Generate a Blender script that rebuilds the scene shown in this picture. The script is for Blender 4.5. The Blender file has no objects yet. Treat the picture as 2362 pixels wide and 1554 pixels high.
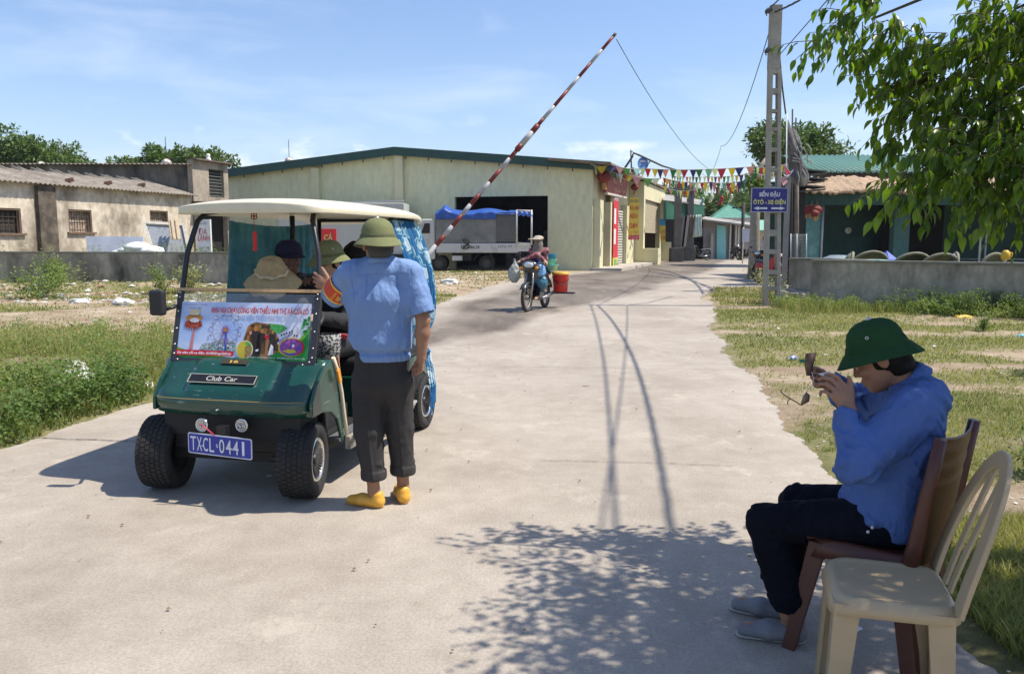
import bpy, bmesh, math, random
import numpy as np
from mathutils import Vector, Matrix, Euler
sc = bpy.context.scene
COL = sc.collection
R = math.radians
random.seed(7)
rng = np.random.default_rng(11)
# ------------------------------------------------------------------ camera
F_PX, CAM_H = 1850.0, 1.55
PITCH = math.atan((777 - 550) / F_PX)
cam_d = bpy.data.cameras.new('camera'); cam = bpy.data.objects.new('camera', cam_d); COL.objects.link(cam)
cam.location = (0, 0, CAM_H); cam.rotation_euler = (R(90) - PITCH, 0, 0)
cam_d.sensor_width = 36; cam_d.lens = 36 * F_PX / 2362
cam_d.clip_start = 0.05; cam_d.clip_end = 6000
sc.camera = cam
# ------------------------------------------------------------------ light
SUN_EL = R(59.5)
to_sun = Vector((math.cos(SUN_EL), math.cos(SUN_EL) * -0.02, math.sin(SUN_EL))).normalized()
sun_d = bpy.data.lights.new('sun', 'SUN'); sun_d.energy = 4.9; sun_d.angle = R(0.5); sun_d.color = (1, 0.93, 0.82)
sun = bpy.data.objects.new('sun', sun_d); COL.objects.link(sun)
sun.rotation_euler = (-to_sun).to_track_quat('-Z', 'Y').to_euler()
w = bpy.data.worlds.new('World'); sc.world = w; w.use_nodes = True
nt = w.node_tree; nt.nodes.clear()
sky = nt.nodes.new('ShaderNodeTexSky'); sky.sky_type = 'NISHITA'; sky.sun_disc = False
sky.sun_elevation = SUN_EL; sky.sun_rotation = math.atan2(to_sun.x, to_sun.y)
sky.air_density = 1.15; sky.dust_density = 0.7; sky.ozone_density = 1.6
tc = nt.nodes.new('ShaderNodeTexCoord')
mp = nt.nodes.new('ShaderNodeMapping'); mp.inputs['Scale'].default_value = (1.0, 1.0, 5.0); mp.inputs['Rotation'].default_value = (0.12, 0.05, 0.4)
n1 = nt.nodes.new('ShaderNodeTexNoise'); n1.inputs['Scale'].default_value = 2.6; n1.inputs['Detail'].default_value = 9; n1.inputs['Roughness'].default_value = 0.55; n1.inputs['Distortion'].default_value = 0.5
r1 = nt.nodes.new('ShaderNodeValToRGB'); r1.color_ramp.elements[0].position = 0.50; r1.color_ramp.elements[1].position = 0.82
r1.color_ramp.elements[1].color = (0.42, 0.42, 0.42, 1)
n2 = nt.nodes.new('ShaderNodeTexNoise'); n2.inputs['Scale'].default_value = 9; n2.inputs['Detail'].default_value = 8; n2.inputs['Roughness'].default_value = 0.6
mp2 = nt.nodes.new('ShaderNodeMapping'); mp2.inputs['Scale'].default_value = (1, 1, 2.6); mp2.inputs['Location'].default_value = (3.1, 1.2, .3)
r2 = nt.nodes.new('ShaderNodeValToRGB'); r2.color_ramp.elements[0].position = 0.56; r2.color_ramp.elements[1].position = 0.70; r2.color_ramp.elements[1].color = (.75, .75, .75, 1)
sx = nt.nodes.new('ShaderNodeSeparateXYZ')
band = nt.nodes.new('ShaderNodeMapRange'); band.inputs['From Min'].default_value = 0.155; band.inputs['From Max'].default_value = 0.105
mulb = nt.nodes.new('ShaderNodeMath'); mulb.operation = 'MULTIPLY'
mx = nt.nodes.new('ShaderNodeMath'); mx.operation = 'MAXIMUM'
mixc = nt.nodes.new('ShaderNodeMixRGB'); mixc.inputs[2].default_value = (7.6, 8.0, 8.6, 1)
bg = nt.nodes.new('ShaderNodeBackground'); bg.inputs['Strength'].default_value = 0.112
wo = nt.nodes.new('ShaderNodeOutputWorld')
L = nt.links.new
L(tc.outputs['Generated'], mp.inputs[0]); L(mp.outputs[0], n1.inputs['Vector']); L(n1.outputs['Fac'], r1.inputs[0])
L(tc.outputs['Generated'], mp2.inputs[0]); L(mp2.outputs[0], n2.inputs['Vector']); L(n2.outputs['Fac'], r2.inputs[0])
L(tc.outputs['Generated'], sx.inputs[0]); L(sx.outputs['Z'], band.inputs['Value'])
L(band.outputs[0], mulb.inputs[0]); L(r2.outputs[0], mulb.inputs[1])
L(r1.outputs[0], mx.inputs[0]); L(mulb.outputs[0], mx.inputs[1])
tn = nt.nodes.new('ShaderNodeMixRGB'); tn.blend_type = 'MULTIPLY'; tn.inputs[0].default_value = 1; tn.inputs[2].default_value = (.93, .985, 1.15, 1); L(sky.outputs[0], tn.inputs[1]); L(tn.outputs[0], mixc.inputs[1]); L(mx.outputs[0], mixc.inputs[0]); L(mixc.outputs[0], bg.inputs[0]); L(bg.outputs[0], wo.inputs[0])
sc.view_settings.view_transform = 'Standard'; sc.view_settings.look = 'None'
sc.view_settings.exposure = 0.50; sc.view_settings.gamma = 1.0
sc.cycles.max_bounces = 6; sc.cycles.transparent_max_bounces = 12
# ------------------------------------------------------------------ pixel -> place
_s, _c = math.sin(PITCH), math.cos(PITCH)
def _ray(u, v):
 xc = (u - 1181) / F_PX; yc = (777 - v) / F_PX
 return Vector((xc, _c + yc * _s, yc * _c - _s))
def G(u, v, z=0.0):
 r = _ray(u, v); return Vector((0, 0, CAM_H)) + r * ((z - CAM_H) / r.z)
def D(u, v, Y):
 r = _ray(u, v); return Vector((0, 0, CAM_H)) + r * (Y / r.y)
# ------------------------------------------------------------------ materials
def srgb(r, g, b):
 f = lambda c: (c / 255 / 12.92) if c / 255 <= 0.04045 else ((c / 255 + 0.055) / 1.055) ** 2.4
 return (f(r), f(g), f(b))
MATS = {}
def M(name, c=(.5, .5, .5), rough=.6, var=.12, scale=6, bump=.15, bscale=40, metal=0, c2=None, lo=.42, hi=.62,
      spec=.5, coat=0, trans=0, bdist=.02, stretch=None, emit=None, tint=None, detail=5, alpha=None, wave=None, extra=None):
 """procedural surface: colour varied by noise, fine bump, optional second colour in patches."""
 if name in MATS: return MATS[name]
 m = bpy.data.materials.new(name); m.use_nodes = True; MATS[name] = m
 nt = m.node_tree; ns = nt.nodes; L = nt.links.new
 b = ns['Principled BSDF']; out = ns['Material Output']
 tc = ns.new('ShaderNodeTexCoord'); mp = ns.new('ShaderNodeMapping')
 mp.inputs['Scale'].default_value = stretch or (1, 1, 1)
 L(tc.outputs['Object'], mp.inputs[0])
 n = ns.new('ShaderNodeTexNoise'); n.inputs['Scale'].default_value = scale; n.inputs['Detail'].default_value = detail; n.inputs['Roughness'].default_value = .6
 L(mp.outputs[0], n.inputs['Vector'])
 r = ns.new('ShaderNodeValToRGB'); e = r.color_ramp.elements
 if c2 is None:
  e[0].position = .3; e[1].position = .7
  e[0].color = (*[max(0, k * (1 - var)) for k in c], 1); e[1].color = (*[min(1, k * (1 + var)) for k in c], 1)
 else:
  e[0].position = lo; e[1].position = hi; e[0].color = (*c, 1); e[1].color = (*c2, 1)
 L(n.outputs['Fac'], r.inputs[0]); col = r.outputs[0]
 if c2 is not None:     # a finer variation on top
  n3 = ns.new('ShaderNodeTexNoise'); n3.inputs['Scale'].default_value = scale * 7; n3.inputs['Detail'].default_value = 4
  L(mp.outputs[0], n3.inputs['Vector'])
  mr = ns.new('ShaderNodeMapRange'); mr.inputs['From Min'].default_value = .25; mr.inputs['From Max'].default_value = .75
  mr.inputs['To Min'].default_value = 1 - var; mr.inputs['To Max'].default_value = 1 + var
  L(n3.outputs['Fac'], mr.inputs['Value'])
  mm = ns.new('ShaderNodeMixRGB'); mm.blend_type = 'MULTIPLY'; mm.inputs[0].default_value = 1
  L(col, mm.inputs[1]); L(mr.outputs[0], mm.inputs[2]); col = mm.outputs[0]
 if tint:               # per-vertex variation of leaf or blade colour
  at = ns.new('ShaderNodeAttribute'); at.attribute_name = 'tint'
  mt = ns.new('ShaderNodeMixRGB'); mt.inputs[2].default_value = (*tint, 1)
  L(at.outputs['Fac'], mt.inputs[0]); L(col, mt.inputs[1]); col = mt.outputs[0]
 if extra: col = extra(nt, tc, col)
 L(col, b.inputs['Base Color'])
 b.inputs['Roughness'].default_value = rough; b.inputs['Metallic'].default_value = metal
 b.inputs['Specular IOR Level'].default_value = spec
 if coat: b.inputs['Coat Weight'].default_value = coat; b.inputs['Coat Roughness'].default_value = .12
 if emit: b.inputs['Emission Color'].default_value = (*emit[:3], 1); b.inputs['Emission Strength'].default_value = emit[3]
 if bump:
  n2 = ns.new('ShaderNodeTexNoise'); n2.inputs['Scale'].default_value = bscale; n2.inputs['Detail'].default_value = 6
  L(mp.outputs[0], n2.inputs['Vector'])
  bp = ns.new('ShaderNodeBump'); bp.inputs['Strength'].default_value = bump; bp.inputs['Distance'].default_value = bdist
  L(n2.outputs['Fac'], bp.inputs['Height']); last = bp
  if wave:            # (axis, scale, strength) ridges such as weave or corrugation
   wv = ns.new('ShaderNodeTexWave'); wv.bands_direction = wave[0]; wv.inputs['Scale'].default_value = wave[1]
   L(tc.outputs['Object'], wv.inputs['Vector'])
   b2 = ns.new('ShaderNodeBump'); b2.inputs['Strength'].default_value = wave[2]; b2.inputs['Distance'].default_value = .02
   L(wv.outputs['Fac'], b2.inputs['Height']); L(bp.outputs[0], b2.inputs['Normal']); last = b2
  L(last.outputs[0], b.inputs['Normal'])
 if trans:
  tr = ns.new('ShaderNodeBsdfTranslucent'); ms = ns.new('ShaderNodeMixShader'); ms.inputs[0].default_value = trans
  br = ns.new('ShaderNodeMixRGB'); br.blend_type = 'MULTIPLY'; br.inputs[0].default_value = 1; br.inputs[2].default_value = (1.5, 1.6, .55, 1)
  L(col, br.inputs[1]); L(br.outputs[0], tr.inputs[0])
  L(b.outputs[0], ms.inputs[1]); L(tr.outputs[0], ms.inputs[2]); L(ms.outputs[0], out.inputs['Surface'])
 if alpha is not None: b.inputs['Alpha'].default_value = alpha
 return m
# ------------------------------------------------------------------ scene graph
INV = {}
def _tag(o, label=None, cat=None, group=None, kind=None):
 if label: o['label'] = label
 if cat: o['category'] = cat
 if group: o['group'] = group
 if kind: o['kind'] = kind
 return o
def thing(name, label, cat, loc=(0, 0, 0), rz=0.0, group=None):
 o = bpy.data.objects.new(name, None); COL.objects.link(o)
 o.empty_display_size = .1
 o.location = loc; o.rotation_euler = (0, 0, rz)
 INV[o.name] = (Matrix.Translation(loc) @ Matrix.Rotation(rz, 4, 'Z')).inverted()
 return _tag(o, label, cat, group)
def fast_mesh(name, V, faces, mats, mi=None, smooth=True, tint=None):
 """V (n,3), faces (m,k) array of equal size polygons, or a list of index lists."""
 me = bpy.data.meshes.new(name); V = np.asarray(V, dtype=np.float32).reshape(-1, 3)
 if isinstance(faces, np.ndarray):
  k = faces.shape[1]; flat = faces.astype(np.int32).ravel(); nf = len(faces); tot = np.full(nf, k, np.int32)
 else:
  tot = np.array([len(f) for f in faces], np.int32); flat = np.array([i for f in faces for i in f], np.int32); nf = len(faces)
 start = np.concatenate([[0], np.cumsum(tot)[:-1]]).astype(np.int32)
 me.vertices.add(len(V)); me.vertices.foreach_set('co', V.ravel())
 me.loops.add(len(flat)); me.loops.foreach_set('vertex_index', flat)
 me.polygons.add(nf); me.polygons.foreach_set('loop_start', start); me.polygons.foreach_set('loop_total', tot)
 for m in (mats if isinstance(mats, (list, tuple)) else [mats]): me.materials.append(m)
 if mi is not None: me.polygons.foreach_set('material_index', np.asarray(mi, np.int32))
 me.polygons.foreach_set('use_smooth', np.full(nf, bool(smooth)) if isinstance(smooth, (bool, int)) else np.asarray(smooth, bool))
 if tint is not None:
  a = me.attributes.new('tint', 'FLOAT', 'POINT'); a.data.foreach_set('value', np.asarray(tint, np.float32))
 me.update(calc_edges=True); me.validate()
 return me
def link(name, me, parent=None, label=None, cat=None, group=None, kind=None, mat=None):
 o = bpy.data.objects.new(name, me); COL.objects.link(o)
 if parent is not None: o.parent = parent
 return _tag(o, label, cat, group, kind)
def copy_tree(o, parent=None):
 c = o.copy(); COL.objects.link(c); c.parent = parent
 for ch in list(o.children): copy_tree(ch, c)
 return c
def frame(z, x=None):
 """orthonormal basis whose third axis is z."""
 z = Vector(z).normalized()
 x = Vector(x) if x is not None else (Vector((1, 0, 0)) if abs(z.x) < .8 else Vector((0, 1, 0)))
 x = (x - z * x.dot(z)).normalized(); y = z.cross(x)
 return x, y, z
class MB:
 def __init__(s): s.V = []; s.F = []; s.I = []; s.S = []; s.mi = 0; s.sm = False; s.T = Matrix.Identity(4)
 def mat(s, i): s.mi = i; return s
 def smooth(s, v=True): s.sm = v; return s
 def add(s, vs, fs):
  o = len(s.V); s.V += [s.T @ Vector(v) for v in vs]
  for f in fs: s.F.append([o + i for i in f]); s.I.append(s.mi); s.S.append(s.sm)
  return s
 def box(s, c, d, rot=None, taper=1.0):
  c = Vector(c); h = Vector(d) / 2; m = (Euler(rot).to_matrix() if rot else Matrix.Identity(3))
  vs = []
  for z in (-1, 1):
   t = taper if z > 0 else 1
   for x, y in ((-1, -1), (1, -1), (1, 1), (-1, 1)): vs.append(c + m @ Vector((x * h.x * t, y * h.y * t, z * h.z)))
  sm = s.sm; s.sm = False
  s.add(vs, [(3, 2, 1, 0), (4, 5, 6, 7), (0, 1, 5, 4), (1, 2, 6, 5), (2, 3, 7, 6), (3, 0, 4, 7)]); s.sm = sm; return s
 def beam(s, a, b, w, h, up=(0, 0, 1)):
  """box bar from a to b, width w across, height h along up."""
  a, b = Vector(a), Vector(b); d = (b - a).normalized(); up = Vector(up); up = (up - d * up.dot(d))
  if up.length < 1e-4: up = Vector((1, 0, 0)); up = up - d * up.dot(d)
  up.normalize(); sd = d.cross(up)
  vs = [p + sd * x * w / 2 + up * z * h / 2 for p in (a, b) for x, z in ((-1, -1), (1, -1), (1, 1), (-1, 1))]
  sm = s.sm; s.sm = False
  s.add(vs, [(0, 1, 2, 3), (7, 6, 5, 4), (4, 5, 1, 0), (5, 6, 2, 1), (6, 7, 3, 2), (7, 4, 0, 3)]); s.sm = sm; return s
 def tube(s, pts, r, seg=10, cap=True, closed=False, flat=1.0, up=None):
  pts = [Vector(p) for p in pts]; n = len(pts)
  rr = r if isinstance(r, (list, tuple)) else [r] * n
  px = None; vs = []
  for i, p in enumerate(pts):
   if closed: t = pts[(i + 1) % n] - pts[i - 1]
   else: t = pts[min(i + 1, n - 1)] - pts[max(i - 1, 0)]
   x, y, z = frame(t, px if px is not None else up); px = x
   for k in range(seg):
    a = 2 * math.pi * k / seg; vs.append(p + x * math.cos(a) * rr[i] + y * math.sin(a) * rr[i] * flat)
  fs = []
  m = n if closed else n - 1
  for i in range(m):
   j = (i + 1) % n
   for k in range(seg):
    l = (k + 1) % seg; fs.append((i * seg + k, i * seg + l, j * seg + l, j * seg + k))
  sm = s.sm; s.sm = True; s.add(vs, fs)
  if cap and not closed:
   s.sm = False; o = len(s.V) - n * seg
   s.F.append([o + k for k in reversed(range(seg))]); s.I.append(s.mi); s.S.append(False)
   s.F.append([o + (n - 1) * seg + k for k in range(seg)]); s.I.append(s.mi); s.S.append(False)
  s.sm = sm; return s
 def lathe(s, prof, c=(0, 0, 0), axis=(0, 0, 1), seg=24, smooth=True, sx=1.0, sy=1.0, x=None, a0=0.0, a1=2 * math.pi):
  """prof: list of (radius, height) along axis."""
  X, Y, Z = frame(axis, x); c = Vector(c); vs = []; fs = []; full = abs(a1 - a0) > 6.28
  ns = seg if full else seg + 1
  for r, h in prof:
   for k in range(ns):
    a = a0 + (a1 - a0) * k / seg; vs.append(c + X * math.cos(a) * r * sx + Y * math.sin(a) * r * sy + Z * h)
  for i in range(len(prof) - 1):
   for k in range(seg):
    l = (k + 1) % ns; fs.append((i * ns + k, i * ns + l, (i + 1) * ns + l, (i + 1) * ns + k))
  sm = s.sm; s.sm = smooth; s.add(vs, fs); s.sm = sm; return s
 def disc(s, c, r, axis, seg=20, sx=1, x=None):
  X, Y, Z = frame(axis, x); c = Vector(c)
  sm = s.sm; s.sm = False
  s.add([c + X * math.cos(2 * math.pi * k / seg) * r * sx + Y * math.sin(2 * math.pi * k / seg) * r for k in range(seg)], [list(range(seg))]); s.sm = sm; return s
 def prism(s, poly, o, ux, uy, t, n=None):
  """polygon (2D) in plane (ux, uy) at o, extruded by thickness t along the normal."""
  ux, uy = Vector(ux), Vector(uy); n = Vector(n) if n is not None else ux.cross(uy).normalized(); o = Vector(o)
  k = len(poly); a = [o + ux * p[0] + uy * p[1] for p in poly]; b = [p + n * t for p in a]
  fs = [list(reversed(range(k))), [k + i for i in range(k)]] + [(i, (i + 1) % k, k + (i + 1) % k, k + i) for i in range(k)]
  sm = s.sm; s.sm = False; s.add(a + b, fs); s.sm = sm; return s
 def grid(s, f, nu, nv, two=None):
  vs = [f(i / nu, j / nv) for j in range(nv + 1) for i in range(nu + 1)]
  fs = [(j * (nu + 1) + i, j * (nu + 1) + i + 1, (j + 1) * (nu + 1) + i + 1, (j + 1) * (nu + 1) + i) for j in range(nv) for i in range(nu)]
  sm = s.sm; s.sm = True; s.add(vs, fs); s.sm = sm; return s
 def ball(s, c, r, seg=14, sx=1, sy=1, sz=1):
  prof = [(math.sin(math.pi * i / (seg // 2)) * r + 1e-5, -math.cos(math.pi * i / (seg // 2)) * r * sz) for i in range(seg // 2 + 1)]
  return s.lathe(prof, c, (0, 0, 1), seg, True, sx, sy)
 def text(s, txt, o, ux, uy, h=None, w=None, bold=0.0, center=True, shear=0.0, lift=0.0, sp=1.0):
  """lettering in the plane (ux, uy); h = height of the block, w = width to fit."""
  c = bpy.data.curves.new('t', 'FONT'); c.body = txt; c.offset = bold; c.shear = shear; c.space_character = sp; c.resolution_u = 3
  if '\n' in txt: c.align_x = 'CENTER'
  ob = bpy.data.objects.new('t', c); COL.objects.link(ob)
  dg = bpy.context.evaluated_depsgraph_get(); me = bpy.data.meshes.new_from_object(ob.evaluated_get(dg))
  n = len(me.vertices); co = np.zeros(n * 3); me.vertices.foreach_get('co', co); co = co.reshape(-1, 3)
  fs = [list(p.vertices) for p in me.polygons]
  bpy.data.objects.remove(ob); bpy.data.curves.remove(c); bpy.data.meshes.remove(me)
  if n == 0: return s
  lo, hi = co.min(0), co.max(0); W, H = hi[0] - lo[0], hi[1] - lo[1]
  ky = (h / H) if h else (w / W); kx = (w / W) if w else ky
  ux, uy, o = Vector(ux).normalized(), Vector(uy).normalized(), Vector(o); nn = ux.cross(uy)
  cx = (lo[0] + hi[0]) / 2 if center else lo[0]; cy = (lo[1] + hi[1]) / 2 if center else lo[1]
  s.add([o + ux * (p[0] - cx) * kx + uy * (p[1] - cy) * ky + nn * lift for p in co], fs); return s
 def build(s, name, mats, parent=None, world=False, bevel=0, bseg=2, label=None, cat=None, group=None, kind=None, solid=0, sub=0):
  V = s.V
  if world and parent is not None: iv = INV[parent.name]; V = [iv @ v for v in V]
  me = fast_mesh(name, np.array([tuple(v) for v in V], np.float32), s.F, mats, s.I, s.S)
  o = link(name, me, parent, label, cat, group, kind)
  if solid: m = o.modifiers.new('s', 'SOLIDIFY'); m.thickness = solid; m.offset = 0
  if bevel:
   m = o.modifiers.new('b', 'BEVEL'); m.width = bevel; m.segments = bseg; m.limit_method = 'ANGLE'; m.angle_limit = R(40)
  if sub: m = o.modifiers.new('u', 'SUBSURF'); m.levels = sub; m.render_levels = sub
  return o
def vnoise(P, f, seed=0, oct=3):
 """cheap smooth pseudo-noise in numpy, about -1..1."""
 rg = np.random.default_rng(seed); out = 0; amp = 1; tot = 0
 for o in range(oct):
  a = 0
  for k in range(4):
   d = rg.normal(size=3); d /= np.linalg.norm(d); q = P @ (d * f)
   d2 = rg.normal(size=3) * f * .7
   a = a + np.sin(q + 1.7 * np.sin(P @ d2 + rg.uniform(0, 6)) + rg.uniform(0, 6))
  out = out + amp * a / 4; tot += amp; amp *= .5; f *= 2.1
 return out / tot * 1.6
# ================================================================== bodies: signed distance fields turned into one mesh
def v3(*a): return np.array(a, dtype=np.float64)
def A(p): return np.array(tuple(p), dtype=np.float64)
def nrm(v): v = np.asarray(v, float); return v / (np.linalg.norm(v) + 1e-12)
def smin(a, b, k):
 h = np.clip(.5 + .5 * (b - a) / k, 0, 1); return b * (1 - h) + a * h - k * h * (1 - h)
def smax(a, b, k): return -smin(-a, -b, k)
def cap(P, a, b, ra, rb=None):
 rb = ra if rb is None else rb; a, b = np.asarray(a, float), np.asarray(b, float); d = b - a
 t = np.clip(((P - a) @ d) / (d @ d + 1e-12), 0, 1)
 return np.linalg.norm(P - a - t[:, None] * d, axis=1) - (ra + (rb - ra) * t)
def chain(P, pts, rs, k=.02):
 out = None
 for i in range(len(pts) - 1):
  s = cap(P, pts[i], pts[i + 1], rs[i], rs[i + 1]); out = s if out is None else smin(out, s, k)
 return out
def ecap(P, a, b, ra, rb, u):
 """capsule with elliptical section: ra, rb = (along u, across u)."""
 a, b = np.asarray(a, float), np.asarray(b, float); d = b - a; Ln = np.linalg.norm(d) + 1e-9; dh = d / Ln
 u = np.asarray(u, float); u = u - dh * (u @ dh); u = u / np.linalg.norm(u); v = np.cross(dh, u)
 q = P - a; t = np.clip((q @ dh) / Ln, 0, 1); q = q - t[:, None] * d
 r1 = ra[0] + (rb[0] - ra[0]) * t; r2 = ra[1] + (rb[1] - ra[1]) * t; rm = np.minimum(r1, r2)
 k = np.sqrt(((q @ u) / r1) ** 2 + ((q @ v) / r2) ** 2 + ((q @ dh) / rm) ** 2)
 return (k - 1) * rm
def ell(P, c, r, X=None):
 """ellipsoid with radii r in the frame X (rows = axes)."""
 q = P - np.asarray(c, float)
 if X is not None: q = q @ np.asarray(X, float).T
 r = np.asarray(r, float); k0 = np.linalg.norm(q / r, axis=1); k1 = np.linalg.norm(q / r ** 2, axis=1) + 1e-9
 return k0 * (k0 - 1) / k1
def half(P, c, n): return (P - np.asarray(c, float)) @ nrm(n)
def surf(fn, lo, hi, h):
 """naive surface nets, evaluated only near the surface."""
 lo = np.asarray(lo, float); hi = np.asarray(hi, float); B = 8
 nb = np.maximum(1, np.ceil((hi - lo) / (h * B)).astype(int)); N = nb * B
 F = np.empty(N, np.float32)
 ii = np.stack(np.meshgrid(*[np.arange(n) for n in nb], indexing='ij'), -1).reshape(-1, 3)
 cen = lo + (ii + .5) * B * h - h * .5
 dc = fn(cen); R_ = h * B * .9 * 1.6 + .012
 Fb = F.reshape(nb[0], B, nb[1], B, nb[2], B)
 Fb[...] = np.where(dc > 0, 1.0, -1.0).reshape(*nb)[:, None, :, None, :, None]
 act = np.abs(dc) < R_
 loc = np.stack(np.meshgrid(*[np.arange(B)] * 3, indexing='ij'), -1).reshape(-1, 3)
 ia = ii[act]
 for s0 in range(0, len(ia), 400):
  blk = ia[s0:s0 + 400]
  P = lo + (blk[:, None, :] * B + loc[None]) * h
  d = fn(P.reshape(-1, 3)).reshape(len(blk), B, B, B)
  Fb[blk[:, 0], :, blk[:, 1], :, blk[:, 2], :] = d
 S = F < 0
 C = tuple(n - 1 for n in N)
 acc = np.zeros(C + (3,), np.float32); cnt = np.zeros(C, np.float32)
 offs = [(0, 0), (0, 1), (1, 0), (1, 1)]
 for ax in range(3):
  o1, o2 = [a for a in range(3) if a != ax]
  for a1, a2 in offs:
   sl = [None] * 3; sl[ax] = slice(0, C[ax]); sl[o1] = slice(a1, a1 + C[o1]); sl[o2] = slice(a2, a2 + C[o2])
   sl2 = list(sl); sl2[ax] = slice(1, C[ax] + 1)
   f0, f1 = F[tuple(sl)], F[tuple(sl2)]; x = S[tuple(sl)] != S[tuple(sl2)]
   ix = np.nonzero(x); t = f0[ix] / (f0[ix] - f1[ix])
   cnt[ix] += 1; acc[ix + (np.full(len(t), ax),)] += t
   if a1: acc[ix + (np.full(len(t), o1),)] += 1
   if a2: acc[ix + (np.full(len(t), o2),)] += 1
 on = cnt > 0; idx = np.full(C, -1, np.int64); idx[on] = np.arange(on.sum())
 ci = np.argwhere(on); V = lo + (ci + acc[on] / cnt[on][:, None]) * h
 quads = []
 for ax in range(3):
  o1, o2 = (ax + 1) % 3, (ax + 2) % 3
  a = [slice(0, N[0]), slice(0, N[1]), slice(0, N[2])]
  a[ax] = slice(0, N[ax] - 1); b = list(a); b[ax] = slice(1, N[ax])
  x = S[tuple(a)] != S[tuple(b)]; e = np.argwhere(x)
  if not len(e): continue
  ok = (e[:, o1] > 0) & (e[:, o2] > 0) & (e[:, o1] < C[o1]) & (e[:, o2] < C[o2]); e = e[ok]
  ins = S[tuple(e.T)]
  def cell(d1, d2):
   c = e.copy(); c[:, o1] += d1; c[:, o2] += d2; return idx[tuple(c.T)]
  q = np.stack([cell(-1, -1), cell(0, -1), cell(0, 0), cell(-1, 0)], 1)
  q = np.where(ins[:, None], q, q[:, ::-1]); quads.append(q)
 return V, np.concatenate(quads)
def surf_obj(name, fn, lo, hi, h, mats, parent, pick=None, relax=1, sub=0):
 V, Q = surf(fn, lo, hi, h)
 for _ in range(relax):
  acc = np.zeros_like(V); c = np.zeros(len(V))
  for i in range(4):
   np.add.at(acc, Q[:, i], V[Q[:, (i + 1) % 4]] + V[Q[:, (i + 3) % 4]]); np.add.at(c, Q[:, i], 2)
  V = V * .5 + acc / c[:, None] * .5
 mi = None
 if pick is not None: mi = pick(V[Q].mean(1))
 iv = np.array(INV[parent.name]); V = V @ iv[:3, :3].T + iv[:3, 3]
 return link(name, fast_mesh(name, V, Q, mats, mi, True), parent)
def hand_sdf(P, W, d, n, s, curl=(.5, .5, .5, .5), thumb=.5, sc_=1.0):
 """W wrist, d towards the fingers, n out of the palm, s towards the thumb."""
 d, n, s = nrm(d), nrm(n), nrm(s); W = np.asarray(W, float); k = sc_
 e = W + d * .088 * k
 out = ecap(P, W + d * .012 * k, W + d * .075 * k, (.026 * k, .016 * k), (.038 * k, .013 * k), s)
 out = smin(out, cap(P, W - d * .03 * k, W + d * .02 * k, .025 * k, .023 * k), .012)
 Ls = [(.034, .024, .019), (.038, .028, .020), (.036, .026, .019), (.028, .019, .017)]
 f_all = None
 for i, (a, b, c) in enumerate(Ls):
  p = W + (d * (.080 + (.004, .008, .005, -.003)[i]) + s * (.028 - .0185 * i)) * k; cu = curl[i]
  ds = nrm(d + s * (.12 - .08 * i)); ang = 0; r = .0092 * k if i < 3 else .008 * k
  for L_, f, rr in ((a, .8, 1.0), (b, 1.1, .9), (c, .8, .8)):
   ang += f * cu; dr = ds * math.cos(ang) + n * math.sin(ang); q = p + dr * L_ * k * 1.08
   c_ = cap(P, p, q, r * rr * 1.04, r * rr * .92); f_all = c_ if f_all is None else np.minimum(f_all, c_); p = q
 out = smin(out, f_all, .007 * k)
 t0 = W + (d * .022 + s * .022 + n * .004) * k; td = nrm(d * .75 + s * (.85 - .5 * thumb) + n * .55 * thumb)
 t1 = t0 + td * .038 * k; td2 = nrm(td + d * .35 - s * .35 * thumb + n * .2 * thumb); t2 = t1 + td2 * .032 * k; t3 = t2 + nrm(td2 + n * .2 * thumb) * .024 * k
 return smin(out, chain(P, [t0, t1, t2, t3], [.016 * k, .0115 * k, .0105 * k, .0085 * k], .006), .01 * k)
def head_sdf(P, c, f, u, k=1.0, ears=True):
 """c = centre of the skull, f = facing direction, u = up."""
 f = nrm(f); u = nrm(np.asarray(u, float) - f * np.dot(u, f)); r = np.cross(f, u); X = np.stack([r, f, u]); c = np.asarray(c, float)
 q = (P - c) @ X.T / k
 W = lambda x, y, z: np.array([x, y, z])
 d = ell(q, W(0, -.008, .022), (.077, .096, .088))
 d = smin(d, ell(q, W(0, .030, -.050), (.060, .060, .068)), .03)           # jaw and cheeks
 d = smin(d, ell(q, W(0, .062, -.098), (.026, .026, .020)), .03)           # chin
 d = smin(d, ell(q, W(0, .078, .022), (.052, .020, .014)), .015)           # brow
 for s_ in (-1, 1):
  d = smin(d, ell(q, W(s_ * .040, .066, -.026), (.022, .022, .020)), .02)
  d = smax(d, -ell(q, W(s_ * .031, .100, .002), (.016, .014, .010)), .012)
  d = smin(d, ell(q, W(s_ * .031, .079, .001), (.0135, .0125, .0115)), .004)
  if ears:
   d = smin(d, ell(q, W(s_ * .080, -.006, -.008), (.010, .021, .033)), .008)
   d = smax(d, -ell(q, W(s_ * .090, .000, -.006), (.006, .010, .018)), .006)
 d = smin(d, cap(q, W(0, .086, .008), W(0, .103, -.028), .008, .0115), .014)  # nose
 for s_ in (-1, 1): d = smin(d, ell(q, W(s_ * .012, .094, -.032), (.009, .010, .008)), .006)
 d = smin(d, ecap(q, W(-.014, .092, -.060), W(.014, .092, -.060), (.007, .009), (.007, .009), W(0, 0, 1)), .008)
 d = smin(d, ecap(q, W(-.013, .089, -.073), W(.013, .089, -.073), (.008, .009), (.008, .009), W(0, 0, 1)), .008)
 d = smax(d, -ecap(q, W(-.022, .104, -.0665), W(.022, .104, -.0665), (.0022, .010), (.0022, .010), W(0, 0, 1)), .004)
 return d * k
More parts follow.
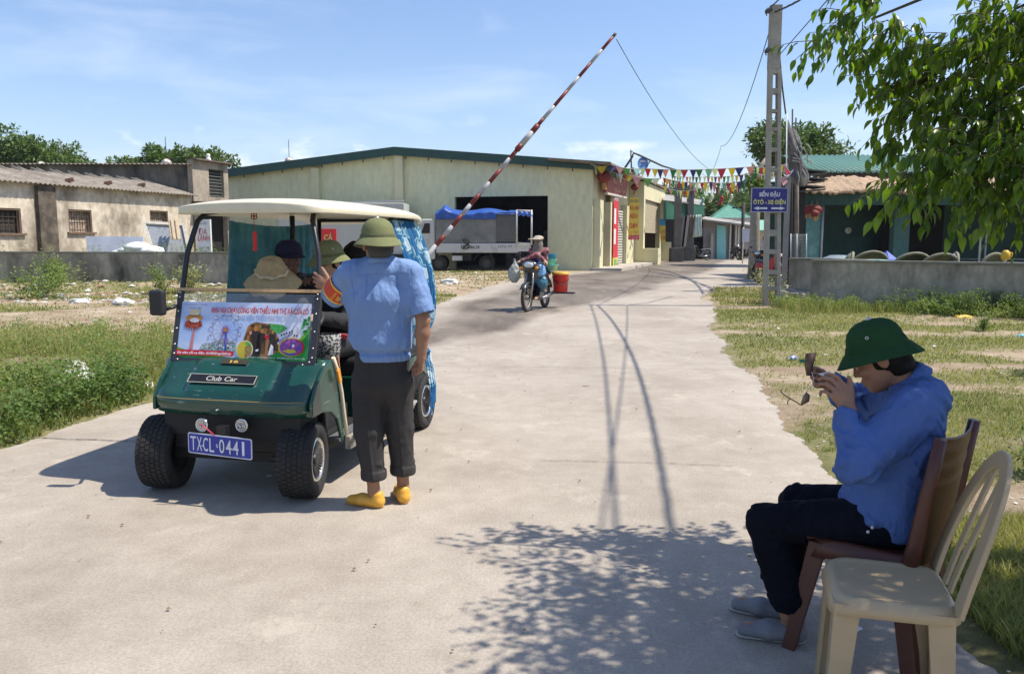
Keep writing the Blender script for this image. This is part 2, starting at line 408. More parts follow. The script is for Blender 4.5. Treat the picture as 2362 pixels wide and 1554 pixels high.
def head_bits(parent, c, f, u, k=1.0, hair=True, hair_mat=None, world=True):
 f = nrm(f); u = nrm(np.asarray(u, float) - f * np.dot(u, f)); r = np.cross(f, u); c = np.asarray(c, float)
 for s_ in (-1, 1):
  m = MB(); m.ball(c + k * (r * s_ * .031 + f * .082 + u * .001), .0115 * k, 10)
  m.mat(1).ball(c + k * (r * s_ * .031 + f * .0895 + u * .000), .006 * k, 8)
  m.build('eye', [M('eye_white', (.55, .52, .48), .3, bump=0), M('eye_dark', (.02, .012, .01), .2, bump=0)], parent, world=True)
def hair_sdf(P, c, f, u, k=1.0, low=-.045, thick=.008):
 f = nrm(f); u = nrm(np.asarray(u, float) - f * np.dot(u, f)); r = np.cross(f, u); X = np.stack([r, f, u])
 q = (P - np.asarray(c, float)) @ X.T / k
 d = ell(q, (0, -.010, .022), (.077 + thick, .096 + thick, .088 + thick))
 d = smin(d, ell(q, (0, -.05, low), (.066, .052, .05)), .02)
 cut = np.minimum(.058 - q[:, 1] + 0 * q[:, 0], 1)        # keep the face free
 face = np.maximum(q[:, 1] - .055, q[:, 2] - .055)         # front and low
 d = smax(d, -smax(-(q[:, 1] - .030), (q[:, 2] - .060), .01), .006)
 d = smax(d, low - .03 - q[:, 2], .01)
 return (d + .0018 * np.sin(q[:, 0] * 420 + 6 * np.sin(q[:, 2] * 50)) * (q[:, 2] < .09)) * k
def creases(P, amp, f, seed, st=(1, 1, .5), wd=.2):
 n = vnoise(P * np.array(st), f, seed, 2); n2 = vnoise(P, f * .6, seed + 9, 1); return -amp * np.exp(-(n / wd) ** 2) * np.clip(.5 + n2, 0, 1)
def helmet(parent, c, f, u, k=1.0, mat=None, band=None, tilt=0):
 """pith helmet: domed crown with seams, band and a sloping brim, eyelet and top button."""
 f = A(nrm(f)); u = nrm(np.asarray(u, float) - f * np.dot(u, f)); r = np.cross(f, u); c = np.asarray(c, float)
 def pt(x, y, z): return Vector(c + k * (r * x + f * y + u * z))
 prof = [(0.001, .150), (.020, .149), (.045, .143), (.068, .130), (.086, .108), (.096, .080), (.100, .052), (.103, .036), (.118, .022), (.130, .006), (.138, -.006), (.140, -.010), (.135, -.010), (.120, .010), (.098, .026), (.090, .05), (.078, .10), (.04, .13), (.001, .138)]
 m = MB(); n = 40
 def shape(r_, h_, a):
  lx = 1.0 if r_ < .105 else 1 + (r_ - .105) * 1.0
  ly = 1.16 + (.0 if r_ < .105 else (r_ - .105) * 2.6)
  dip = -(max(0, r_ - .105)) * .55 * abs(math.sin(a)) ** 2
  seam = 1 - .004 * (1 if (r_ < .1 and abs(math.sin(3 * a)) < .12) else 0)
  return r_ * lx * seam * math.cos(a), r_ * ly * seam * math.sin(a), h_ + dip
 vs = [pt(*shape(p, h, 2 * math.pi * i / n)) for p, h in prof for i in range(n)]
 fs = [(j * n + i, j * n + (i + 1) % n, (j + 1) * n + (i + 1) % n, (j + 1) * n + i) for j in range(len(prof) - 1) for i in range(n)]
 m.smooth(True).add(vs, fs)
 hel = m.build('helmet', [mat], parent, world=True)
 m = MB(); m.smooth(True)
 rows = []
 for h_, rr in ((.030, .1075), (.034, .1085), (.048, .1045), (.052, .1025)): rows.append([pt(*shape(rr, h_, 2 * math.pi * i / n)) for i in range(n)])
 m.add([p for q in rows for p in q], [(j * n + i, j * n + (i + 1) % n, (j + 1) * n + (i + 1) % n, (j + 1) * n + i) for j in range(3) for i in range(n)])
 m.build('hat_band', [band or mat], hel, world=False) if False else _child(m, 'hat_band', [band or mat], hel, parent)
 m = MB(); m.lathe([(.012 * k, -.004), (.012 * k, .004), (.007 * k, .009), (.0001, .010)], pt(0, 0, .148), Vector(u), 12)
 _child(m, 'top_button', [M('eyelet', (.55, .55, .5), .4, metal=.3, bump=0)], hel, parent)
 for s_ in (-1, 1):
  m = MB(); o = pt(*shape(.0945 if False else .0965, .088, math.pi / 2 - s_ * 1.35)); nn = Vector(r) * s_ * .95 + Vector(u) * .3
  X_, Y_, Z_ = frame(nn); m.tube([o + X_ * .005 * math.cos(t * .785) + Y_ * .005 * math.sin(t * .785) for t in range(8)], .0018, 5, closed=True)
  _child(m, 'eyelet', [M('eyelet')], hel, parent)
 return hel
def _child(m, name, mats, part, root):
 """a sub-part: vertices given in world, part's own transform is identity under root."""
 iv = INV[root.name]; m.V = [iv @ v for v in m.V]
 return m.build(name, mats, part)
def box_of(pts, pad):
 a = np.array([tuple(p) for p in pts], float); return a.min(0) - pad, a.max(0) + pad
# ================================================================== setting: ground and road
def polyd(x, y, pts):
 """signed side and distance to a polyline (positive on the left of its direction)."""
 best = np.full(x.shape, 1e9); sign = np.ones(x.shape)
 for (x0, y0), (x1, y1) in zip(pts[:-1], pts[1:]):
  dx, dy = x1 - x0, y1 - y0; t = np.clip(((x - x0) * dx + (y - y0) * dy) / (dx * dx + dy * dy), 0, 1)
  d = np.hypot(x - x0 - t * dx, y - y0 - t * dy); s = np.where((dx * (y - y0) - dy * (x - x0)) > 0, 1, -1)
  m = d < best; best = np.where(m, d, best); sign = np.where(m, s, sign)
 return best * sign
def gxy(*p): return [tuple(G(u, v))[:2] for u, v in p]
LEFT = [(-6.6, -6), (-5.1, 2.0), (-4.45, 4.2)] + gxy((0, 1035), (150, 985), (345, 925), (620, 840), (1000, 700), (1200, 641), (1362, 626)) + [(5.2, 41.5), (7.4, 48.4), (10.6, 57), (13.2, 63.2)]
RIGHT = [(2.3, -6), (1.72, 1.5)] + gxy((2250, 1500), (1940, 1110), (1800, 960), (1700, 850), (1650, 760), (1632, 690), (1640, 662)) + [(8.2, 25.6), (13, 26.2), (26, 26.5), (26, 36), (17.5, 45), (20, 63.5)]
def lerp_poly(pts, n, jit=0.0, seed=0):
 pts = np.array(pts); seg = np.hypot(*np.diff(pts, axis=0).T); s = np.concatenate([[0], np.cumsum(seg)])
 return pts, s
def edge_x(pts, Y):
 ys = np.array([p[1] for p in pts]); xs = np.array([p[0] for p in pts]); return np.interp(Y, ys, xs)
def noise1(t, seed):
 rg = np.random.default_rng(seed); out = 0
 for f, a in ((.55, .07), (1.37, .04), (3.1, .022), (8.7, .016), (23, .012), (61, .008)): out = out + a * np.sin(t * f + rg.uniform(0, 6)) * (1 + .5 * np.sin(t * f * .37 + rg.uniform(0, 6)))
 return out
RL = [p for p in LEFT]; RR = [p for p in RIGHT if True]
def stain_at(x, y):
 """dark damp tyre-worn band that crosses the junction."""
 b = gxy((930, 815), (1060, 783), (1180, 752), (1330, 708), (1500, 664), (1640, 625)) + [(16.5, 62)]
 d = polyd(x, y, b); P = np.stack([x, y, x * 0], -1).reshape(-1, 3)
 n = vnoise(P * v3(1.4, .35, 1), 1.6, 5, 4).reshape(x.shape); n2 = vnoise(P * v3(1, .2, 1), 5.0, 8, 3).reshape(x.shape)
 m = np.clip((d + .25 * n) / .5 + .4 + .25 * n2, 0, 1)
 le = x - edge_x(RL, y); m = m * np.clip((le - .45 - .35 * n) / .6, 0, 1)         # pale dusty shoulder on the hall side
 m = m * np.clip((y - 9.6) / 2.5 + .25 * n2, 0, 1)
 return np.clip(m, 0, 1) * (.75 + .25 * np.clip(n2, -1, 1))
def build_road():
 Y = np.concatenate([np.linspace(-6, 2, 20), np.linspace(2.1, 12, 230), np.linspace(12.1, 30, 150), np.linspace(30.2, 63, 90)])
 xl = edge_x(RL, Y) + noise1(Y, 1) * np.clip(Y / 8, .7, 1.6)
 xr = edge_x(RR, Y) + noise1(Y * 1.3, 2) * np.clip(Y / 6, .8, 1.5)
 U = np.linspace(0, 1, 90); X = xl[:, None] + (xr - xl)[:, None] * U[None]; YY = np.repeat(Y[:, None], 90, 1)
 YY = YY.copy(); z = np.zeros_like(X) + .004 * vnoise(np.stack([X, YY, X * 0], -1).reshape(-1, 3), .8, 3, 2).reshape(X.shape)
 V = np.stack([X, YY, z], -1).reshape(-1, 3); n, m = len(Y), 90
 i = np.arange(n - 1)[:, None] * m + np.arange(m - 1)[None]; i = i.ravel(); Q = np.stack([i, i + 1, i + m + 1, i + m], 1)
 me = fast_mesh('road', V, Q, [road_mat()], tint=stain_at(X, YY).ravel())
 link('road', me, kind='structure')
 rows = []
 for side, k in ((0, 1), (m - 1, -1)):
  o = len(rows)
 sk = []; sf = []
 for col, flip in ((0, 0), (m - 1, 1)):
  base = len(sk)
  for r_ in range(n):
   p = V[r_ * m + col]; sk.append(tuple(p)); sk.append((p[0], p[1], -.12))
  for r_ in range(n - 1):
   a = base + r_ * 2; f = (a, a + 1, a + 3, a + 2); sf.append(f if flip else f[::-1])
 link('road_edge', fast_mesh('road_edge', sk, np.array(sf), [M('slab_edge', (.3, .27, .22), .9)]), kind='structure')
def road_mat():
 m = bpy.data.materials.new('concrete_road'); m.use_nodes = True; nt = m.node_tree; ns = nt.nodes; L = nt.links.new; b = ns['Principled BSDF']
 g = ns.new('ShaderNodeNewGeometry'); at = ns.new('ShaderNodeAttribute'); at.attribute_name = 'tint'
 def noise(s, d=6, r=.6, st=(1, 1, 1), dist=0):
  mp = ns.new('ShaderNodeMapping'); mp.inputs['Scale'].default_value = st; L(g.outputs['Position'], mp.inputs[0])
  n = ns.new('ShaderNodeTexNoise'); n.inputs['Scale'].default_value = s; n.inputs['Detail'].default_value = d; n.inputs['Roughness'].default_value = r; n.inputs['Distortion'].default_value = dist
  L(mp.outputs[0], n.inputs['Vector']); return n.outputs['Fac']
 def ramp(f, p0, p1, c0, c1):
  r = ns.new('ShaderNodeValToRGB'); e = r.color_ramp.elements; e[0].position = p0; e[1].position = p1; e[0].color = (*c0, 1); e[1].color = (*c1, 1); L(f, r.inputs[0]); return r.outputs[0]
 def mix(t, f, a, c):
  x = ns.new('ShaderNodeMixRGB'); x.blend_type = t
  if isinstance(f, float): x.inputs[0].default_value = f
  else: L(f, x.inputs[0])
  for k, s_ in ((1, a), (2, c)):
   if isinstance(s_, tuple): x.inputs[k].default_value = (*s_, 1)
   else: L(s_, x.inputs[k])
  return x.outputs[0]
 col = ramp(noise(.55, 8, .62, (1, .8, 1), .4), .34, .66, (.315, .273, .223), (.43, .381, .32))
 col = mix('MULTIPLY', .75, col, ramp(noise(4.5, 8, .7), .3, .62, (.8, .78, .76), (1.04, 1.04, 1.04)))
 col = mix('MULTIPLY', .8, col, ramp(noise(70, 3, .8), .32, .6, (.72, .71, .7), (1.05, 1.05, 1.05)))
 col = mix('MIX', ramp(noise(1.7, 10, .75, (1, .7, 1)), .56, .64, (0, 0, 0), (.5, .5, .5)), col, (.47, .42, .35))
 col = mix('MIX', ramp(noise(16, 2, .5, (1, .6, 1)), .735, .76, (0, 0, 0), (.45, .45, .45)), col, (.14, .12, .10))
 col = mix('MIX', ramp(noise(3.0, 7, .7, (.35, 3.2, 1)), .64, .70, (0, 0, 0), (.28, .28, .28)), col, (.24, .215, .19))
 st = ns.new('ShaderNodeMath'); st.operation = 'MULTIPLY'; L(at.outputs['Fac'], st.inputs[0]); L(ramp(noise(2.2, 8, .7, (1.6, .35, 1)), .2, .5, (.6, .6, .6), (1, 1, 1)), st.inputs[1])
 col = mix('MIX', st.outputs[0], col, (.088, .068, .052))
 L(col, b.inputs['Base Color']); b.inputs['Roughness'].default_value = .82; b.inputs['Specular IOR Level'].default_value = .35
 h = mix('ADD', .6, noise(60, 4, .8), noise(9, 8, .7))
 bp = ns.new('ShaderNodeBump'); bp.inputs['Strength'].default_value = .42; bp.inputs['Distance'].default_value = .012; L(h, bp.inputs['Height']); L(bp.outputs[0], b.inputs['Normal'])
 return m
build_road()
def joint(p0, p1, seed, wd=.011):
 rg = random.Random(seed); m = MB(); n = 60; a, b = Vector(p0), Vector(p1); d = (b - a).normalized(); s = Vector((-d.y, d.x, 0)); off = 0
 pts = []
 for i in range(n + 1):
  off = off * .9 + rg.uniform(-.006, .006); pts.append((a + (b - a) * i / n + s * off + Vector((0, 0, .006)), wd * rg.uniform(.25, 1.0)))
 vs = [];
 for p, w_ in pts: vs += [p + s * w_, p - s * w_]
 m.add(vs, [(2 * i, 2 * i + 1, 2 * i + 3, 2 * i + 2) for i in range(n)])
 o = m.build('road_joint', [M('joint_dirt', (.13, .11, .09), .95, bump=0)], kind='structure')
joint(G(60, 1009), G(420, 1022), 1); joint(G(420, 1022), G(960, 1046), 2, .006)
joint(G(1250, 1062), G(1700, 1075), 3, .004); joint((-3.5, 9.9, 0), (2.9, 9.4, 0), 4, .005); joint((-2.6, 14.4, 0), (3.6, 14.0, 0), 5, .008)
joint((-2.4, 8.4, 0), (-.9, 7.4, 0), 13, .003); joint((-1.2, 21.5, 0), (5.4, 21, 0), 6, .012); joint((-4.9, 1.6, 0), (1.6, 1.3, 0), 7, .008)
if 0: m = MB(); m.add([G(975, 1047, .0062), G(1250, 1061, .0062), G(1250, 1064, .0062), G(975, 1050, .0062)], [(3, 2, 1, 0)])
# ------------------------------------------------------------------ ground sheet
def on_road(x, y):
 return (x > edge_x(RL, y)) & (x < edge_x(RR, y)) & (y < 63)
def grassiness(x, y):
 """0 bare sandy dirt .. 1 grown over; large patches only."""
 P = np.stack([x, y, x * 0], -1).reshape(-1, 3)
 n = vnoise(P * v3(.45, 1, 1), 1.0, 21, 4).reshape(x.shape); n2 = vnoise(P * v3(.6, 1, 1), 3.2, 22, 3).reshape(x.shape)
 left = x < edge_x(RL, y)
 g = .40 + .55 * n + .28 * n2
 dl = edge_x(RL, y) - x; dr = x - edge_x(RR, y)
 y0_ = y; y = y + .9 * n + .4 * n2; gl = g + np.clip((9.6 - y) / 2, 0, .9) - .75 * np.exp(-((y - 15.6) / 1.3) ** 2) - .45 * np.exp(-((y - 19.5) / .8) ** 2) + .1
 y = y0_; gl = np.where((y > 19) & (x > -6.5), gl - .25, gl)
 yw = y + .9 * n + .5 * n2; gr = g + .30 - .62 * np.exp(-((yw - 9.6 - .12 * (x - 4)) / .42) ** 2) - .45 * np.exp(-((yw - 13.2) / .55) ** 2) + .35 * np.exp(-((y - 17) / 1.2) ** 2) - .75 * np.exp(-(((y - 4.6) / .5) ** 2 + ((x - 3.4) / 1.0) ** 2)) + .7 * np.exp(-((y - 3.1) / .8) ** 2 )
 gr = gr - .55 * np.clip((y - 18.8) / 1.2, 0, 1); return np.clip(np.where(left, gl, gr), 0, 1)
def gz(x, y):
 P = np.stack([x, y, x * 0], -1).reshape(-1, 3)
 z = .018 * vnoise(P, 1.3, 31, 3).reshape(x.shape) - .015
 d = np.maximum(edge_x(RL, y) - x, x - edge_x(RR, y))
 z = np.where(d < 0, -.06, z + np.clip(d, 0, 2) * .02 - .01)
 z = z + .22 * np.exp(-((y - 23.9) / .9) ** 2) * (x < -8) * (1 + .5 * vnoise(P, 1.1, 33, 2).reshape(x.shape))
 return np.where(np.hypot(x, y) > 80, -.05, z)
def build_ground():
 xs = np.concatenate([[-3500, -1200, -500, -200, -110, -60, -40], np.linspace(-30, -20, 12), np.linspace(-19.8, 14, 180), np.linspace(14.5, 30, 22), [45, 70, 120, 250, 600, 1400, 3500]])
 ys = np.concatenate([[-3500, -900, -200, -60, -20, -8], np.linspace(-4, 26, 190), np.linspace(26.4, 70, 60), [90, 130, 220, 450, 1000, 2200, 3800]])
 X, Y = np.meshgrid(xs, ys); V = np.stack([X, Y, gz(X, Y)], -1).reshape(-1, 3); n, m_ = X.shape
 i = (np.arange(n - 1)[:, None] * m_ + np.arange(m_ - 1)[None]).ravel(); Q = np.stack([i, i + 1, i + m_ + 1, i + m_], 1)
 m = bpy.data.materials.new('sandy_ground'); m.use_nodes = True; nt = m.node_tree; ns = nt.nodes; L = nt.links.new; b = ns['Principled BSDF']
 g = ns.new('ShaderNodeNewGeometry'); at = ns.new('ShaderNodeAttribute'); at.attribute_name = 'tint'
 def noise(s, d=6, r=.6):
  q = ns.new('ShaderNodeTexNoise'); q.inputs['Scale'].default_value = s; q.inputs['Detail'].default_value = d; q.inputs['Roughness'].default_value = r; L(g.outputs['Position'], q.inputs['Vector']); return q.outputs['Fac']
 def ramp(f, p0, p1, c0, c1):
  r = ns.new('ShaderNodeValToRGB'); e = r.color_ramp.elements; e[0].position = p0; e[1].position = p1; e[0].color = (*c0, 1); e[1].color = (*c1, 1); L(f, r.inputs[0]); return r.outputs[0]
 dirt = ramp(noise(1.2, 9, .7), .35, .66, (.27, .20, .13), (.49, .405, .295))
 d2 = ns.new('ShaderNodeMixRGB'); d2.blend_type = 'MULTIPLY'; d2.inputs[0].default_value = .8; L(dirt, d2.inputs[1]); L(ramp(noise(34, 5, .8), .3, .62, (.62, .6, .58), (1.1, 1.08, 1.05)), d2.inputs[2])
 gr = ramp(noise(7, 8, .75), .32, .68, (.10, .125, .038), (.28, .25, .11))
 ad = ns.new('ShaderNodeMath'); ad.operation = 'MULTIPLY_ADD'; L(noise(9, 7, .75), ad.inputs[0]); ad.inputs[1].default_value = 1.3; ad.inputs[2].default_value = -.65
 sm = ns.new('ShaderNodeMath'); sm.operation = 'ADD'; L(at.outputs['Fac'], sm.inputs[0]); L(ad.outputs[0], sm.inputs[1])
 fac = ramp(sm.outputs[0], .36, .62, (0, 0, 0), (.9, .9, .9))
 mx = ns.new('ShaderNodeMixRGB'); L(fac, mx.inputs[0]); L(d2.outputs[0], mx.inputs[1]); L(gr, mx.inputs[2])
 L(mx.outputs[0], b.inputs['Base Color']); b.inputs['Roughness'].default_value = .95; b.inputs['Specular IOR Level'].default_value = .15
 bp = ns.new('ShaderNodeBump'); bp.inputs['Strength'].default_value = .8; bp.inputs['Distance'].default_value = .04; L(noise(22, 8, .8), bp.inputs['Height']); L(bp.outputs[0], b.inputs['Normal'])
 link('ground', fast_mesh('ground', V, Q, [m], tint=grassiness(X, Y).ravel()), kind='structure')
build_ground()
# ------------------------------------------------------------------ leaf and blade scatter
def blades(name, X, Y, Z, H, W_, lean, mats, label=None, tintv=None, cat=None):
 n = len(X); a = rng.uniform(0, 2 * np.pi, n); b = rng.uniform(0, 2 * np.pi, n)
 dx, dy = np.cos(a) * W_ / 2, np.sin(a) * W_ / 2; lx, ly = np.cos(b) * H * lean, np.sin(b) * H * lean
 V = np.empty((n, 5, 3)); 
 V[:, 0] = np.stack([X - dx, Y - dy, Z], 1); V[:, 1] = np.stack([X + dx, Y + dy, Z], 1)
 V[:, 2] = np.stack([X - dx * .7 + lx * .35, Y - dy * .7 + ly * .35, Z + H * .55], 1); V[:, 3] = np.stack([X + dx * .7 + lx * .35, Y + dy * .7 + ly * .35, Z + H * .55], 1)
 V[:, 4] = np.stack([X + lx, Y + ly, Z + H], 1)
 o = np.arange(n)[:, None] * 5; F = np.concatenate([o + [0, 1, 3], o + [0, 3, 2], o + [2, 3, 4]])
 t = rng.uniform(0, 1, n) if tintv is None else tintv
 return link(name, fast_mesh(name, V.reshape(-1, 3), F, mats, smooth=False, tint=np.repeat(t, 5)), kind='stuff')
def leaf_verts(C, Dv, Nv, size, asp=.5, fold=.25):
 """diamond leaves: C base, Dv direction, Nv normal."""
 S = np.cross(Dv, Nv); S /= np.linalg.norm(S, axis=1)[:, None] + 1e-9; size = np.asarray(size)[:, None]
 V = np.empty((len(C), 4, 3)); V[:, 0] = C; V[:, 2] = C + Dv * size
 V[:, 1] = C + Dv * size * .45 + S * size * asp / 2 + Nv * size * fold * .3; V[:, 3] = C + Dv * size * .45 - S * size * asp / 2 + Nv * size * fold * .3
 return V
def rdir(n):
 v = rng.normal(size=(n, 3)); return v / np.linalg.norm(v, axis=1)[:, None]
def leaves_mesh(name, C, Dv, Nv, size, mats, asp=.5, tint=None, fold=.25):
 V = leaf_verts(C, Dv, Nv, size, asp, fold); n = len(C); o = np.arange(n)[:, None] * 4
 F = np.concatenate([o + [0, 2, 1], o + [0, 3, 2]])
 t = rng.uniform(0, 1, n) if tint is None else tint
 return fast_mesh(name, V.reshape(-1, 3), F, mats, smooth=False, tint=np.repeat(t, 4))
GRASS = M('grass_blade', (.12, .165, .040), .75, var=.3, scale=1.5, bump=0, tint=(.36, .33, .14), trans=.3, spec=.25)
GREEN = M('weed_leaf', (.10, .17, .035), .6, var=.35, scale=1.2, bump=0, tint=(.24, .28, .09), trans=.3, spec=.3)
DARKG = M('weed_leaf_dark', (.07, .13, .03), .6, var=.3, scale=1.2, bump=0, tint=(.17, .22, .06), trans=.3, spec=.3)
STEM = M('green_stem', (.13, .14, .05), .8, bump=0)
def sample(n, x0, x1, y0, y1, keep):
 X = rng.uniform(x0, x1, n); Y = rng.uniform(y0, y1, n); k = keep(X, Y); return X[k], Y[k]
def short_grass(name, n, box, hmin, hmax, w_, thr, lab=None):
 def keep(X, Y):
  out = np.maximum(edge_x(RL, Y) - X, X - edge_x(RR, Y))
  P = np.stack([X, Y, X * 0], -1); nz = vnoise(P, 9, 41, 3)
  return (out > .03 + .25 * np.abs(nz)) & (grassiness(X, Y) + .35 * nz + .15 * rng.normal(size=len(X)) > thr)
 X, Y = sample(n, *box, keep)
 P = np.stack([X, Y, X * 0], -1); t = np.clip(.5 + .45 * vnoise(P, 1.7, 44, 3) + .2 * rng.normal(size=len(X)), 0, 1)
 H = rng.uniform(hmin, hmax, len(X)) * (.7 + .5 * grassiness(X, Y)); blades(name, X, Y, gz(X, Y), H, w_ * rng.uniform(.6, 1.3, len(X)), .6, [GRASS], tintv=t)
short_grass('verge_grass', 110000, (1.6, 7.5, 2.2, 8.5), .010, .040, .006, .52)
short_grass('verge_grass', 75000, (2.4, 15, 8.5, 19), .015, .055, .014, .50)
short_grass('verge_grass', 16000, (5, 13, 19, 26), .03, .12, .025, .28)
short_grass('verge_grass', 90000, (1.9, 5.2, 2.2, 4.3), .03, .10, .007, .45)
short_grass('field_grass', 70000, (-9, -2.4, 5, 12), .03, .12, .010, .50)
short_grass('field_grass', 60000, (-18, -1.0, 12, 24), .03, .10, .022, .50)
short_grass('field_grass', 30000, (-8, 3.5, 20, 38), .03, .09, .04, .5)
def plants(PX, PY, Hh, Rr, nl, ls, asp=.5, up=.5):
 """arrays of leaves for many small plants; returns centre, dir, normal, size, plus stems."""
 n = len(PX); k = np.repeat(np.arange(n), nl); N = len(k)
 t = rng.uniform(.12, 1, N); a = rng.uniform(0, 2 * np.pi, N); rr = Rr[k] * np.sqrt(rng.uniform(0, 1, N)) * (1 - .45 * t)
 C = np.stack([PX[k] + np.cos(a) * rr, PY[k] + np.sin(a) * rr, gz(PX, PY)[k] + Hh[k] * t], 1)
 Dv = np.stack([np.cos(a), np.sin(a), rng.normal(up * .4, .45, N)], 1); Dv += rdir(N) * .5; Dv /= np.linalg.norm(Dv, axis=1)[:, None]
 Nv = np.stack([rng.normal(0, .5, N), rng.normal(0, .5, N), np.ones(N)], 1); Nv -= Dv * (Nv * Dv).sum(1)[:, None]; Nv /= np.linalg.norm(Nv, axis=1)[:, None]
 return C, Dv, Nv, ls * rng.uniform(.6, 1.3, N)
def weed_stuff(name, PX, PY, H, Rr, nl, ls, mat, asp=.5, kind='stuff'):
 C, Dv, Nv, S = plants(PX, PY, H, Rr, nl, ls, asp)
 t = np.clip(.45 + .5 * vnoise(C, 2.0, 77, 2) + .2 * rng.normal(size=len(C)), 0, 1)
 return link(name, leaves_mesh(name, C, Dv, Nv, S, [mat], asp, t), kind=kind)
def keepL(X, Y):
 out = edge_x(RL, Y) - X; P = np.stack([X, Y, X * 0], -1); return (out > .16 + .14 * vnoise(P, 3, 51, 2)) & (vnoise(P, 1.4, 52, 3) > -.12)
X, Y = sample(820, -8.2, -3.2, 4.8, 8.2, keepL)
near = np.clip(1.25 - (edge_x(RL, Y) - X) * .12, .6, 1.2)
weed_stuff('roadside_weeds', X, Y, rng.uniform(.12, .38, len(X)) * near, rng.uniform(.10, .22, len(X)), 95, .036, DARKG, .75)
X, Y = sample(480, -9.5, -3.2, 6.6, 10.9, keepL)
weed_stuff('roadside_weeds', X, Y, rng.uniform(.15, .5, len(X)) * (.6 + .6 * (vnoise(np.stack([X, Y, X * 0], 1), .9, 91, 2) > 0)), rng.uniform(.10, .22, len(X)), 80, .035, GREEN, .4)
X, Y = sample(420, -9.5, -3.4, 6.6, 13, keepL)
weed_stuff('dry_weeds', X, Y, rng.uniform(.15, .45, len(X)), rng.uniform(.08, .2, len(X)), 70, .028, M('dry_weed', (.26, .20, .09), .8, var=.3, bump=0, tint=(.36, .29, .16), trans=.2), .3)
X, Y = sample(200, -14, -3.5, 9.5, 14, lambda a, b: (edge_x(RL, b) - a > .2))
weed_stuff('field_weeds', X, Y, rng.uniform(.08, .25, len(X)), rng.uniform(.08, .25, len(X)), 70, .045, GREEN, .4)
X, Y = sample(5200, -9.5, -3.3, 5.4, 11.5, keepL)
t = rng.uniform(.4, 1, len(X)); blades('tall_grass', X, Y, gz(X, Y), rng.uniform(.15, .5, len(X)), .007, .35, [GRASS], tintv=t)
def wall_band(n, u0, u1, depth):
 a, b = Vector((6.85, 18.45)), Vector((10.6, 15.55)); t = rng.uniform(u0, u1, n); d = rng.uniform(.15, depth, n) ** 1.2
 nn = Vector((-.62, -.78)); return a.x + (b.x - a.x) * t + nn.x * d, a.y + (b.y - a.y) * t + nn.y * d
X, Y = wall_band(150, -.12, 1.3, 1.1); weed_stuff('wall_foot_weeds', X, Y, rng.uniform(.12, .36, len(X)), rng.uniform(.1, .2, len(X)), 90, .045, GREEN, .5)
X, Y = wall_band(55, .42, 1.25, .9); weed_stuff('wall_foot_weeds', X, Y, rng.uniform(.3, .55, len(X)), rng.uniform(.14, .28, len(X)), 150, .05, DARKG, .6)
X, Y = sample(2600, 5.9, 9, 16.3, 19.2, lambda a, b: a > 0); blades('wall_foot_grass', X, Y, gz(X, Y), rng.uniform(.08, .3, len(X)), .012, .4, [GRASS])
X, Y = sample(90, -16.5, -7.5, 24.9, 26.0, lambda a, b: a > -100); weed_stuff('yard_weeds', X, Y, rng.uniform(1.0, 1.5, len(X)), rng.uniform(.1, .25, len(X)), 90, .07, GREEN, .35)
def bush(name, x, y, h, r, n, ls, mat, label, cat='bush', asp=.45, group=None, stems=7):
 t = thing(name, label, cat, (x, y, 0), 0, group); z0 = float(gz(np.array([x]), np.array([y]))[0])
 C = []; m = MB()
 for k in range(stems):
  a = random.uniform(0, 6.28); L_ = random.uniform(.7, 1.0) * h; sp = random.uniform(.2, .95) * r
  p0 = Vector((0, 0, z0)); p1 = Vector((math.cos(a) * sp * .5, math.sin(a) * sp * .5, z0 + L_ * .55)); p2 = Vector((math.cos(a) * sp, math.sin(a) * sp, z0 + L_))
  m.tube([p0, p1, p2], [.012 * h + .003, .008 * h + .002, .003], 5)
  for j in range(n // stems):
   q = random.uniform(.12, 1.04); p = p0.lerp(p1, q * 2) if q < .5 else p1.lerp(p2, q * 2 - 1)
   C.append(tuple(p + Vector((random.gauss(0, 1), random.gauss(0, 1), random.gauss(0, .8))) * r * .17))
 m.build('stem', [STEM], t); C = np.array(C); N = len(C)
 Dv = C * v3(1, 1, 0) * 2 / max(r, .1) + rdir(N) * .8 + v3(0, 0, .35); Dv /= np.linalg.norm(Dv, axis=1)[:, None]
 Nv = rdir(N) * .5 + v3(0, 0, 1); Nv -= Dv * (Nv * Dv).sum(1)[:, None]; Nv /= np.linalg.norm(Nv, axis=1)[:, None]
 link('foliage', leaves_mesh('foliage', C, Dv, Nv, ls * rng.uniform(.6, 1.3, N), [mat], asp, np.clip(.4 + .3 * rng.normal(size=N), 0, 1)), t)
 return t
p = G(145, 672); bush('leafy_bush', p.x, 23.3, .85, .75, 1100, .10, GREEN, 'leafy green bush in front of the left concrete wall')
p = G(40, 700); bush('leafy_bush', p.x - .2, 20.5, .7, 1.2, 1500, .09, GREEN, 'low spreading green bush at the left edge near a white bag')
p = G(320, 690); bush('leafy_bush', p.x, 22, .75, .45, 500, .09, GREEN, 'small green bush by the wall left of the cart mirror')
p = G(480, 672); bush('leafy_bush', p.x, 22.3, .75, .8, 900, .09, M('pale_leaf', (.2, .22, .09), .7, var=.25, bump=0, tint=(.33, .32, .17), trans=.25), 'pale yellowish bush by the wall behind the golf cart')
p = G(1735, 690); bush('leafy_bush', p.x, 19.3, .75, .55, 700, .06, M('pale_leaf'), 'pale dusty shrub just left of the lattice concrete pole', asp=.6)
p = G(2268, 765); bush('leafy_bush', p.x, p.y, .26, .16, 260, .055, DARKG, 'single dark green weed tuft on the right verge', 'weed')
p = G(2370, 1100); bush('leafy_bush', p.x + .05, p.y, .30, .24, 420, .04, DARKG, 'grey green shrub behind the beige chair at the right edge')
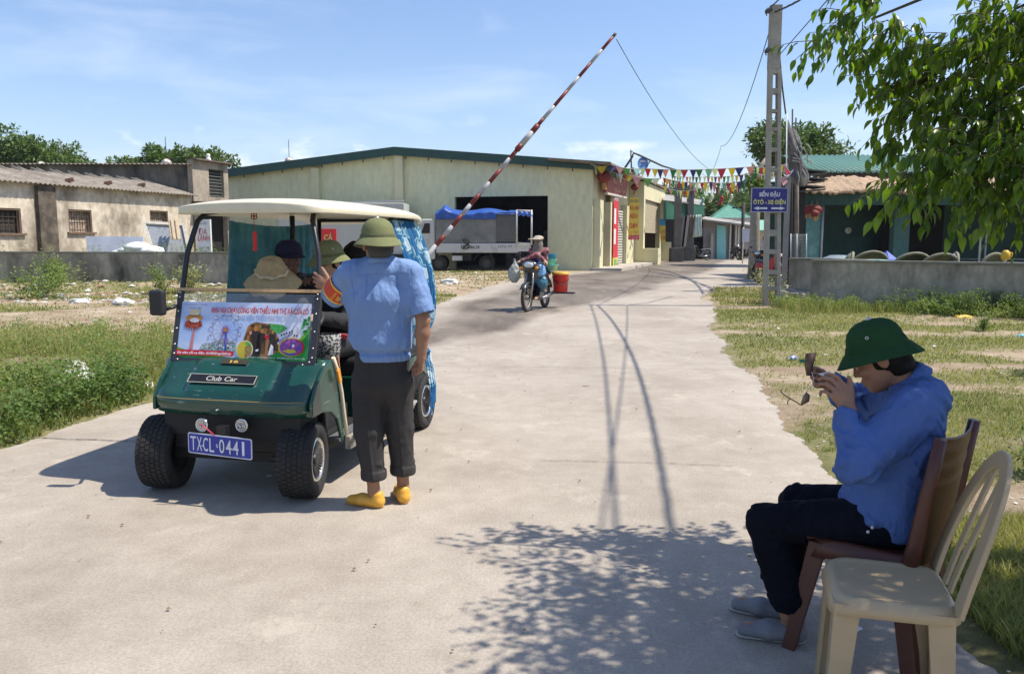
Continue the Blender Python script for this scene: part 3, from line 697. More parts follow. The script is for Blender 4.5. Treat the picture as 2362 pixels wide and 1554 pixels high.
p = G(1762, 655); bush('leafy_bush', 9.6, 30.6, .55, .7, 400, .1, GREEN, 'green weeds round the foot of the pruned tree trunk', 'weed')
# ------------------------------------------------------------------ far hill and the wood at its foot
def build_hill():
 n, m_ = 150, 34; xs = np.linspace(-500, 900, n); V = []
 def top(x): return 44 + 10 * math.sin(x / 140 + 1.2) + 5 * math.sin(x / 47) + 2.5 * math.sin(x / 17 + 1) - max(0, (-x - 10)) * .22 - max(0, x - 380) * .05
 for j in range(m_):
  v = j / (m_ - 1)
  for x in xs:
   h = max(3, top(x)); V.append((x, 640 + v * 300, h * math.sin(min(1, v * 1.25) * math.pi / 2) ** .8 + 2.2 * math.sin(x / 9 + v * 20) * math.sin(x / 5.3 - v * 31) * v))
 i = (np.arange(m_ - 1)[:, None] * n + np.arange(n - 1)[None]).ravel(); Q = np.stack([i, i + 1, i + n + 1, i + n], 1)
 link('hill', fast_mesh('hill', np.array(V), Q, [M('wooded_hill', (.035, .060, .030), .95, c2=(.075, .105, .045), lo=.35, hi=.68, scale=.09, bump=1.0, bscale=.25, spec=.1, var=.35)]), kind='structure')
build_hill()
def blob_leaves(blobs, n, ls, seed, flat=1.0, jit=.16):
 """leaf positions filling a crown made of clumps; blobs = (x, y, z, r)."""
 rg = np.random.default_rng(seed); B = np.array(blobs); w_ = B[:, 3] ** 2; k = rg.choice(len(B), n, p=w_ / w_.sum())
 d = rg.normal(size=(n, 3)); d /= np.linalg.norm(d, axis=1)[:, None]; rr = B[k, 3] * (rg.uniform(0, 1, n) ** .45) * (1 + jit * rg.normal(size=n))
 C = B[k, :3] + d * rr[:, None] * v3(1, 1, flat); return C, d
def tree(name, label, x, y, z0, h, blobs, n, ls, mat, trunk_r=.2, group=None, bark=None, cat='tree', asp=.5, flat=.8, seed=1, limbs=True):
 t = thing(name, label, cat, (x, y, z0), 0, group); bark = bark or M('bark', (.13, .11, .085), .95, c2=(.24, .21, .17), scale=3, bump=.6, bscale=20, stretch=(1, 1, .3))
 m = MB(); hb = min(b[2] for b in blobs); m.tube([(0, 0, 0), (.05 * h * .1, 0, hb * .5), (0, 0, hb), (0, 0, h * .75)], [trunk_r, trunk_r * .8, trunk_r * .65, trunk_r * .25], 9)
 if limbs:
  for b in blobs[:14]: m.tube([(0, 0, hb * .75), (b[0] * .5, b[1] * .5, hb * .8 + (b[2] - hb) * .55), (b[0], b[1], b[2])], [trunk_r * .45, trunk_r * .3, trunk_r * .08], 6)
 m.build('trunk', [bark], t)
 C, d = blob_leaves(blobs, n, ls, seed, flat); N = len(C)
 Dv = d * .7 + rdir(N) * .7 + v3(0, 0, -.15); Dv /= np.linalg.norm(Dv, axis=1)[:, None]
 Nv = d * .6 + rdir(N) * .6 + v3(0, 0, .7); Nv -= Dv * (Nv * Dv).sum(1)[:, None]; Nv /= np.linalg.norm(Nv, axis=1)[:, None]
 link('crown', leaves_mesh('crown', C, Dv, Nv, ls * rng.uniform(.6, 1.4, N), [mat], asp, np.clip(.4 + .3 * rng.normal(size=N), 0, 1)), t)
 return t
TL = M('tree_leaf', (.050, .095, .022), .55, var=.35, scale=.5, bump=0, tint=(.13, .19, .045), trans=.25, spec=.35)
def crown_px(outline, Y, base, seed, k=26, rmin=.5, rmax=1.1, deep=2.2):
 """clumps whose centres follow a crown outline seen at distance Y."""
 rg = random.Random(seed); out = []
 cx, cy = base
 for i in range(k):
  u, v = outline[rg.randrange(len(outline))]; f = rg.uniform(.1, 1) ** .55; p = D(cx + (u - cx) * f, cy + (v - cy) * f, Y)
  out.append((p.x, p.y + rg.uniform(-deep, deep), p.z, rg.uniform(rmin, rmax)))
 return out
def px_tree(label, outline, Y, base, tx, n, ls, seed, **kw):
 bl = crown_px(outline, Y, base, seed, kw.pop('k', 30), kw.pop('rmin', .5), kw.pop('rmax', 1.1)); p = D(tx, 550, Y); x0 = p.x
 bl = [(b[0] - x0, b[1] - Y, b[2], b[3]) for b in bl]; h = max(b[2] for b in bl)
 return tree(kw.pop('name', 'broadleaf_tree'), label, x0, Y, 0, h, bl, n, ls, kw.pop('mat', TL), seed=seed, **kw)
px_tree('dense broadleaf tree rising behind the old house at the left edge', [(5, 325), (45, 312), (85, 325), (110, 345), (145, 352), (185, 372), (203, 384), (-60, 330), (-120, 350), (60, 350), (120, 372), (20, 380), (-40, 375)], 58, (40, 400), 30, 15000, .30, 3, k=70, rmin=.55, rmax=1.15, trunk_r=.3, group='trees behind the old house')
px_tree('flat topped tree behind the second roof between two roof vents', [(285, 380), (330, 365), (372, 352), (410, 356), (450, 350), (490, 352), (522, 366), (405, 370), (470, 368), (300, 378)], 52, (405, 392), 400, 11000, .24, 4, k=64, rmin=.32, rmax=.6, trunk_r=.25, group='trees behind the old house')
px_tree('round leafy tree behind the lattice pole and the torn netting', [(1765, 300), (1790, 280), (1762, 330), (1815, 285), (1855, 300), (1895, 310), (1915, 335), (1920, 355), (1850, 340), (1790, 340), (1880, 370), (1820, 370)], 46, (1840, 375), 1850, 15000, .26, 5, k=60, rmin=.45, rmax=.85, trunk_r=.28)
for i, (u, v, Y_, lab) in enumerate([(1640, 470, 95, 'dark tree left of the green pyramid roof'), (1700, 462, 100, 'dark tree right behind the green pyramid roof'), (1590, 470, 105, 'dark tree behind the green corrugated sheds'), (1755, 470, 96, 'dark tree behind the blue direction sign'), (1560, 455, 110, 'dark tree beyond the end of the shop row')]):
 px_tree(lab, [(u - 40, v), (u - 15, v - 14), (u + 20, v - 10), (u + 45, v + 8), (u, v + 15), (u - 45, v + 20)], Y_, (u, v + 30), u, 3500, .5, 20 + i, k=18, rmin=1.0, rmax=2.0, trunk_r=.35, group='trees at the foot of the hill')
# ================================================================== walls and buildings
CONC_OLD = M('stained_concrete', (.06, .055, .044), .93, c2=(.38, .34, .27), lo=.30, hi=.62, scale=1.3, bump=.5, bscale=12, stretch=(1, 1, .5), var=.25, detail=9)
def wall_run(name, label, pts, h, t=.2, coping=.05, mat=None, z0=-.15):
 a = Vector(pts[0]); th = thing(name, label, 'wall', (a.x, a.y, 0)); m = MB(); c = MB()
 for p, q in zip(pts[:-1], pts[1:]):
  p, q = Vector((*p, 0)), Vector((*q, 0)); n = max(2, int((q - p).length / .5)); d = (q - p).normalized(); s = Vector((-d.y, d.x, 0)) * t / 2
  vs = []; 
  for i in range(n + 1):
   r_ = p + (q - p) * i / n; jz = random.uniform(-.008, .008)
   vs += [r_ - s + Vector((0, 0, z0)), r_ - s + Vector((0, 0, h + jz)), r_ + s + Vector((0, 0, h + jz)), r_ + s + Vector((0, 0, z0))]
  fs = [(4 * i + k, 4 * i + (k + 1) % 4, 4 * i + 4 + (k + 1) % 4, 4 * i + 4 + k) for i in range(n) for k in range(3)]
  fs += [(3, 2, 1, 0), (4 * n, 4 * n + 1, 4 * n + 2, 4 * n + 3)]; m.add(vs, fs)
  c.beam(p + Vector((0, 0, h + coping / 2 + .003)) - d * .01, q + Vector((0, 0, h + coping / 2 + .003)) + d * .01, t + .05, coping)
 m.build('wall', [mat or CONC_OLD], th, world=True); c.build('coping', [M('coping_concrete', (.20, .19, .15), .9, var=.3, scale=4, bump=.4)], th, world=True)
 return th
wall_run('boundary_wall', 'long low grey stained concrete wall across the field on the left', [(-24, 25.4), (-16.5, 24.9), (-8.2, 23.9), (-3.6, 23.6)], 1.10)
wall_run('boundary_wall', 'low grey concrete wall in front of the round boats on the right', [(6.92, 18.5), (10.4, 15.75), (15.5, 11.7)], 1.02)
t = wall_run('boundary_wall', 'short mossy wall stub right of the lattice pole on a stone footing', [(7.0, 20.2), (7.75, 19.5), (8.1, 18.0)], 1.02, z0=.28)
m = MB(); random.seed(5)
for i in range(22):
 u = random.uniform(0, 1); m.box((6.75 + u * .9 + random.uniform(-.1, .1), 20.0 - u * .8 + random.uniform(-.2, .15), random.uniform(.02, .22)), (random.uniform(.15, .4), random.uniform(.15, .3), random.uniform(.12, .25)), (random.uniform(-.3, .3), random.uniform(-.3, .3), random.uniform(0, 3)))
m.box((7.35, 19.72, .12), (1.1, .42, .3), (0, 0, -.75))
m.build('footing', [M('rubble_stone', (.35, .33, .28), .95, var=.3, scale=5, bump=.6)], t, world=True, bevel=.02)
# --- old rendered house on the left
RENDER = M('old_render', (.54, .47, .37), .92, c2=(.15, .12, .085), lo=.42, hi=.66, scale=.75, bump=.5, bscale=14, stretch=(1, 1, .7), detail=9, var=.28)
e_ = Vector((2.7, 9.5, 0)).normalized(); nrm_ = Vector((e_.y, -e_.x, 0))        # along the wall, out of the wall (towards the street)
hA = Vector((-16.9, 26.5, 0))
house = thing('old_house', 'single storey rendered house with a sagging corrugated roof', 'house', tuple(hA))
def HP(s, o, z): return hA + e_ * s + nrm_ * o + Vector((0, 0, z))
def wall_with_holes(mb, P, s0, s1, z0, z1, holes, t, back=-1):
 """wall slab in panels around rectangular holes (sa, sb, za, zb); P(s, offset, z)."""
 ss = sorted({s0, s1, *[h[0] for h in holes], *[h[1] for h in holes]}); zs = sorted({z0, z1, *[h[2] for h in holes], *[h[3] for h in holes]})
 for a, b in zip(ss[:-1], ss[1:]):
  run = None
  for c, d in list(zip(zs[:-1], zs[1:])) + [(None, None)]:
   solid = c is not None and not any(h[0] <= (a + b) / 2 <= h[1] and h[2] <= (c + d) / 2 <= h[3] for h in holes)
   if solid: run = (run[0], d) if run else (c, d)
   elif run:
    vs = [P(s, o, z) for s in (a, b) for o in (0, -t) for z in run]
    mb.add(vs, [(0, 4, 5, 1), (6, 2, 3, 7), (2, 0, 1, 3), (4, 6, 7, 5), (1, 5, 7, 3), (0, 2, 6, 4)]); run = None
s_end = 9.9
wins = [(-.9, 1.0, 1.72, 2.55), (3.0, 4.1, 1.78, 2.6), (7.2, 8.3, 1.85, 2.7)]
m = MB(); wall_with_holes(m, HP, -1.6, s_end, -.1, 3.42, wins, .22); m.build('wall', [RENDER], house, world=True)
m = MB()
for k, w_ in enumerate(wins):
 vs = [HP(w_[0], -.2, w_[2]), HP(w_[1], -.2, w_[2]), HP(w_[1], -.2, w_[3]), HP(w_[0], -.2, w_[3])]
 f = MB(); f.add(vs, [(0, 1, 2, 3)])
 fo = f.build('window', [M('window_bricks', (.45, .36, .28), .9, c2=(.22, .16, .12), lo=.4, hi=.6, scale=9, bump=.8, bscale=18, var=.3) if k else M('window_dark', (.03, .025, .02), .9)], house, world=True)
 g_ = MB(); nb = 9
 for i in range(nb + 1):
  s = w_[0] + (w_[1] - w_[0]) * i / nb; g_.beam(HP(s, -.1, w_[2]), HP(s, -.1, w_[3]), .016, .016, up=nrm_)
 for z in (.33, .66): z = w_[2] + (w_[3] - w_[2]) * z; g_.beam(HP(w_[0], -.085, z), HP(w_[1], -.085, z), .016, .016)
 _child(g_, 'window_bars', [M('rusty_bar', (.07, .045, .03), .9, var=.3)], fo, house)
 g_ = MB(); s0_, s1_, z0_, z1_ = w_
 g_.beam(HP(s0_ - .1, .03, z0_ - .035), HP(s1_ + .1, .03, z0_ - .035), .12, .06)
 for a, b in ((HP(s0_ + .03, -.05, z0_), HP(s0_ + .03, -.05, z1_)), (HP(s1_ - .03, -.05, z0_), HP(s1_ - .03, -.05, z1_)), (HP(s0_ + .06, -.05, z1_ - .03), HP(s1_ - .06, -.05, z1_ - .03))): g_.beam(a, b, .06, .06, up=nrm_)
 _child(g_, 'window_frame', [M('old_wood', (.13, .08, .05), .85, var=.3)], fo, house)
m = MB(); m.add([HP(s, o, z) for s in (1.6, 2.35) for o in (.003, .16) for z in (-.1, 3.35)], [(0, 4, 5, 1)[::-1], (6, 2, 3, 7)[::-1], (2, 0, 1, 3)[::-1], (4, 6, 7, 5)[::-1], (1, 5, 7, 3)[::-1]])
m.build('buttress', [M('black_mould', (.055, .045, .035), .97, c2=(.17, .135, .10), lo=.4, hi=.7, scale=2.5, bump=.6)], house, world=True)
def corr(mb, P0, U, Vv, N, lu, lv, pitch, amp, thick=.01, nv=3, sag=0.0, seed=0):
 rg = random.Random(seed); nu = max(4, int(lu / pitch * 6)); P0, U, Vv, N = map(Vector, (P0, U, Vv, N)); js = [rg.uniform(-1, 1) for _ in range(64)]
 def f(u, v):
  s = u * lu; return P0 + U * s + Vv * (v * lv) + N * (amp * math.cos(2 * math.pi * s / pitch) - sag * math.sin(v * math.pi) + .006 * js[int(s / .9) % 64])
 mb.grid(f, nu, nv)
m = MB(); up = (Vector((0, 0, .62)) - nrm_ * 2.25).normalized(); nn = e_.cross(up) * -1
if nn.z < 0: nn = -nn
corr(m, HP(-2.2, .30, 3.42), e_, up, nn, s_end + 2.25, 2.35, .20, .028, nv=6, seed=3)
ROOFM = M('cement_roofing', (.15, .125, .10), .95, c2=(.30, .265, .22), lo=.35, hi=.7, scale=2.2, bump=.5, var=.2)
m.build('roof', [ROOFM], house, world=True, solid=.02)
m = MB()   # back slope
dn = (Vector((0, 0, -.5)) - nrm_ * 2.25).normalized(); corr(m, HP(-2.2, .30, 3.42) + up * 2.35, e_, dn, Vector((0, 0, 1)), s_end + 1.0, 2.2, .20, .028, nv=3, seed=4)
m.build('roof', [ROOFM], house, world=True, solid=.02)
m = MB(); ridge0 = HP(-2.2, .30, 3.42) + up * 2.35
for i in range(14):
 m = MB(); s = -.2 + i * .86; c = ridge0 + e_ * (s + 1.0) + Vector((0, 0, .05)); m.lathe([(.13, -.25), (.13, .25)], c, (up + Vector((0, 0, .1))), 10, a0=-.2, a1=math.pi + .2, x=e_); m.build('ridge_tile', [M('ridge_cement', (.24, .215, .18), .95, var=.25, scale=3)], house, world=True, solid=.03)
for k, (s, v) in enumerate(((3.4, .25), (5.4, .3), (-.6, .22), (7.5, .4))):
 b = MB(); c = HP(s, .30, 3.42) + up * v * 2.3 + nn * .10; b.box(c, (.28, .16, .13), (0, -.2, .3)); b.build('roof_brick', [M('old_brick', (.14, .075, .05), .95, var=.3)], house, world=True, bevel=.01)
# --- taller block behind with parapet
tb = thing('concrete_block_building', 'taller windowless dark grey building behind the old house', 'building', (-14.3, 36.3, 0))
m = MB(); m.add([(-27, 36.4, -.1), (-14.25, 36.4, -.1), (-14.25, 36.4, 4.78), (-27, 36.4, 4.78), (-27, 39.6, -.1), (-27, 39.6, 4.78), (-14.25, 39.6, -.1), (-14.25, 39.6, 4.78)], [(0, 1, 2, 3), (4, 0, 3, 5), (1, 6, 7, 2), (6, 4, 5, 7)])
DARKW = M('shaded_block_wall', (.038, .037, .033), .95, c2=(.21, .19, .155), lo=.34, hi=.66, scale=.9, bump=.5, stretch=(1, 1, .35), var=.25)  # shade of the front face is put into this dark colour, along with streaks
m.build('wall', [DARKW], tb, world=True)
m = MB(); corr(m, (-27.2, 36.15, 4.82), (1, 0, 0), Vector((0, 1, .03)).normalized(), (0, 0, 1), 13.0, 3.6, .2, .03, nv=2, seed=6); m.build('roof', [ROOFM], tb, world=True, solid=.02)
tower = MB(); PP = lambda s, o, z: Vector((-14.22, 36.3, 0)) + e_ * s + nrm_ * o + Vector((0, 0, z))
wall_with_holes(tower, PP, 0, 2.6, 3.2, 5.02, [(1.15, 2.25, 3.45, 4.72)], .25); wall_with_holes(tower, PP, 0, 2.6, -.1, 3.05, [(.3, 2.4, -.1, 2.85)], .25)
tower.build('side_wall', [M('rendered_tower', (.34, .29, .225), .93, c2=(.15, .125, .10), lo=.42, hi=.68, scale=1.2, bump=.4, stretch=(1, 1, .5), var=.2)], tb, world=True)
m = MB(); m.add([PP(1.15, -.2, 3.45), PP(2.25, -.2, 3.45), PP(2.25, -.2, 4.72), PP(1.15, -.2, 4.72)], [(0, 1, 2, 3)]); wo_ = m.build('window', [M('window_dark')], tb, world=True)
g_ = MB()
for i in range(9): z = 3.5 + i * .15; g_.beam(PP(1.15, -.12, z), PP(2.25, -.12, z), .03, .05, up=nrm_ + Vector((0, 0, .6)))
_child(g_, 'shutter_slats', [M('grey_green_paint', (.10, .12, .11), .7)], wo_, tb)
m = MB(); m.beam(PP(-.3, .2, 3.12), PP(2.7, .2, 3.12), .9, .12); m.build('ledge', [M('ledge_concrete', (.12, .09, .07), .95, var=.4, scale=4, bump=.5)], tb, world=True)
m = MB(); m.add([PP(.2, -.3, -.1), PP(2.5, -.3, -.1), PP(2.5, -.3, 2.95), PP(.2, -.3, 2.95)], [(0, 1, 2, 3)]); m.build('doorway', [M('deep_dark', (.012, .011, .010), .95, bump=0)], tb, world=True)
m = MB(); m.beam(PP(0, .04, 5.06), PP(2.65, .04, 5.06), .4, .07); m.build('parapet', [M('ledge_concrete')], tb, world=True)
def vent(px, py, Y, r, label, rod=0.0):
 p = D(px, py, Y); t = thing('roof_vent', label, 'roof vent', (p.x, Y, p.z - r * 2.2), 0, 'round metal vents on the roofs'); m = MB()
 m.lathe([(r * .75, 0), (r * .7, r * .9)], (0, 0, 0), seg=14); m.build('neck', [M('galvanised', (.42, .40, .37), .45, metal=.7, var=.15)], t)
 m = MB(); m.lathe([(r * .5, r * .9), (r * .95, r * 1.3), (r * 1.05, r * 1.75), (r * .95, r * 2.2), (r * .55, r * 2.6), (.01, r * 2.75)], (0, 0, 0), seg=18); hd = m.build('turbine', [M('vent_metal', (.50, .42, .36), .4, metal=.6, var=.2, wave=('X', 9, .5))], t)
 if rod: m = MB(); m.tube([(0, 0, r * 2.7), (0, 0, r * 2.7 + rod)], .018, 5); m.build('lightning_rod', [M('dark_steel', (.08, .08, .085), .6, metal=.4)], t)
vent(95, 378, 40, .22, 'small round metal vent on the roof in front of the left tree'); vent(384, 372, 38, .22, 'round metal vent on the dark building in the middle', 1.0)
vent(667, 368, 47, .24, 'round metal vent with a tall rod above the green edged hall roof', 1.0)
p = D(470, 378, 38); t = thing('roof_statue', 'small white crouching figure ornament on the parapet corner', 'ornament', (p.x, 38.6, 5.06)); m = MB()
m.lathe([(.16, 0), (.15, .05), (.11, .1), (.10, .2), (.07, .27), (.055, .3), (.075, .36), (.06, .43), (.01, .46)], (0, 0, 0), sx=1.3, seg=14); m.ball((-.17, 0, .07), .09, 10, sx=1.7); m.build('figure', [M('white_plaster', (.72, .72, .7), .8)], t)
def lean_panel(name, label, corners, Y0, Y1, mat, cat='panel', th=.06):
 """corners in pixels: bottom-left, bottom-right, top-right, top-left; bottom at Y0, top at Y1."""
 P = [D(*corners[0], Y0), D(*corners[1], Y0), D(*corners[2], Y1), D(*corners[3], Y1)]; t = thing(name, label, cat, (P[0].x, P[0].y, 0)); m = MB(); n = (P[1] - P[0]).cross(P[3] - P[0]).normalized()
 m.add(P + [p - n * th for p in P], [(0, 1, 2, 3), (7, 6, 5, 4), (0, 4, 5, 1), (1, 5, 6, 2), (2, 6, 7, 3), (3, 7, 4, 0)]); return t, m, P, n
t, m, P, n = lean_panel('metal_sheet', 'long pale grey metal sheet leaning behind the left wall', [(207, 618), (332, 618), (330, 546), (197, 545)], 28.0, 28.4, None); m.build('sheet', [M('pale_sheet', (.50, .53, .58), .4, metal=.35, var=.12, scale=2, bump=.5, bscale=3)], t, world=True)
t, m, P, n = lean_panel('iron_gate_panel', 'grey leaning gate leaf with dark streaks and pale frame', [(362, 612), (444, 612), (425, 520), (332, 515)], 28.6, 29.8, None)
m.build('sheet', [M('streaked_sheet', (.30, .32, .34), .5, c2=(.04, .04, .045), lo=.60, hi=.66, scale=5, stretch=(3, 3, .15), bump=.2, metal=.2)], t, world=True)
f = MB()
for a, b in ((P[0], P[3]), (P[3], P[2]), (P[1], P[2])): f.beam(a + n * .03, b + n * .03, .12, .08, up=n)
f.build('frame', [M('pale_timber', (.5, .46, .38), .8, var=.2)], t, world=True)
p = D(398, 545, 28.4); t = thing('draped_cloth', 'tan cloth hanging over the leaning gate leaf', 'cloth', (p.x, p.y, 0)); m = MB()
def f_(u, v): q = D(388 + 22 * u + 6 * v, 508 + 44 * v, 29.5 - 1.1 * v - .1); return q + Vector((0, .05 * math.sin(u * 14), 0))
m.grid(f_, 16, 10); m.build('cloth', [M('tan_cloth', (.36, .28, .19), .95, var=.25, scale=12)], t, world=True, solid=.02)
pl = thing('plaster_sack_heap', 'heap of white sacks showing over the left wall', 'sacks', (-11.8, 26.6, 0)); m = MB()
for u, v, s in ((318, 572, .35), (300, 580, .3), (345, 580, .35), (280, 585, .25), (330, 588, .35)):
 p = D(u, v, 26.6); m.ball(p, s, 12, sx=1.4, sz=.55)
for v in range(len(m.V)): m.V[v] = m.V[v] + Vector((random.uniform(-1, 1), random.uniform(-1, 1), random.uniform(-1, 1))) * .025
m.box((-11.6, 26.7, .5), (2.2, .8, .9)); m.build('sacks', [M('white_sack', (.70, .70, .68), .8, bump=.6, bscale=9)], pl, world=True)
sg = thing('shop_sign', 'upright white sign with red letters DA LANH behind the left wall', 'sign', (-11.2, 28.0, 0)); P = [D(456, 622, 28), D(489, 622, 28), D(484, 506, 28), D(453, 506, 28)]; m = MB(); U = (P[2] - P[3]).normalized(); W_ = (P[3] - P[0]).normalized(); n = U.cross(W_)
m.add(P + [q - n * .12 for q in P], [(0, 1, 2, 3), (7, 6, 5, 4), (0, 4, 5, 1), (1, 5, 6, 2), (2, 6, 7, 3), (3, 7, 4, 0)]); m.build('board', [M('sign_white', (.62, .63, .62), .6, var=.08)], sg, world=True)
m = MB(); m.text('ĐA', D(468, 534, 28), U, W_, .23, .30, bold=.0, lift=.006); m.text('LẠNH', D(470, 551, 28), U, W_, .25, .40, bold=.02, lift=.006); m.build('lettering', [M('sign_red', (.45, .03, .05), .6, bump=0)], sg, world=True)
m = MB(); m.text('Xúc Xích', D(468, 514, 28), U, W_, .12, .28, lift=.006); m.text('KEM - TRÀ\nĐT 0912', D(472, 575, 28), U, W_, .2, .36, lift=.006); m.build('lettering', [M('sign_grey', (.15, .15, .17), .6, bump=0)], sg, world=True)
# --- yellow market hall
HALLC = Vector((3.88, 39.14, 0)); HL = Vector((-15.6, 44.3, 0)); fd = (HL - HALLC).normalized(); fl = (HL - HALLC).length; fnv = Vector((fd.y, -fd.x, 0))
if fnv.y > 0: fnv = -fnv
hall = thing('market_hall', 'big pale yellow hall with a green edged gable roof', 'building', tuple(HALLC))
YEL = M('yellow_wall', (.60, .56, .36), .88, var=.07, scale=.8, bump=.12, bscale=10, extra=None)
YELF = M('yellow_front_wall', (.66, .64, .41), .88, c2=(.52, .50, .34), lo=.50, hi=.85, scale=.7, bump=.2, bscale=8, var=.10, stretch=(1, 1, .45), detail=4)
def FP(s, o, z): return HALLC + fd * s + fnv * o + Vector((0, 0, z))
EV, AP = 5.0, 5.93
m = MB(); wall_with_holes(m, lambda s, o, z: FP(s, o, z), 0, fl, -.1, EV - .2, [(2.2, 7.0, -.1, 3.62)], .25)
m.prism([(0, EV - .2), (fl, EV - .2), (fl, EV), (fl / 2, AP), (0, EV)], FP(0, 0, 0), fd, (0, 0, 1), .25, n=-fnv); m.build('front_wall', [YELF], hall, world=True)
for s, ztop in ((14.6, 5.2), (9.9, 5.85)):
 m = MB(); P0 = [FP(a, o, z) for a in (s - .22, s + .22) for o in (.002, .28) for z in (-.1, ztop)]
 m.add(P0, [(0, 4, 5, 1), (6, 2, 3, 7), (2, 0, 1, 3), (4, 6, 7, 5), (1, 5, 7, 3)]); m.build('pilaster', [YEL], hall, world=True)
m = MB(); dpt = fnv * -24
for side in (0, 1):
 s0_, s1_ = (fl / 2, -.9) if side else (fl / 2, fl + .35); z1_ = EV + (AP - EV) * (1 - abs(s1_ - fl / 2) / (fl / 2))
 a, b = FP(s0_, .35, AP + .18), FP(s1_, .35, z1_ + .18); m.add([a, b, b + dpt, a + dpt, a - Vector((0, 0, .1)), b - Vector((0, 0, .1)), b + dpt - Vector((0, 0, .1)), a + dpt - Vector((0, 0, .1))], [(0, 1, 2, 3), (7, 6, 5, 4), (0, 4, 5, 1), (1, 5, 6, 2), (3, 2, 6, 7)])
 f = MB(); fc = [FP(s0_, .36, AP + .21), FP(s1_, .36, z1_ + .21)]; dz = Vector((0, 0, .42)); k = fnv * .05
 f.add([fc[0] + k, fc[1] + k, fc[1] + k - dz, fc[0] + k - dz, fc[0] - k, fc[1] - k, fc[1] - k - dz, fc[0] - k - dz], [(0, 1, 2, 3), (7, 6, 5, 4), (0, 4, 5, 1), (3, 2, 6, 7), (1, 5, 6, 2)]); f.build('fascia', [M('green_tin', (.012, .055, .045), .45, var=.2, scale=2, wave=('X', 12, .15))], hall, world=True)
 for i in range(9):
  q = fc[0].lerp(fc[1], (i + .5) / 9) - dz; hk = MB(); hk.box(q - Vector((0, 0, .07)) - fnv * .02, (.06, .04, .16)); hk.build('roof_hook', [M('dark_steel')], hall, world=True)
m.build('roof', [M('green_roof_sheet', (.03, .12, .09), .5, var=.2, scale=1)], hall, world=True)
m = MB()   # opening: reveals and deep interior, so the doorway reads as a real room
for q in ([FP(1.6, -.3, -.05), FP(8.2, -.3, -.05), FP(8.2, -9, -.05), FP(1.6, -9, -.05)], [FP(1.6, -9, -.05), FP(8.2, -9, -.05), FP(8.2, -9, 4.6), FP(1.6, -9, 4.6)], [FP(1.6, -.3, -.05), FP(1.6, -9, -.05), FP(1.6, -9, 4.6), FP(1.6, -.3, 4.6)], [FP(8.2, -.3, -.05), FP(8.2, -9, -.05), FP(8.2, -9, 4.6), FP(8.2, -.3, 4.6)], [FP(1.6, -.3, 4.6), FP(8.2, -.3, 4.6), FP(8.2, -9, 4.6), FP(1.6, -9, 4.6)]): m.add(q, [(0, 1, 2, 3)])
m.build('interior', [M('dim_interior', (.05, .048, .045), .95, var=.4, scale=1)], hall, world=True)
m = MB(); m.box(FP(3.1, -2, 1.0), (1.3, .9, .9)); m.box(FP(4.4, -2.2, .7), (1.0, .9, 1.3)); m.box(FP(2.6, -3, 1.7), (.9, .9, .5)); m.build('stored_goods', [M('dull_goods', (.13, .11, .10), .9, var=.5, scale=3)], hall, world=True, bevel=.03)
# --- shops along the street side of the hall
sd = Vector((.313, .95, 0)).normalized(); so = Vector((sd.y, -sd.x, 0))
def SP(s, o, z): return HALLC + sd * s + so * o + Vector((0, 0, z))
shop = thing('corner_shop', 'yellow shop front at the hall corner with a red signboard', 'shop', tuple(SP(.2, 0, 0)))
m = MB(); wall_with_holes(m, SP, 0, 9.9, -.1, 5.0, [(.95, 2.7, -.1, 3.25), (4.6, 7.4, -.1, 3.15)], .30); m.build('wall', [YEL], shop, world=True)
for a, b, z in ((.15, .95, 3.4), (2.7, 4.6, 3.4), (7.4, 9.9, 3.4)):
 m = MB(); P0 = [SP(s, o, zz) for s in (a + .02, b - .02) for o in (.002, .35) for zz in (-.1, z)]; m.add(P0, [(4, 0, 1, 5)[::-1], (2, 6, 7, 3)[::-1], (0, 2, 3, 1)[::-1], (6, 4, 5, 7)[::-1], (5, 1, 3, 7)[::-1]]); m.build('pier', [YEL], shop, world=True)
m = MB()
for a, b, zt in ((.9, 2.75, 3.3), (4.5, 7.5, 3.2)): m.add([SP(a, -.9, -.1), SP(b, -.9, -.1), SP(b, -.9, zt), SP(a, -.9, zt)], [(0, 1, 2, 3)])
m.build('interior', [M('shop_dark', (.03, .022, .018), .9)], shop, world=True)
m = MB()
for i in range(22): z = .1 + i * .14; m.beam(SP(5.4, .12, z), SP(7.38, .12, z), .05, .09)
m.build('roller_shutter', [M('pale_slats', (.55, .54, .47), .6, var=.12)], shop, world=True)
m = MB()
for i in range(5): z = 2.62 + i * .13; m.beam(SP(1.0, -.1, z), SP(2.65, -.1, z), .05, .11)
m.build('roller_shutter', [M('pale_slats')], shop, world=True)
m = MB(); m.add([SP(s, o, z) for s in (-.2, 10) for o in (0, 1.5) for z in (-.12, .13)], [(4, 0, 1, 5)[::-1], (2, 6, 7, 3)[::-1], (0, 2, 3, 1)[::-1], (6, 4, 5, 7)[::-1], (5, 1, 3, 7)[::-1]]); m.build('step', [M('step_concrete', (.42, .38, .32), .9, var=.15, scale=3)], shop, world=True)
m = MB(); m.add([SP(-.9, 1.05, 5.05), SP(20.5, 1.05, 5.05), SP(20.5, -2, 5.35), SP(-.9, -2, 5.35), SP(-.9, 1.05, 4.95), SP(20.5, 1.05, 4.95), SP(20.5, -2, 5.25), SP(-.9, -2, 5.25)], [(0, 1, 2, 3), (7, 6, 5, 4), (0, 4, 5, 1), (0, 3, 7, 4), (1, 5, 6, 2)]); m.build('eave', [M('rusty_sheet', (.20, .15, .10), .85, var=.3, scale=2)], shop, world=True)
sb = thing('red_signboard', 'faded red shop signboard above the corner shop doors', 'signboard', tuple(SP(4.5, .4, 3.3))); m = MB()
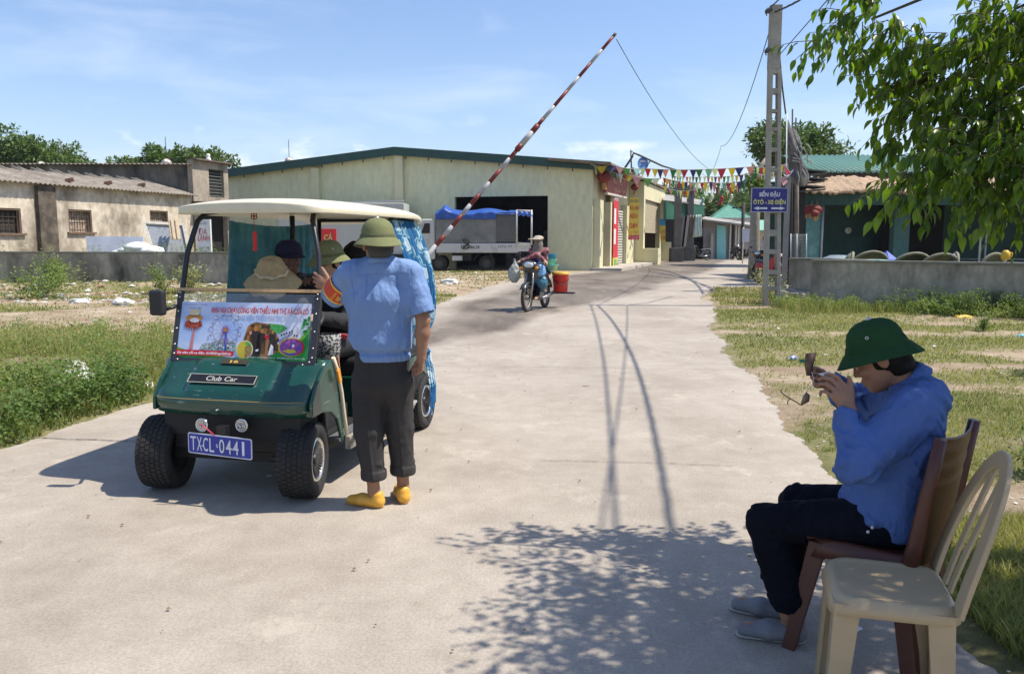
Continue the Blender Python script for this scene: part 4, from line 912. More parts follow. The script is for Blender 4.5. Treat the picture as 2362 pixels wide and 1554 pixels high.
wq = lambda s, o, z: SP(s, o, z)
Pq = [wq(1.2, .42, 3.8), wq(6.5, .42, 3.84), wq(6.5, .55, 4.66), wq(1.2, .55, 4.8)]
m.add(Pq + [p - so * .1 for p in Pq], [(0, 1, 2, 3), (7, 6, 5, 4), (0, 4, 5, 1), (1, 5, 6, 2), (2, 6, 7, 3), (3, 7, 4, 0)]); m.build('board', [M('faded_red', (.30, .085, .07), .7, var=.2, scale=2)], sb, world=True)
m = MB(); m.beam(Pq[0] - Vector((0, 0, .05)), Pq[1] - Vector((0, 0, .05)), .16, .09); m.build('frame', [M('pale_slats')], sb, world=True)
m = MB(); U = (Pq[1] - Pq[0]).normalized(); m.text('Bún Phở', wq(3.5, .52, 4.48), U, (0, 0, 1), .32, 2.4, bold=.01, lift=.03); m.text('Hải Sản Tươi', wq(4.3, .48, 4.08), U, (0, 0, 1), .22, 3.0, lift=.03); m.build('lettering', [M('faded_pink', (.60, .32, .22), .7, bump=0)], sb, world=True)
def lantern(p, r, label, grp='red lanterns hanging at shops'):
 t = thing('red_lantern', label, 'lantern', tuple(p), 0, grp); m = MB(); m.lathe([(.01, -r * .8), (r * .5, -r * .74), (r * .9, -r * .35), (r, 0), (r * .9, r * .35), (r * .5, r * .74), (.01, r * .8)], (0, 0, 0), seg=16); m.build('shade', [M('lantern_red', (.20, .02, .015), .6, var=.15, wave=('X', 10, .4))], t)
 m = MB(); m.lathe([(r * .45, 0), (r * .45, r * .12)], (0, 0, r * .74), seg=10); m.lathe([(r * .3, 0), (r * .35, -r * .9)], (0, 0, -r * .8), seg=8); m.tube([(0, 0, r * .8), (0, 0, r * 1.6)], .012, 4); m.build('tassel', [M('lantern_gold', (.45, .22, .05), .6, bump=0)], t)
lantern(D(1394, 408, 39.6), .36, 'big red lantern hanging in front of the red signboard'); lantern(D(1464, 432, 46.5), .24, 'small red lantern above the yellow sweets banner')
bn = thing('red_vertical_banner', 'tall narrow red banner hanging on the pier of the corner shop', 'banner', tuple(SP(4.0, .4, 0)))
m = MB(); a, b = SP(3.1, .40, 0), SP(4.45, .40, 0); U = (b - a).normalized(); Pb = lambda u, z: a.lerp(b, u) + Vector((0, 0, z)) + so * .02
m.add([Pb(0, .55), Pb(1, .55), Pb(1, 3.9), Pb(0, 3.9)], [(0, 1, 2, 3)]); m.mat(1)
for z0_, z1_ in ((1.25, 2.05), (2.3, 3.1)): m.add([Pb(.12, z0_) + so * .01, Pb(.5, z0_) + so * .01, Pb(.5, z1_) + so * .01, Pb(.12, z1_) + so * .01], [(0, 1, 2, 3)])
m.mat(2).add([Pb(0, .1), Pb(1, .1), Pb(1, .54), Pb(0, .54)], [(0, 1, 2, 3)]); m.mat(3).add([Pb(.25, .15) + so * .01, Pb(.75, .15) + so * .01, Pb(.75, .45) + so * .01, Pb(.25, .45) + so * .01], [(0, 1, 2, 3)]); m.mat(4).add([Pb(0, 3.5) + so * .01, Pb(1, 3.5) + so * .01, Pb(1, 3.9) + so * .01, Pb(0, 3.9) + so * .01], [(0, 1, 2, 3)])
m.build('cloth', [M('banner_red', (.55, .02, .03), .6), M('banner_white', (.72, .66, .68), .6), M('banner_yellow', (.55, .50, .08), .6), M('banner_green', (.15, .36, .10), .6), M('banner_pink', (.50, .20, .25), .6)], bn, world=True)
m = MB(); m.text('BÁN', Pb(.5, 3.7), U, (0, 0, 1), .25, .9, bold=.02, lift=.03); m.build('lettering', [M('banner_white')], bn, world=True)
sh2 = thing('sweet_shop', 'yellow shop with a half open roller shutter beside the corner shop', 'shop', tuple(SP(10, .9, 0)))
SP2 = lambda s, o, z: SP(s, .9 + o, z)
m = MB(); wall_with_holes(m, SP2, 9.95, 19.3, -.1, 4.9, [(10.5, 17.0, -.1, 3.9)], .3)
m.add([SP2(9.95, -.3, -.1), SP2(9.95, -2.4, -.1), SP2(9.95, -2.4, 4.9), SP2(9.95, -.3, 4.9)], [(0, 3, 2, 1), (0, 1, 2, 3)]); m.build('wall', [YEL], sh2, world=True)
m = MB()
for i in range(17): z = 1.95 + i * .115; m.beam(SP2(10.55, -.15, z), SP2(16.95, -.15, z), .04, .10)
m.build('roller_shutter', [M('cream_slats', (.42, .36, .24), .7, var=.1)], sh2, world=True)
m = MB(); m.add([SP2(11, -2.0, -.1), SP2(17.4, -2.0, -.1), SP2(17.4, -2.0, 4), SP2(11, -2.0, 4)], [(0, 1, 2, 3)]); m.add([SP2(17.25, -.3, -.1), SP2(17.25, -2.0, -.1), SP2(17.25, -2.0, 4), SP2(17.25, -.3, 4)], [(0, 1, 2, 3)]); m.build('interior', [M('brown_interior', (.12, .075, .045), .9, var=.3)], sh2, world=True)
m = MB(); m.add([SP2(s, o, z) for s in (18.0, 19.35) for o in (.002, .5) for z in (-.1, 1.3)], [(4, 0, 1, 5)[::-1], (2, 6, 7, 3)[::-1], (0, 2, 3, 1)[::-1], (6, 4, 5, 7)[::-1], (5, 1, 3, 7)[::-1]]); m.build('low_wall', [YEL], sh2, world=True); m = MB()
m.add([SP2(s, o, z) for s in (9.9, 11.1) for o in (.002, .9) for z in (-.1, .95)], [(4, 0, 1, 5)[::-1], (2, 6, 7, 3)[::-1], (0, 2, 3, 1)[::-1], (6, 4, 5, 7)[::-1], (5, 1, 3, 7)[::-1]]); m.build('low_wall', [YEL], sh2, world=True)
def flat_sign(name, label, cat, quad, Y, parts, th=.06, backmat=None, world_loc=None):
 P = [D(*q, Y) for q in quad]; t = thing(name, label, cat, (P[0].x, P[0].y, P[0].z)); U = (P[1] - P[0]).normalized(); W_ = (P[3] - P[0]).normalized(); n = U.cross(W_).normalized(); m = MB()
 m.add(P + [q - n * th for q in P], [(0, 1, 2, 3), (7, 6, 5, 4), (0, 4, 5, 1), (1, 5, 6, 2), (2, 6, 7, 3), (3, 7, 4, 0)]); bd = m.build('board', [backmat], t, world=True); return t, P, U, W_, n
t, P, U, W_, n = flat_sign('yellow_banner', 'tall yellow banner advertising sweets with red letters', 'banner', [(1449, 553), (1474, 553), (1474, 456), (1453, 456)], 46, None, backmat=M('banner_gold', (.72, .55, .08), .6, var=.06))
m = MB(); at = lambda u, v: D(u, v, 46); m.add([at(1449, 553) + n * .01, at(1474, 553) + n * .01, at(1474, 542) + n * .01, at(1449.4, 542) + n * .01], [(0, 1, 2, 3)]); m.build('panel', [M('banner_red')], t, world=True)
m = MB(); m.text('ĐẶC SẢN', at(1463, 480), U, W_, .32, .5, bold=.02, lift=.01); m.text('KẸO', at(1462, 499), U, W_, .30, .42, bold=.03, lift=.01); m.text('CUĐƠ', at(1461, 520), U, W_, .32, .5, bold=.03, lift=.01); m.text('HÀ TĨNH', at(1461, 535), U, W_, .13, .5, lift=.01); m.build('lettering', [M('banner_red')], t, world=True)
m = MB(); m.text('LAN KEO', at(1463, 464), U, W_, .15, .5, bold=.02, lift=.01); m.build('lettering', [M('sign_grey')], t, world=True)
m = MB(); m.text('ĐT: 0912 345\n01 666 678', at(1461.5, 547.5), U, W_, .2, .52, lift=.02); m.build('lettering', [M('banner_white')], t, world=True)
t, P, U, W_, n = flat_sign('small_shop_sign', 'narrow yellow and blue sign at the far end of the yellow shops', 'sign', [(1524, 560), (1535, 560), (1535, 505), (1521, 505)], 54.5, None, backmat=M('banner_gold'))
m = MB(); at = lambda u, v: D(u, v, 54.5); m.add([at(1521.5, 520) + n * .01, at(1535, 520) + n * .01, at(1535, 505) + n * .01, at(1521, 505) + n * .01], [(0, 1, 2, 3)]); m.build('panel', [M('sky_blue_sign', (.05, .30, .55), .6)], t, world=True)
m = MB(); m.text('CHÈ\nKEM', at(1529, 540), U, W_, .75, .3, bold=.02, lift=.01); m.build('lettering', [M('sign_orange', (.6, .18, .02), .6, bump=0)], t, world=True)
p = G(1343, 621); t = thing('red_net_heap', 'little heap of red netting at the foot of the hall corner', 'net', (p.x, p.y - .2, 0)); m = MB(); m.grid(lambda u, v: Vector(((u - .5) * .75, (v - .5) * .5, .20 * max(0, 1 - (2 * u - 1) ** 2) * max(0, 1 - (2 * v - 1) ** 2) * (1 + .4 * math.sin(u * 19) * math.sin(v * 13)) + .005)), 18, 12); m.build('netting', [M('red_net', (.6, .05, .03), .7, bump=.8, bscale=20)], t)
rp = thing('roof_pipe', 'bent dark pipe rising over the shop roof like a tent pole', 'pipe', tuple(D(1437, 392, 43))); m = MB(); m.tube([D(1437, 394, 43), D(1452, 372, 43), D(1459, 361, 43), D(1461, 353, 43), D(1472, 357, 43), D(1528, 383, 46), D(1565, 394, 48)], .055, 6); m.build('pipe', [M('dark_steel')], rp, world=True)
rp = thing('roof_pole', 'thin upright pole with a rag above the shop roof', 'pole', tuple(D(1457, 400, 44))); m = MB(); m.tube([D(1457, 402, 44), D(1455, 346, 44)], .04, 6); m.box(D(1457, 350, 44), (.1, .05, .06)); m.prism([(0, 0), (.45, 0), (.12, .35), (.03, .35)], D(1456, 402, 44), (1, 0, 0), (0, 0, 1), .03); m.build('pole', [M('dark_steel')], rp, world=True)
p = D(1483, 378, 44); sdsh = thing('satellite_dish', 'blue satellite dish with white lettering on the shop roof', 'satellite dish', (p.x, 44, p.z)); m = MB(); m.lathe([(.001, .0), (.15, .012), (.24, .035), (.30, .06)], (0, 0, 0), (0, -1, .15), 22, sx=.96, sy=1.2, x=(1, 0, 0)); m.build('dish', [M('dish_blue', (.10, .26, .55), .5, var=.06)], sdsh, solid=.012)
m = MB(); m.text('MBS', (-.02, -.09, .12), (1, 0, 0), (0, .1, 1), .12, .26, bold=.05); m.text('TRUYỀN HÌNH', (0, -.08, -.03), (1, 0, 0), (0, .1, 1), .06, .32); m.build('lettering', [M('banner_white')], sdsh)
m = MB(); m.tube([(-.25, .1, -.62), (.08, -.05, -.35), (.3, -.3, .05)], .025, 5); m.box((.3, -.32, .07), (.08, .06, .06)); m.build('arm', [M('dark_steel')], sdsh)
# --- green corrugated sheds
gs = thing('green_shed', 'dark stall with green corrugated awnings past the yellow shops', 'stall', (11.6, 57, 0)); GT = M('green_corrugated', (.02, .12, .07), .55, var=.2, scale=1.5, wave=('X', 5, .6)); m = MB()
def gq(m, pts, Y): m.add([D(u, v, y) for (u, v), y in zip(pts, Y if isinstance(Y, (list, tuple)) else [Y] * 4)], [(0, 1, 2, 3)])
gq(m, [(1531, 506), (1558, 506), (1556, 465), (1531, 464)], [54, 55, 55, 54]); gq(m, [(1560, 503), (1585, 503), (1583, 468), (1560, 466)], [55.5, 56, 56, 55.5]); gq(m, [(1592, 500), (1624, 497), (1624, 474), (1592, 468)], [56, 57, 57, 56]); m.build('awning', [GT], gs, world=True, solid=.03)
m = MB(); gq(m, [(1529, 462), (1626, 474), (1620, 462), (1529, 448)], [54, 57, 62, 60]); m.build('roof', [M('grey_roofing', (.28, .27, .25), .9, var=.25, scale=2)], gs, world=True, solid=.05)
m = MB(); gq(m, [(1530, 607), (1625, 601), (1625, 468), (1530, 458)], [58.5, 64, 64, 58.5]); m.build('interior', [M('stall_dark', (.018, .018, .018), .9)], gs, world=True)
m = MB(); gq(m, [(1591, 600), (1601, 600), (1601, 500), (1591, 500)], 57); m.build('side_panel', [GT], gs, world=True, solid=.03)
for u, w_ in ((1561, .42), (1589, .42)):
 m = MB(); p = G(u, 606); p = D(u, 590, 54 if u < 1570 else 56); m.box((p.x, p.y, 3.0), (w_, .35, 4.3)); m.build('post', [M('post_concrete', (.13, .125, .115), .9, var=.25, scale=3)], gs, world=True)
 m = MB(); m.box((p.x - .05, p.y, .45), (w_ + .4, .7, .95)); m.build('post_base', [M('base_concrete', (.10, .095, .09), .9, var=.25, scale=3)], gs, world=True, bevel=.02)
for u, c_, nm_ in ((1574, (.22, .19, .19), 'plank'), (1580, (.35, .30, .28), 'plank')):
 m = MB(); a = D(u, 590, 55.2); m.beam((a.x - .1, a.y, 1.0), (a.x + .1, a.y, 3.1), .3, .05, up=(0, 1, 0)); m.build(nm_, [M('plank_%d' % u, c_, .8)], gs, world=True)
def hang_cloth(name, label, quad, Y, mat, cat='cloth'):
 P = [D(*q, Y) for q in quad]; t = thing(name, label, cat, tuple(P[0])); m = MB()
 m.grid(lambda u, v: (P[0].lerp(P[1], u)).lerp(P[3].lerp(P[2], u), v) + Vector((0, .08 * math.sin(u * 16 + v * 3), 0)), 14, 8); m.build('cloth', [mat], t, world=True, solid=.02)
hang_cloth('hanging_sheet', 'pale green white plastic sheet hanging from the green stall', [(1598, 548), (1619, 545), (1617, 495), (1604, 496)], 55.6, M('pale_plastic', (.55, .68, .62), .6))
hang_cloth('hanging_sheet', 'brown cloth hanging beside the pale plastic sheet', [(1590, 545), (1600, 543), (1606, 497), (1590, 496)], 55.8, M('brown_cloth', (.25, .19, .15), .9))
# --- low house with aqua door and pyramid roof
lh = thing('low_house', 'low grey house with an aqua door at the end of the road', 'house', (15.0, 61.5, 0)); Yh = 61.5
m = MB(); gq(m, [(1622, 599), (1735, 599), (1735, 520), (1622, 507)], Yh); gq(m, [(1735, 599), (1760, 597), (1760, 520), (1735, 520)], [Yh, 75, 75, Yh]); m.build('wall', [M('grey_house_wall', (.30, .28, .27), .9, var=.15, scale=1)], lh, world=True)
m = MB(); gq(m, [(1653, 599), (1674, 599), (1674, 521), (1653, 519)], Yh - .08); dr = m.build('door', [M('aqua_paint', (.25, .62, .60), .5, var=.06)], lh, world=True, solid=.05)
m = MB(); gq(m, [(1639, 598), (1645, 598), (1645, 545), (1639, 545)], Yh - .12)
for i in range(12): z = .2 + i * .15; m.beam(D(1638.5, 560, Yh - .2) * 1 + Vector((0, 0, 0)), D(1646, 560, Yh - .2), .02, .02) if i == 0 else m.beam(Vector((D(1638.5, 560, Yh - .2).x, Yh - .2, z)), Vector((D(1646, 560, Yh - .2).x, Yh - .2, z)), .06, .08)
m.build('slatted_shutter', [M('pale_slats')], lh, world=True)
for u in (1684, 1690, 1697, 1703):
 m = MB(); a = D(u, 560, Yh - .15); m.box((a.x, a.y, 1.3), (.12, .06, 2.6)); m.build('door_frame', [M('pale_slats') if u != 1690 else M('window_dark')], lh, world=True)
m = MB(); m.add([D(1620, 507, 60.6), D(1740, 522, 60.6), D(1740, 516, 66), D(1620, 500, 66)], [(0, 1, 2, 3)]); m.build('roof', [M('grey_roofing')], lh, world=True, solid=.12)
m = MB(); A_ = D(1681, 471, 70); b1, b2, b3, b4 = D(1636, 503, 66), D(1741, 503, 66), D(1741, 500, 75), D(1636, 500, 75); m.add([b1, b2, b3, b4, A_], [(0, 1, 4), (1, 2, 4), (2, 3, 4), (3, 0, 4)]); m.build('pyramid_roof', [M('pyramid_green', (.07, .24, .17), .6, c2=(.35, .45, .38), lo=.55, hi=.75, scale=2.2, stretch=(2, 2, .4), wave=('X', 4, .6))], lh, world=True)
m = MB(); m.beam(b1 - Vector((0, 0, .18)), b2 - Vector((0, 0, .18)), .3, .4); m.build('eave_board', [M('eave_beige', (.42, .37, .30), .8)], lh, world=True)
for a, b in ((A_, b2), (A_, b1)): r_ = MB(); r_.tube([a, b], .09, 6); r_.build('ridge', [M('green_corrugated')], lh, world=True)
nb = thing('notice_board', 'pale bluish board on two legs by the low house', 'board', (D(1728, 560, 50).x, 50, 0)); m = MB(); P0 = [D(1712, 558, 50), D(1750, 558, 50), D(1750, 527, 50), D(1712, 527, 50)]; m.add(P0, [(0, 1, 2, 3)]); m.build('panel', [M('pale_blue_board', (.48, .53, .62), .6)], nb, world=True, solid=.05)
m = MB()
for u in (1714, 1748): a = D(u, 558, 50.05); m.tube([(a.x, a.y, 0), (a.x, a.y, a.z + .9)], .04, 6)
m.build('leg', [M('pale_slats')], nb, world=True)
dl = thing('timber_post', 'dark timber post with a crossarm beyond the road end', 'post', (D(1712, 560, 58).x, 58, 0)); m = MB(); a = D(1712, 560, 58); m.tube([(a.x, 58, 0), (a.x, 58, 4.1)], .12, 7); m.beam((a.x - .8, 58, 3.7), (a.x + .9, 58, 3.95), .08, .1); m.build('post', [M('dark_timber', (.05, .045, .04), .9)], dl, world=True)
fb = thing('far_kiosk', 'distant kiosk with a green roof edge seen past the lattice pole', 'kiosk', (D(1790, 560, 70).x, 70, 0)); m = MB(); gq(m, [(1745, 590), (1830, 590), (1830, 530), (1745, 530)], 70); m.build('wall', [M('cream_far', (.55, .47, .38), .9, var=.3, scale=.7)], fb, world=True)
m = MB(); gq(m, [(1742, 532), (1835, 532), (1835, 512), (1742, 508)], [69, 69, 71, 71]); m.build('roof', [M('pale_green_roof', (.18, .38, .30), .7)], fb, world=True, solid=.1)
m = MB(); gq(m, [(1780, 519), (1812, 519), (1812, 511), (1780, 511)], 68.8); m.build('panel', [M('deep_blue', (.03, .08, .22), .6)], fb, world=True)
# --- restaurant on the right
rb = thing('seafood_restaurant', 'open fronted green restaurant with corrugated roof and thatched awning', 'restaurant', (12.2, 32, 0)); YR = 31.0
TEAL = M('dark_teal_wall', (.05, .11, .10), .8, var=.3, scale=.8)
x0 = D(1876, 400, YR).x; XR = 30.0
m = MB(); corr(m, (D(1874, 401, YR).x, YR, 4.05), (1, 0, 0), Vector((0.12, 4, 1.0)).normalized(), (0, -.25, 1), XR - x0, 4.3, .22, .035, nv=2, seed=9); m.build('roof', [M('green_sheet_roof', (.12, .25, .195), .5, var=.12, scale=.6)], rb, world=True, solid=.02)
m = MB(); m.beam((x0 + .1, YR + .25, 3.9), (XR, YR + .25, 3.9), .08, .32); m.build('fascia', [M('brown_fascia', (.12, .085, .065), .8, var=.25)], rb, world=True)
m = MB(); m.add([(x0 + .2, YR + .6, 3.0), (XR, YR + .6, 3.0), (XR, YR + .6, 3.9), (x0 + .2, YR + .6, 3.9)], [(0, 1, 2, 3)]); m.build('upper_wall', [M('dark_green_wall', (.012, .05, .04), .8)], rb, world=True)
m = MB(); xa = D(1852, 440, 28.6).x; rg = random.Random(4)
def thf(u, v): s = xa + (XR - xa) * u; return Vector((s + rg.uniform(-.03, .03), 28.5 + 2.2 * v, 3.18 + .62 * v + rg.uniform(-.05, .05) + .05 * math.sin(s * 2.1) + (.02 * math.sin(s * 23) if v < .1 else 0)))
m.grid(thf, 260, 9); m.build('thatched_awning', [M('thatch', (.50, .36, .24), .95, c2=(.24, .16, .10), lo=.4, hi=.62, scale=9, bump=.9, bscale=30, stretch=(.6, 3, 3), var=.3)], rb, world=True, solid=.08)
m = MB(); m.grid(lambda u, v: Vector((xa + .15 + (XR - xa) * u, 28.75 + .02 * math.sin(u * 500), 2.72 + .52 * v)), 200, 1); m.build('valance', [M('valance_green', (.012, .055, .042), .7, var=.2, wave=('X', 4, .4))], rb, world=True)
m = MB(); m.add([(x0 - .3, 35.5, 0), (XR, 35.5, 0), (XR, 35.5, 4), (x0 - .3, 35.5, 4)], [(0, 1, 2, 3)]); m.add([(x0 - .3, 29.2, -.05), (XR, 29.2, -.05), (XR, 35.5, -.05), (x0 - .3, 35.5, -.05)], [(0, 1, 2, 3)]); m.add([(x0 - .3, 29.5, 2.9), (XR, 29.5, 2.9), (XR, 35.5, 3.1), (x0 - .3, 35.5, 3.1)], [(3, 2, 1, 0)]); m.add([(XR, 29.2, 0), (XR, 35.5, 0), (XR, 35.5, 4), (XR, 29.2, 4)], [(0, 1, 2, 3)]); m.build('back_wall', [TEAL], rb, world=True)
for k in range(5): m = MB(); m.box((13.5 + k * 3.1, 35.44, 1.6), (.06, .05, 3.0)); m.build('wall_batten', [M('teal_trim', (.07, .16, .15), .7)], rb, world=True)
m = MB(); a, b = D(1861, 500, 29.3), D(1892, 500, 29.3); m.box(((a.x + b.x) / 2, 29.3, 1.5), (b.x - a.x, .12, 3.0)); m.build('door_panel', [M('aqua_flaking', (.09, .22, .21), .75, c2=(.20, .36, .34), lo=.5, hi=.7, scale=3)], rb, world=True)
m = MB(); a = D(1898, 500, 29.2); m.tube([(a.x, 29.2, 0), (a.x, 29.2, 2.95)], .045, 8); a = D(2265, 500, 29.2); m.tube([(a.x, 29.2, 0), (a.x, 29.2, 2.95)], .04, 8); a = D(2278, 500, 30.5); m.tube([(a.x, 30.5, 0), (a.x, 30.5, 2.95)], .04, 8); m.build('post', [M('pale_post', (.35, .38, .40), .5, metal=.3)], rb, world=True)
m = MB(); a, b = D(2062, 500, 30), D(2098, 500, 30); m.box(((a.x + b.x) / 2, 30.1, 1.5), (b.x - a.x, .35, 3.0)); m.build('pillar', [M('teal_pillar', (.04, .115, .105), .7, var=.15)], rb, world=True)
m = MB(); a, b = D(2105, 500, 32), D(2260, 500, 32); m.box(((a.x + b.x) / 2, 34.8, 1.5), (b.x - a.x, .3, 3.0)); m.build('recess_shade_block', [M('deep_dark')], rb, world=True)  # near-black block stands in for the shade deep inside the restaurant
for i, (u, v, r_) in enumerate(((1853, 488, .17), (1862, 484, .17), (1872, 482, .18), (1884, 484, .19), (1880, 492, .15))): lantern(D(u, v, 28.9 - .1 * i), r_, ('leftmost', 'second', 'middle', 'rightmost', 'lowest')[i] + ' of the five red lanterns clustered under the thatched awning', 'red lanterns under the awning')
wl = thing('wall_clock', 'small round white wall clock inside the restaurant', 'clock', tuple(D(1956, 532, 35.3))); m = MB(); m.lathe([(.14, 0), (.14, .04), (.12, .05), (.001, .05)], (0, 0, 0), (0, -1, 0), 20); m.build('face', [M('clock_face', (.7, .66, .6), .5, bump=0)], wl); m = MB(); m.beam((0, -.055, 0), (0, -.055, .09), .012, .008, up=(0, 1, 0)); m.beam((0, -.055, 0), (.06, -.055, .0), .012, .008, up=(0, 1, 0)); m.build('hand', [M('deep_dark')], wl)
def stool(x, y, c, label, grp):
 t = thing('plastic_chair', label, 'chair', (x, y, 0), random.uniform(0, 6), grp); m = MB(); m.box((0, 0, .44), (.4, .4, .04)); m.build('seat', [c], t, bevel=.01); m = MB(); m.box((0, .19, .68), (.38, .03, .42)); m.build('backrest', [c], t, bevel=.01)
 for a, b in ((-1, -1), (1, -1), (1, 1), (-1, 1)): m = MB(); m.beam((a * .17, b * .17, .42), (a * .19, b * .19, 0), .035, .035); m.build('leg', [c], t)
BL = M('blue_plastic', (.02, .05, .22), .5, bump=0); RD = M('maroon_plastic', (.10, .02, .02), .5, bump=0)
for i, (u, Y_, c) in enumerate([(1918, 31, BL), (1935, 33, BL), (1980, 32, RD), (2010, 30.6, BL), (2045, 33, BL), (2120, 31, RD), (2150, 32, BL), (2180, 31.4, RD), (2290, 31, RD), (2310, 32.4, BL), (2330, 31, RD)]):
 p = D(u, 590, Y_); stool(p.x, Y_, c, 'dim dark plastic chair inside the open restaurant', 'dining chairs inside the restaurant')
def dtable(x, y):
 t = thing('dining_table', 'low steel dining table standing inside the open restaurant', 'table', (x, y, 0), 0, 'dining tables inside the restaurant'); m = MB(); m.box((0, 0, .74), (1.2, .7, .03)); m.build('tabletop', [M('steel_top', (.25, .27, .3), .35, metal=.6)], t)
 for a, b in ((-1, -1), (1, -1), (1, 1), (-1, 1)): m = MB(); m.tube([(a * .5, b * .28, .72), (a * .52, b * .3, 0)], .018, 6); m.build('leg', [M('pale_post')], t)
for u, Y_ in ((1955, 32), (2150, 31), (2230, 32.2), (2320, 32)): p = D(u, 590, Y_); dtable(p.x, Y_)
# ================================================================== electric golf cart
CART_O, CART_A = Vector((-1.72, 4.82, 0)), R(-12.5)
cart = thing('golf_cart', 'dark green electric golf cart with cream roof and advertising banner', 'golf cart', tuple(CART_O), CART_A)
CI = INV[cart.name]
def CL(u, v, Y): return CI @ D(u, v, Y)
GRN = M('green_paint', (.006, .055, .040), .22, var=.25, scale=3, bump=.05, bscale=60, coat=.6, c2=None)
def scuffs(nt, tc, col):
 ns = nt.nodes; L = nt.links.new; mp = ns.new('ShaderNodeMapping'); mp.inputs['Scale'].default_value = (7, 7, 40); L(tc.outputs['Object'], mp.inputs[0])
 n = ns.new('ShaderNodeTexNoise'); n.inputs['Scale'].default_value = 2.2; n.inputs['Detail'].default_value = 9; L(mp.outputs[0], n.inputs['Vector'])
 r = ns.new('ShaderNodeValToRGB'); r.color_ramp.elements[0].position = .66; r.color_ramp.elements[1].position = .70; L(n.outputs['Fac'], r.inputs[0])
 x = ns.new('ShaderNodeMixRGB'); x.inputs[2].default_value = (.16, .22, .19, 1); L(r.outputs[0], x.inputs[0]); L(col, x.inputs[1]); return x.outputs[0]
GRN2 = M('green_paint_worn', (.006, .052, .038), .26, var=.3, scale=3, bump=.05, bscale=60, coat=.5, extra=scuffs)
BLK = M('black_tube', (.012, .013, .016), .4, bump=0); BLKP = M('black_plastic', (.018, .019, .022), .55, bump=.15, bscale=80)
CREAM = M('cream_roof', (.66, .60, .44), .42, var=.05, scale=2, bump=.06, coat=.25, c2=(.54, .46, .33), lo=.55, hi=.85)
CHROME = M('chrome', (.75, .75, .76), .16, metal=1.0, var=.03, bump=0)
cx0 = .06
prof = [(-.02, .505), (-.10, .500), (-.150, .515), (-.168, .560), (-.165, .600), (-.135, .635), (-.10, .66), (-.055, .70), (.0, .755), (.05, .795), (.10, .815), (.18, .82)]
m = MB(); nx = 40
def cowl(i, k):
 u = -1 + 2 * i / nx; y, z = prof[k]; hw = .505 + .035 * min(1, max(0, (k - 3) / 5)); e = abs(u) ** 7
 rise = .022 * (1 if abs(u) < .50 else max(0, 1 - (abs(u) - .50) / .05)) * (1 if 5 <= k <= 9 else 0)      # raised centre panel
 flare = .03 * max(0, abs(u) - .75) / .25 * (1 if 5 <= k <= 10 else 0)
 return Vector((cx0 + u * hw, y + .07 * e * (1 if k < 9 else .4) - rise * .3, z - .035 * e * (1 if k > 4 else 0) + rise + flare))
vs = [cowl(i, k) for k in range(len(prof)) for i in range(nx + 1)]
m.smooth(True).add(vs, [(k * (nx + 1) + i, k * (nx + 1) + i + 1, (k + 1) * (nx + 1) + i + 1, (k + 1) * (nx + 1) + i) for k in range(len(prof) - 1) for i in range(nx)])
cowl_o = m.build('front_cowl', [GRN2], cart, solid=.012)
m = MB()
for yy, zz in ((-.176, .603),):
 m.tube([cowl(i, 4) + Vector((0, -.008, .004)) for i in range(1, nx, 1)], .0022, 4)
m.build('pinstripe', [M('gold_stripe', (.35, .25, .06), .5, bump=0)], cart)
for s_ in (-1, 1):
 m = MB(); x = cx0 + (.525 if s_ > 0 else -.485); pts = [(-.135, .52), (-.13, .60), (-.06, .70), (.04, .79), (.14, .82), (.19, .74), (.23, .60), (.27, .42), (.30, .30), (.26, .27), (.245, .34), (.20, .44), (.12, .50), (.0, .52)]
 m.prism([(p[0], p[1]) for p in pts], (x, 0, 0), (0, 1, 0), (0, 0, 1), .022, n=Vector((s_, 0, 0))); m.build('fender', [GRN2], cart, bevel=.008)
 m = MB(); m.tube([(x + s_ * .025, .155, .83), (x + s_ * .028, .205, .74), (x + s_ * .03, .25, .60), (x + s_ * .03, .288, .42), (x + s_ * .03, .32, .29)], .013, 8); m.build('cream_trim', [M('cream_trim', (.62, .55, .40), .5, bump=0)], cart)
 m = MB(); m.tube([(x + s_ * .018, .225 + .012, .83), (x + s_ * .02, .262, .70), (x + s_ * .02, .275, .62)], .006, 6); m.build('brown_cable', [M('brown_strip', (.28, .10, .04), .6, bump=0)], cart)
m = MB(); m.box((cx0 + .578, .175, .715), (.012, .035, .09), (.35, 0, 0)); m.build('side_reflector', [M('amber', (.75, .28, .02), .3, bump=0)], cart, bevel=.004)
def cowl_plane(u0, z): pass
up_ = (Vector((0, .055, .052))).normalized(); rt = Vector((1, 0, 0))
def plate_on(name, uc, k0, f, w_, h_, mats, lift=.004):
 """flat plate glued on the cowl between profile rows."""
 p0, p1 = cowl(int((uc + 1) / 2 * nx), k0), cowl(int((uc + 1) / 2 * nx), k0 + 1); c = p0.lerp(p1, f); W_ = (p1 - p0).normalized(); n = Vector((1, 0, 0)).cross(W_); return c + n * lift, W_, n
c, W_, n = plate_on('badge', -.08, 6, .55, 0, 0, None, .012); U = Vector((1, 0, 0))
m = MB(); m.prism([(-.222, -.032), (.222, -.032), (.222, .032), (-.222, .032)], c, U, W_, .006); bdg = m.build('name_badge', [M('badge_black', (.012, .012, .014), .35, bump=0)], cart)
m = MB()
for a, b in (((-.22, -.031), (.22, -.031)), ((.22, -.031), (.22, .031)), ((.22, .031), (-.22, .031)), ((-.22, .031), (-.22, -.031))): m.beam(c + U * a[0] + W_ * a[1] + n * .007, c + U * b[0] + W_ * b[1] + n * .007, .003, .002, up=n)
m.text('Club Car', c, U, W_, .036, .205, bold=.012, lift=.0085); m.build('lettering', [M('badge_silver', (.60, .58, .50), .4, metal=.3, bump=0)], bdg)
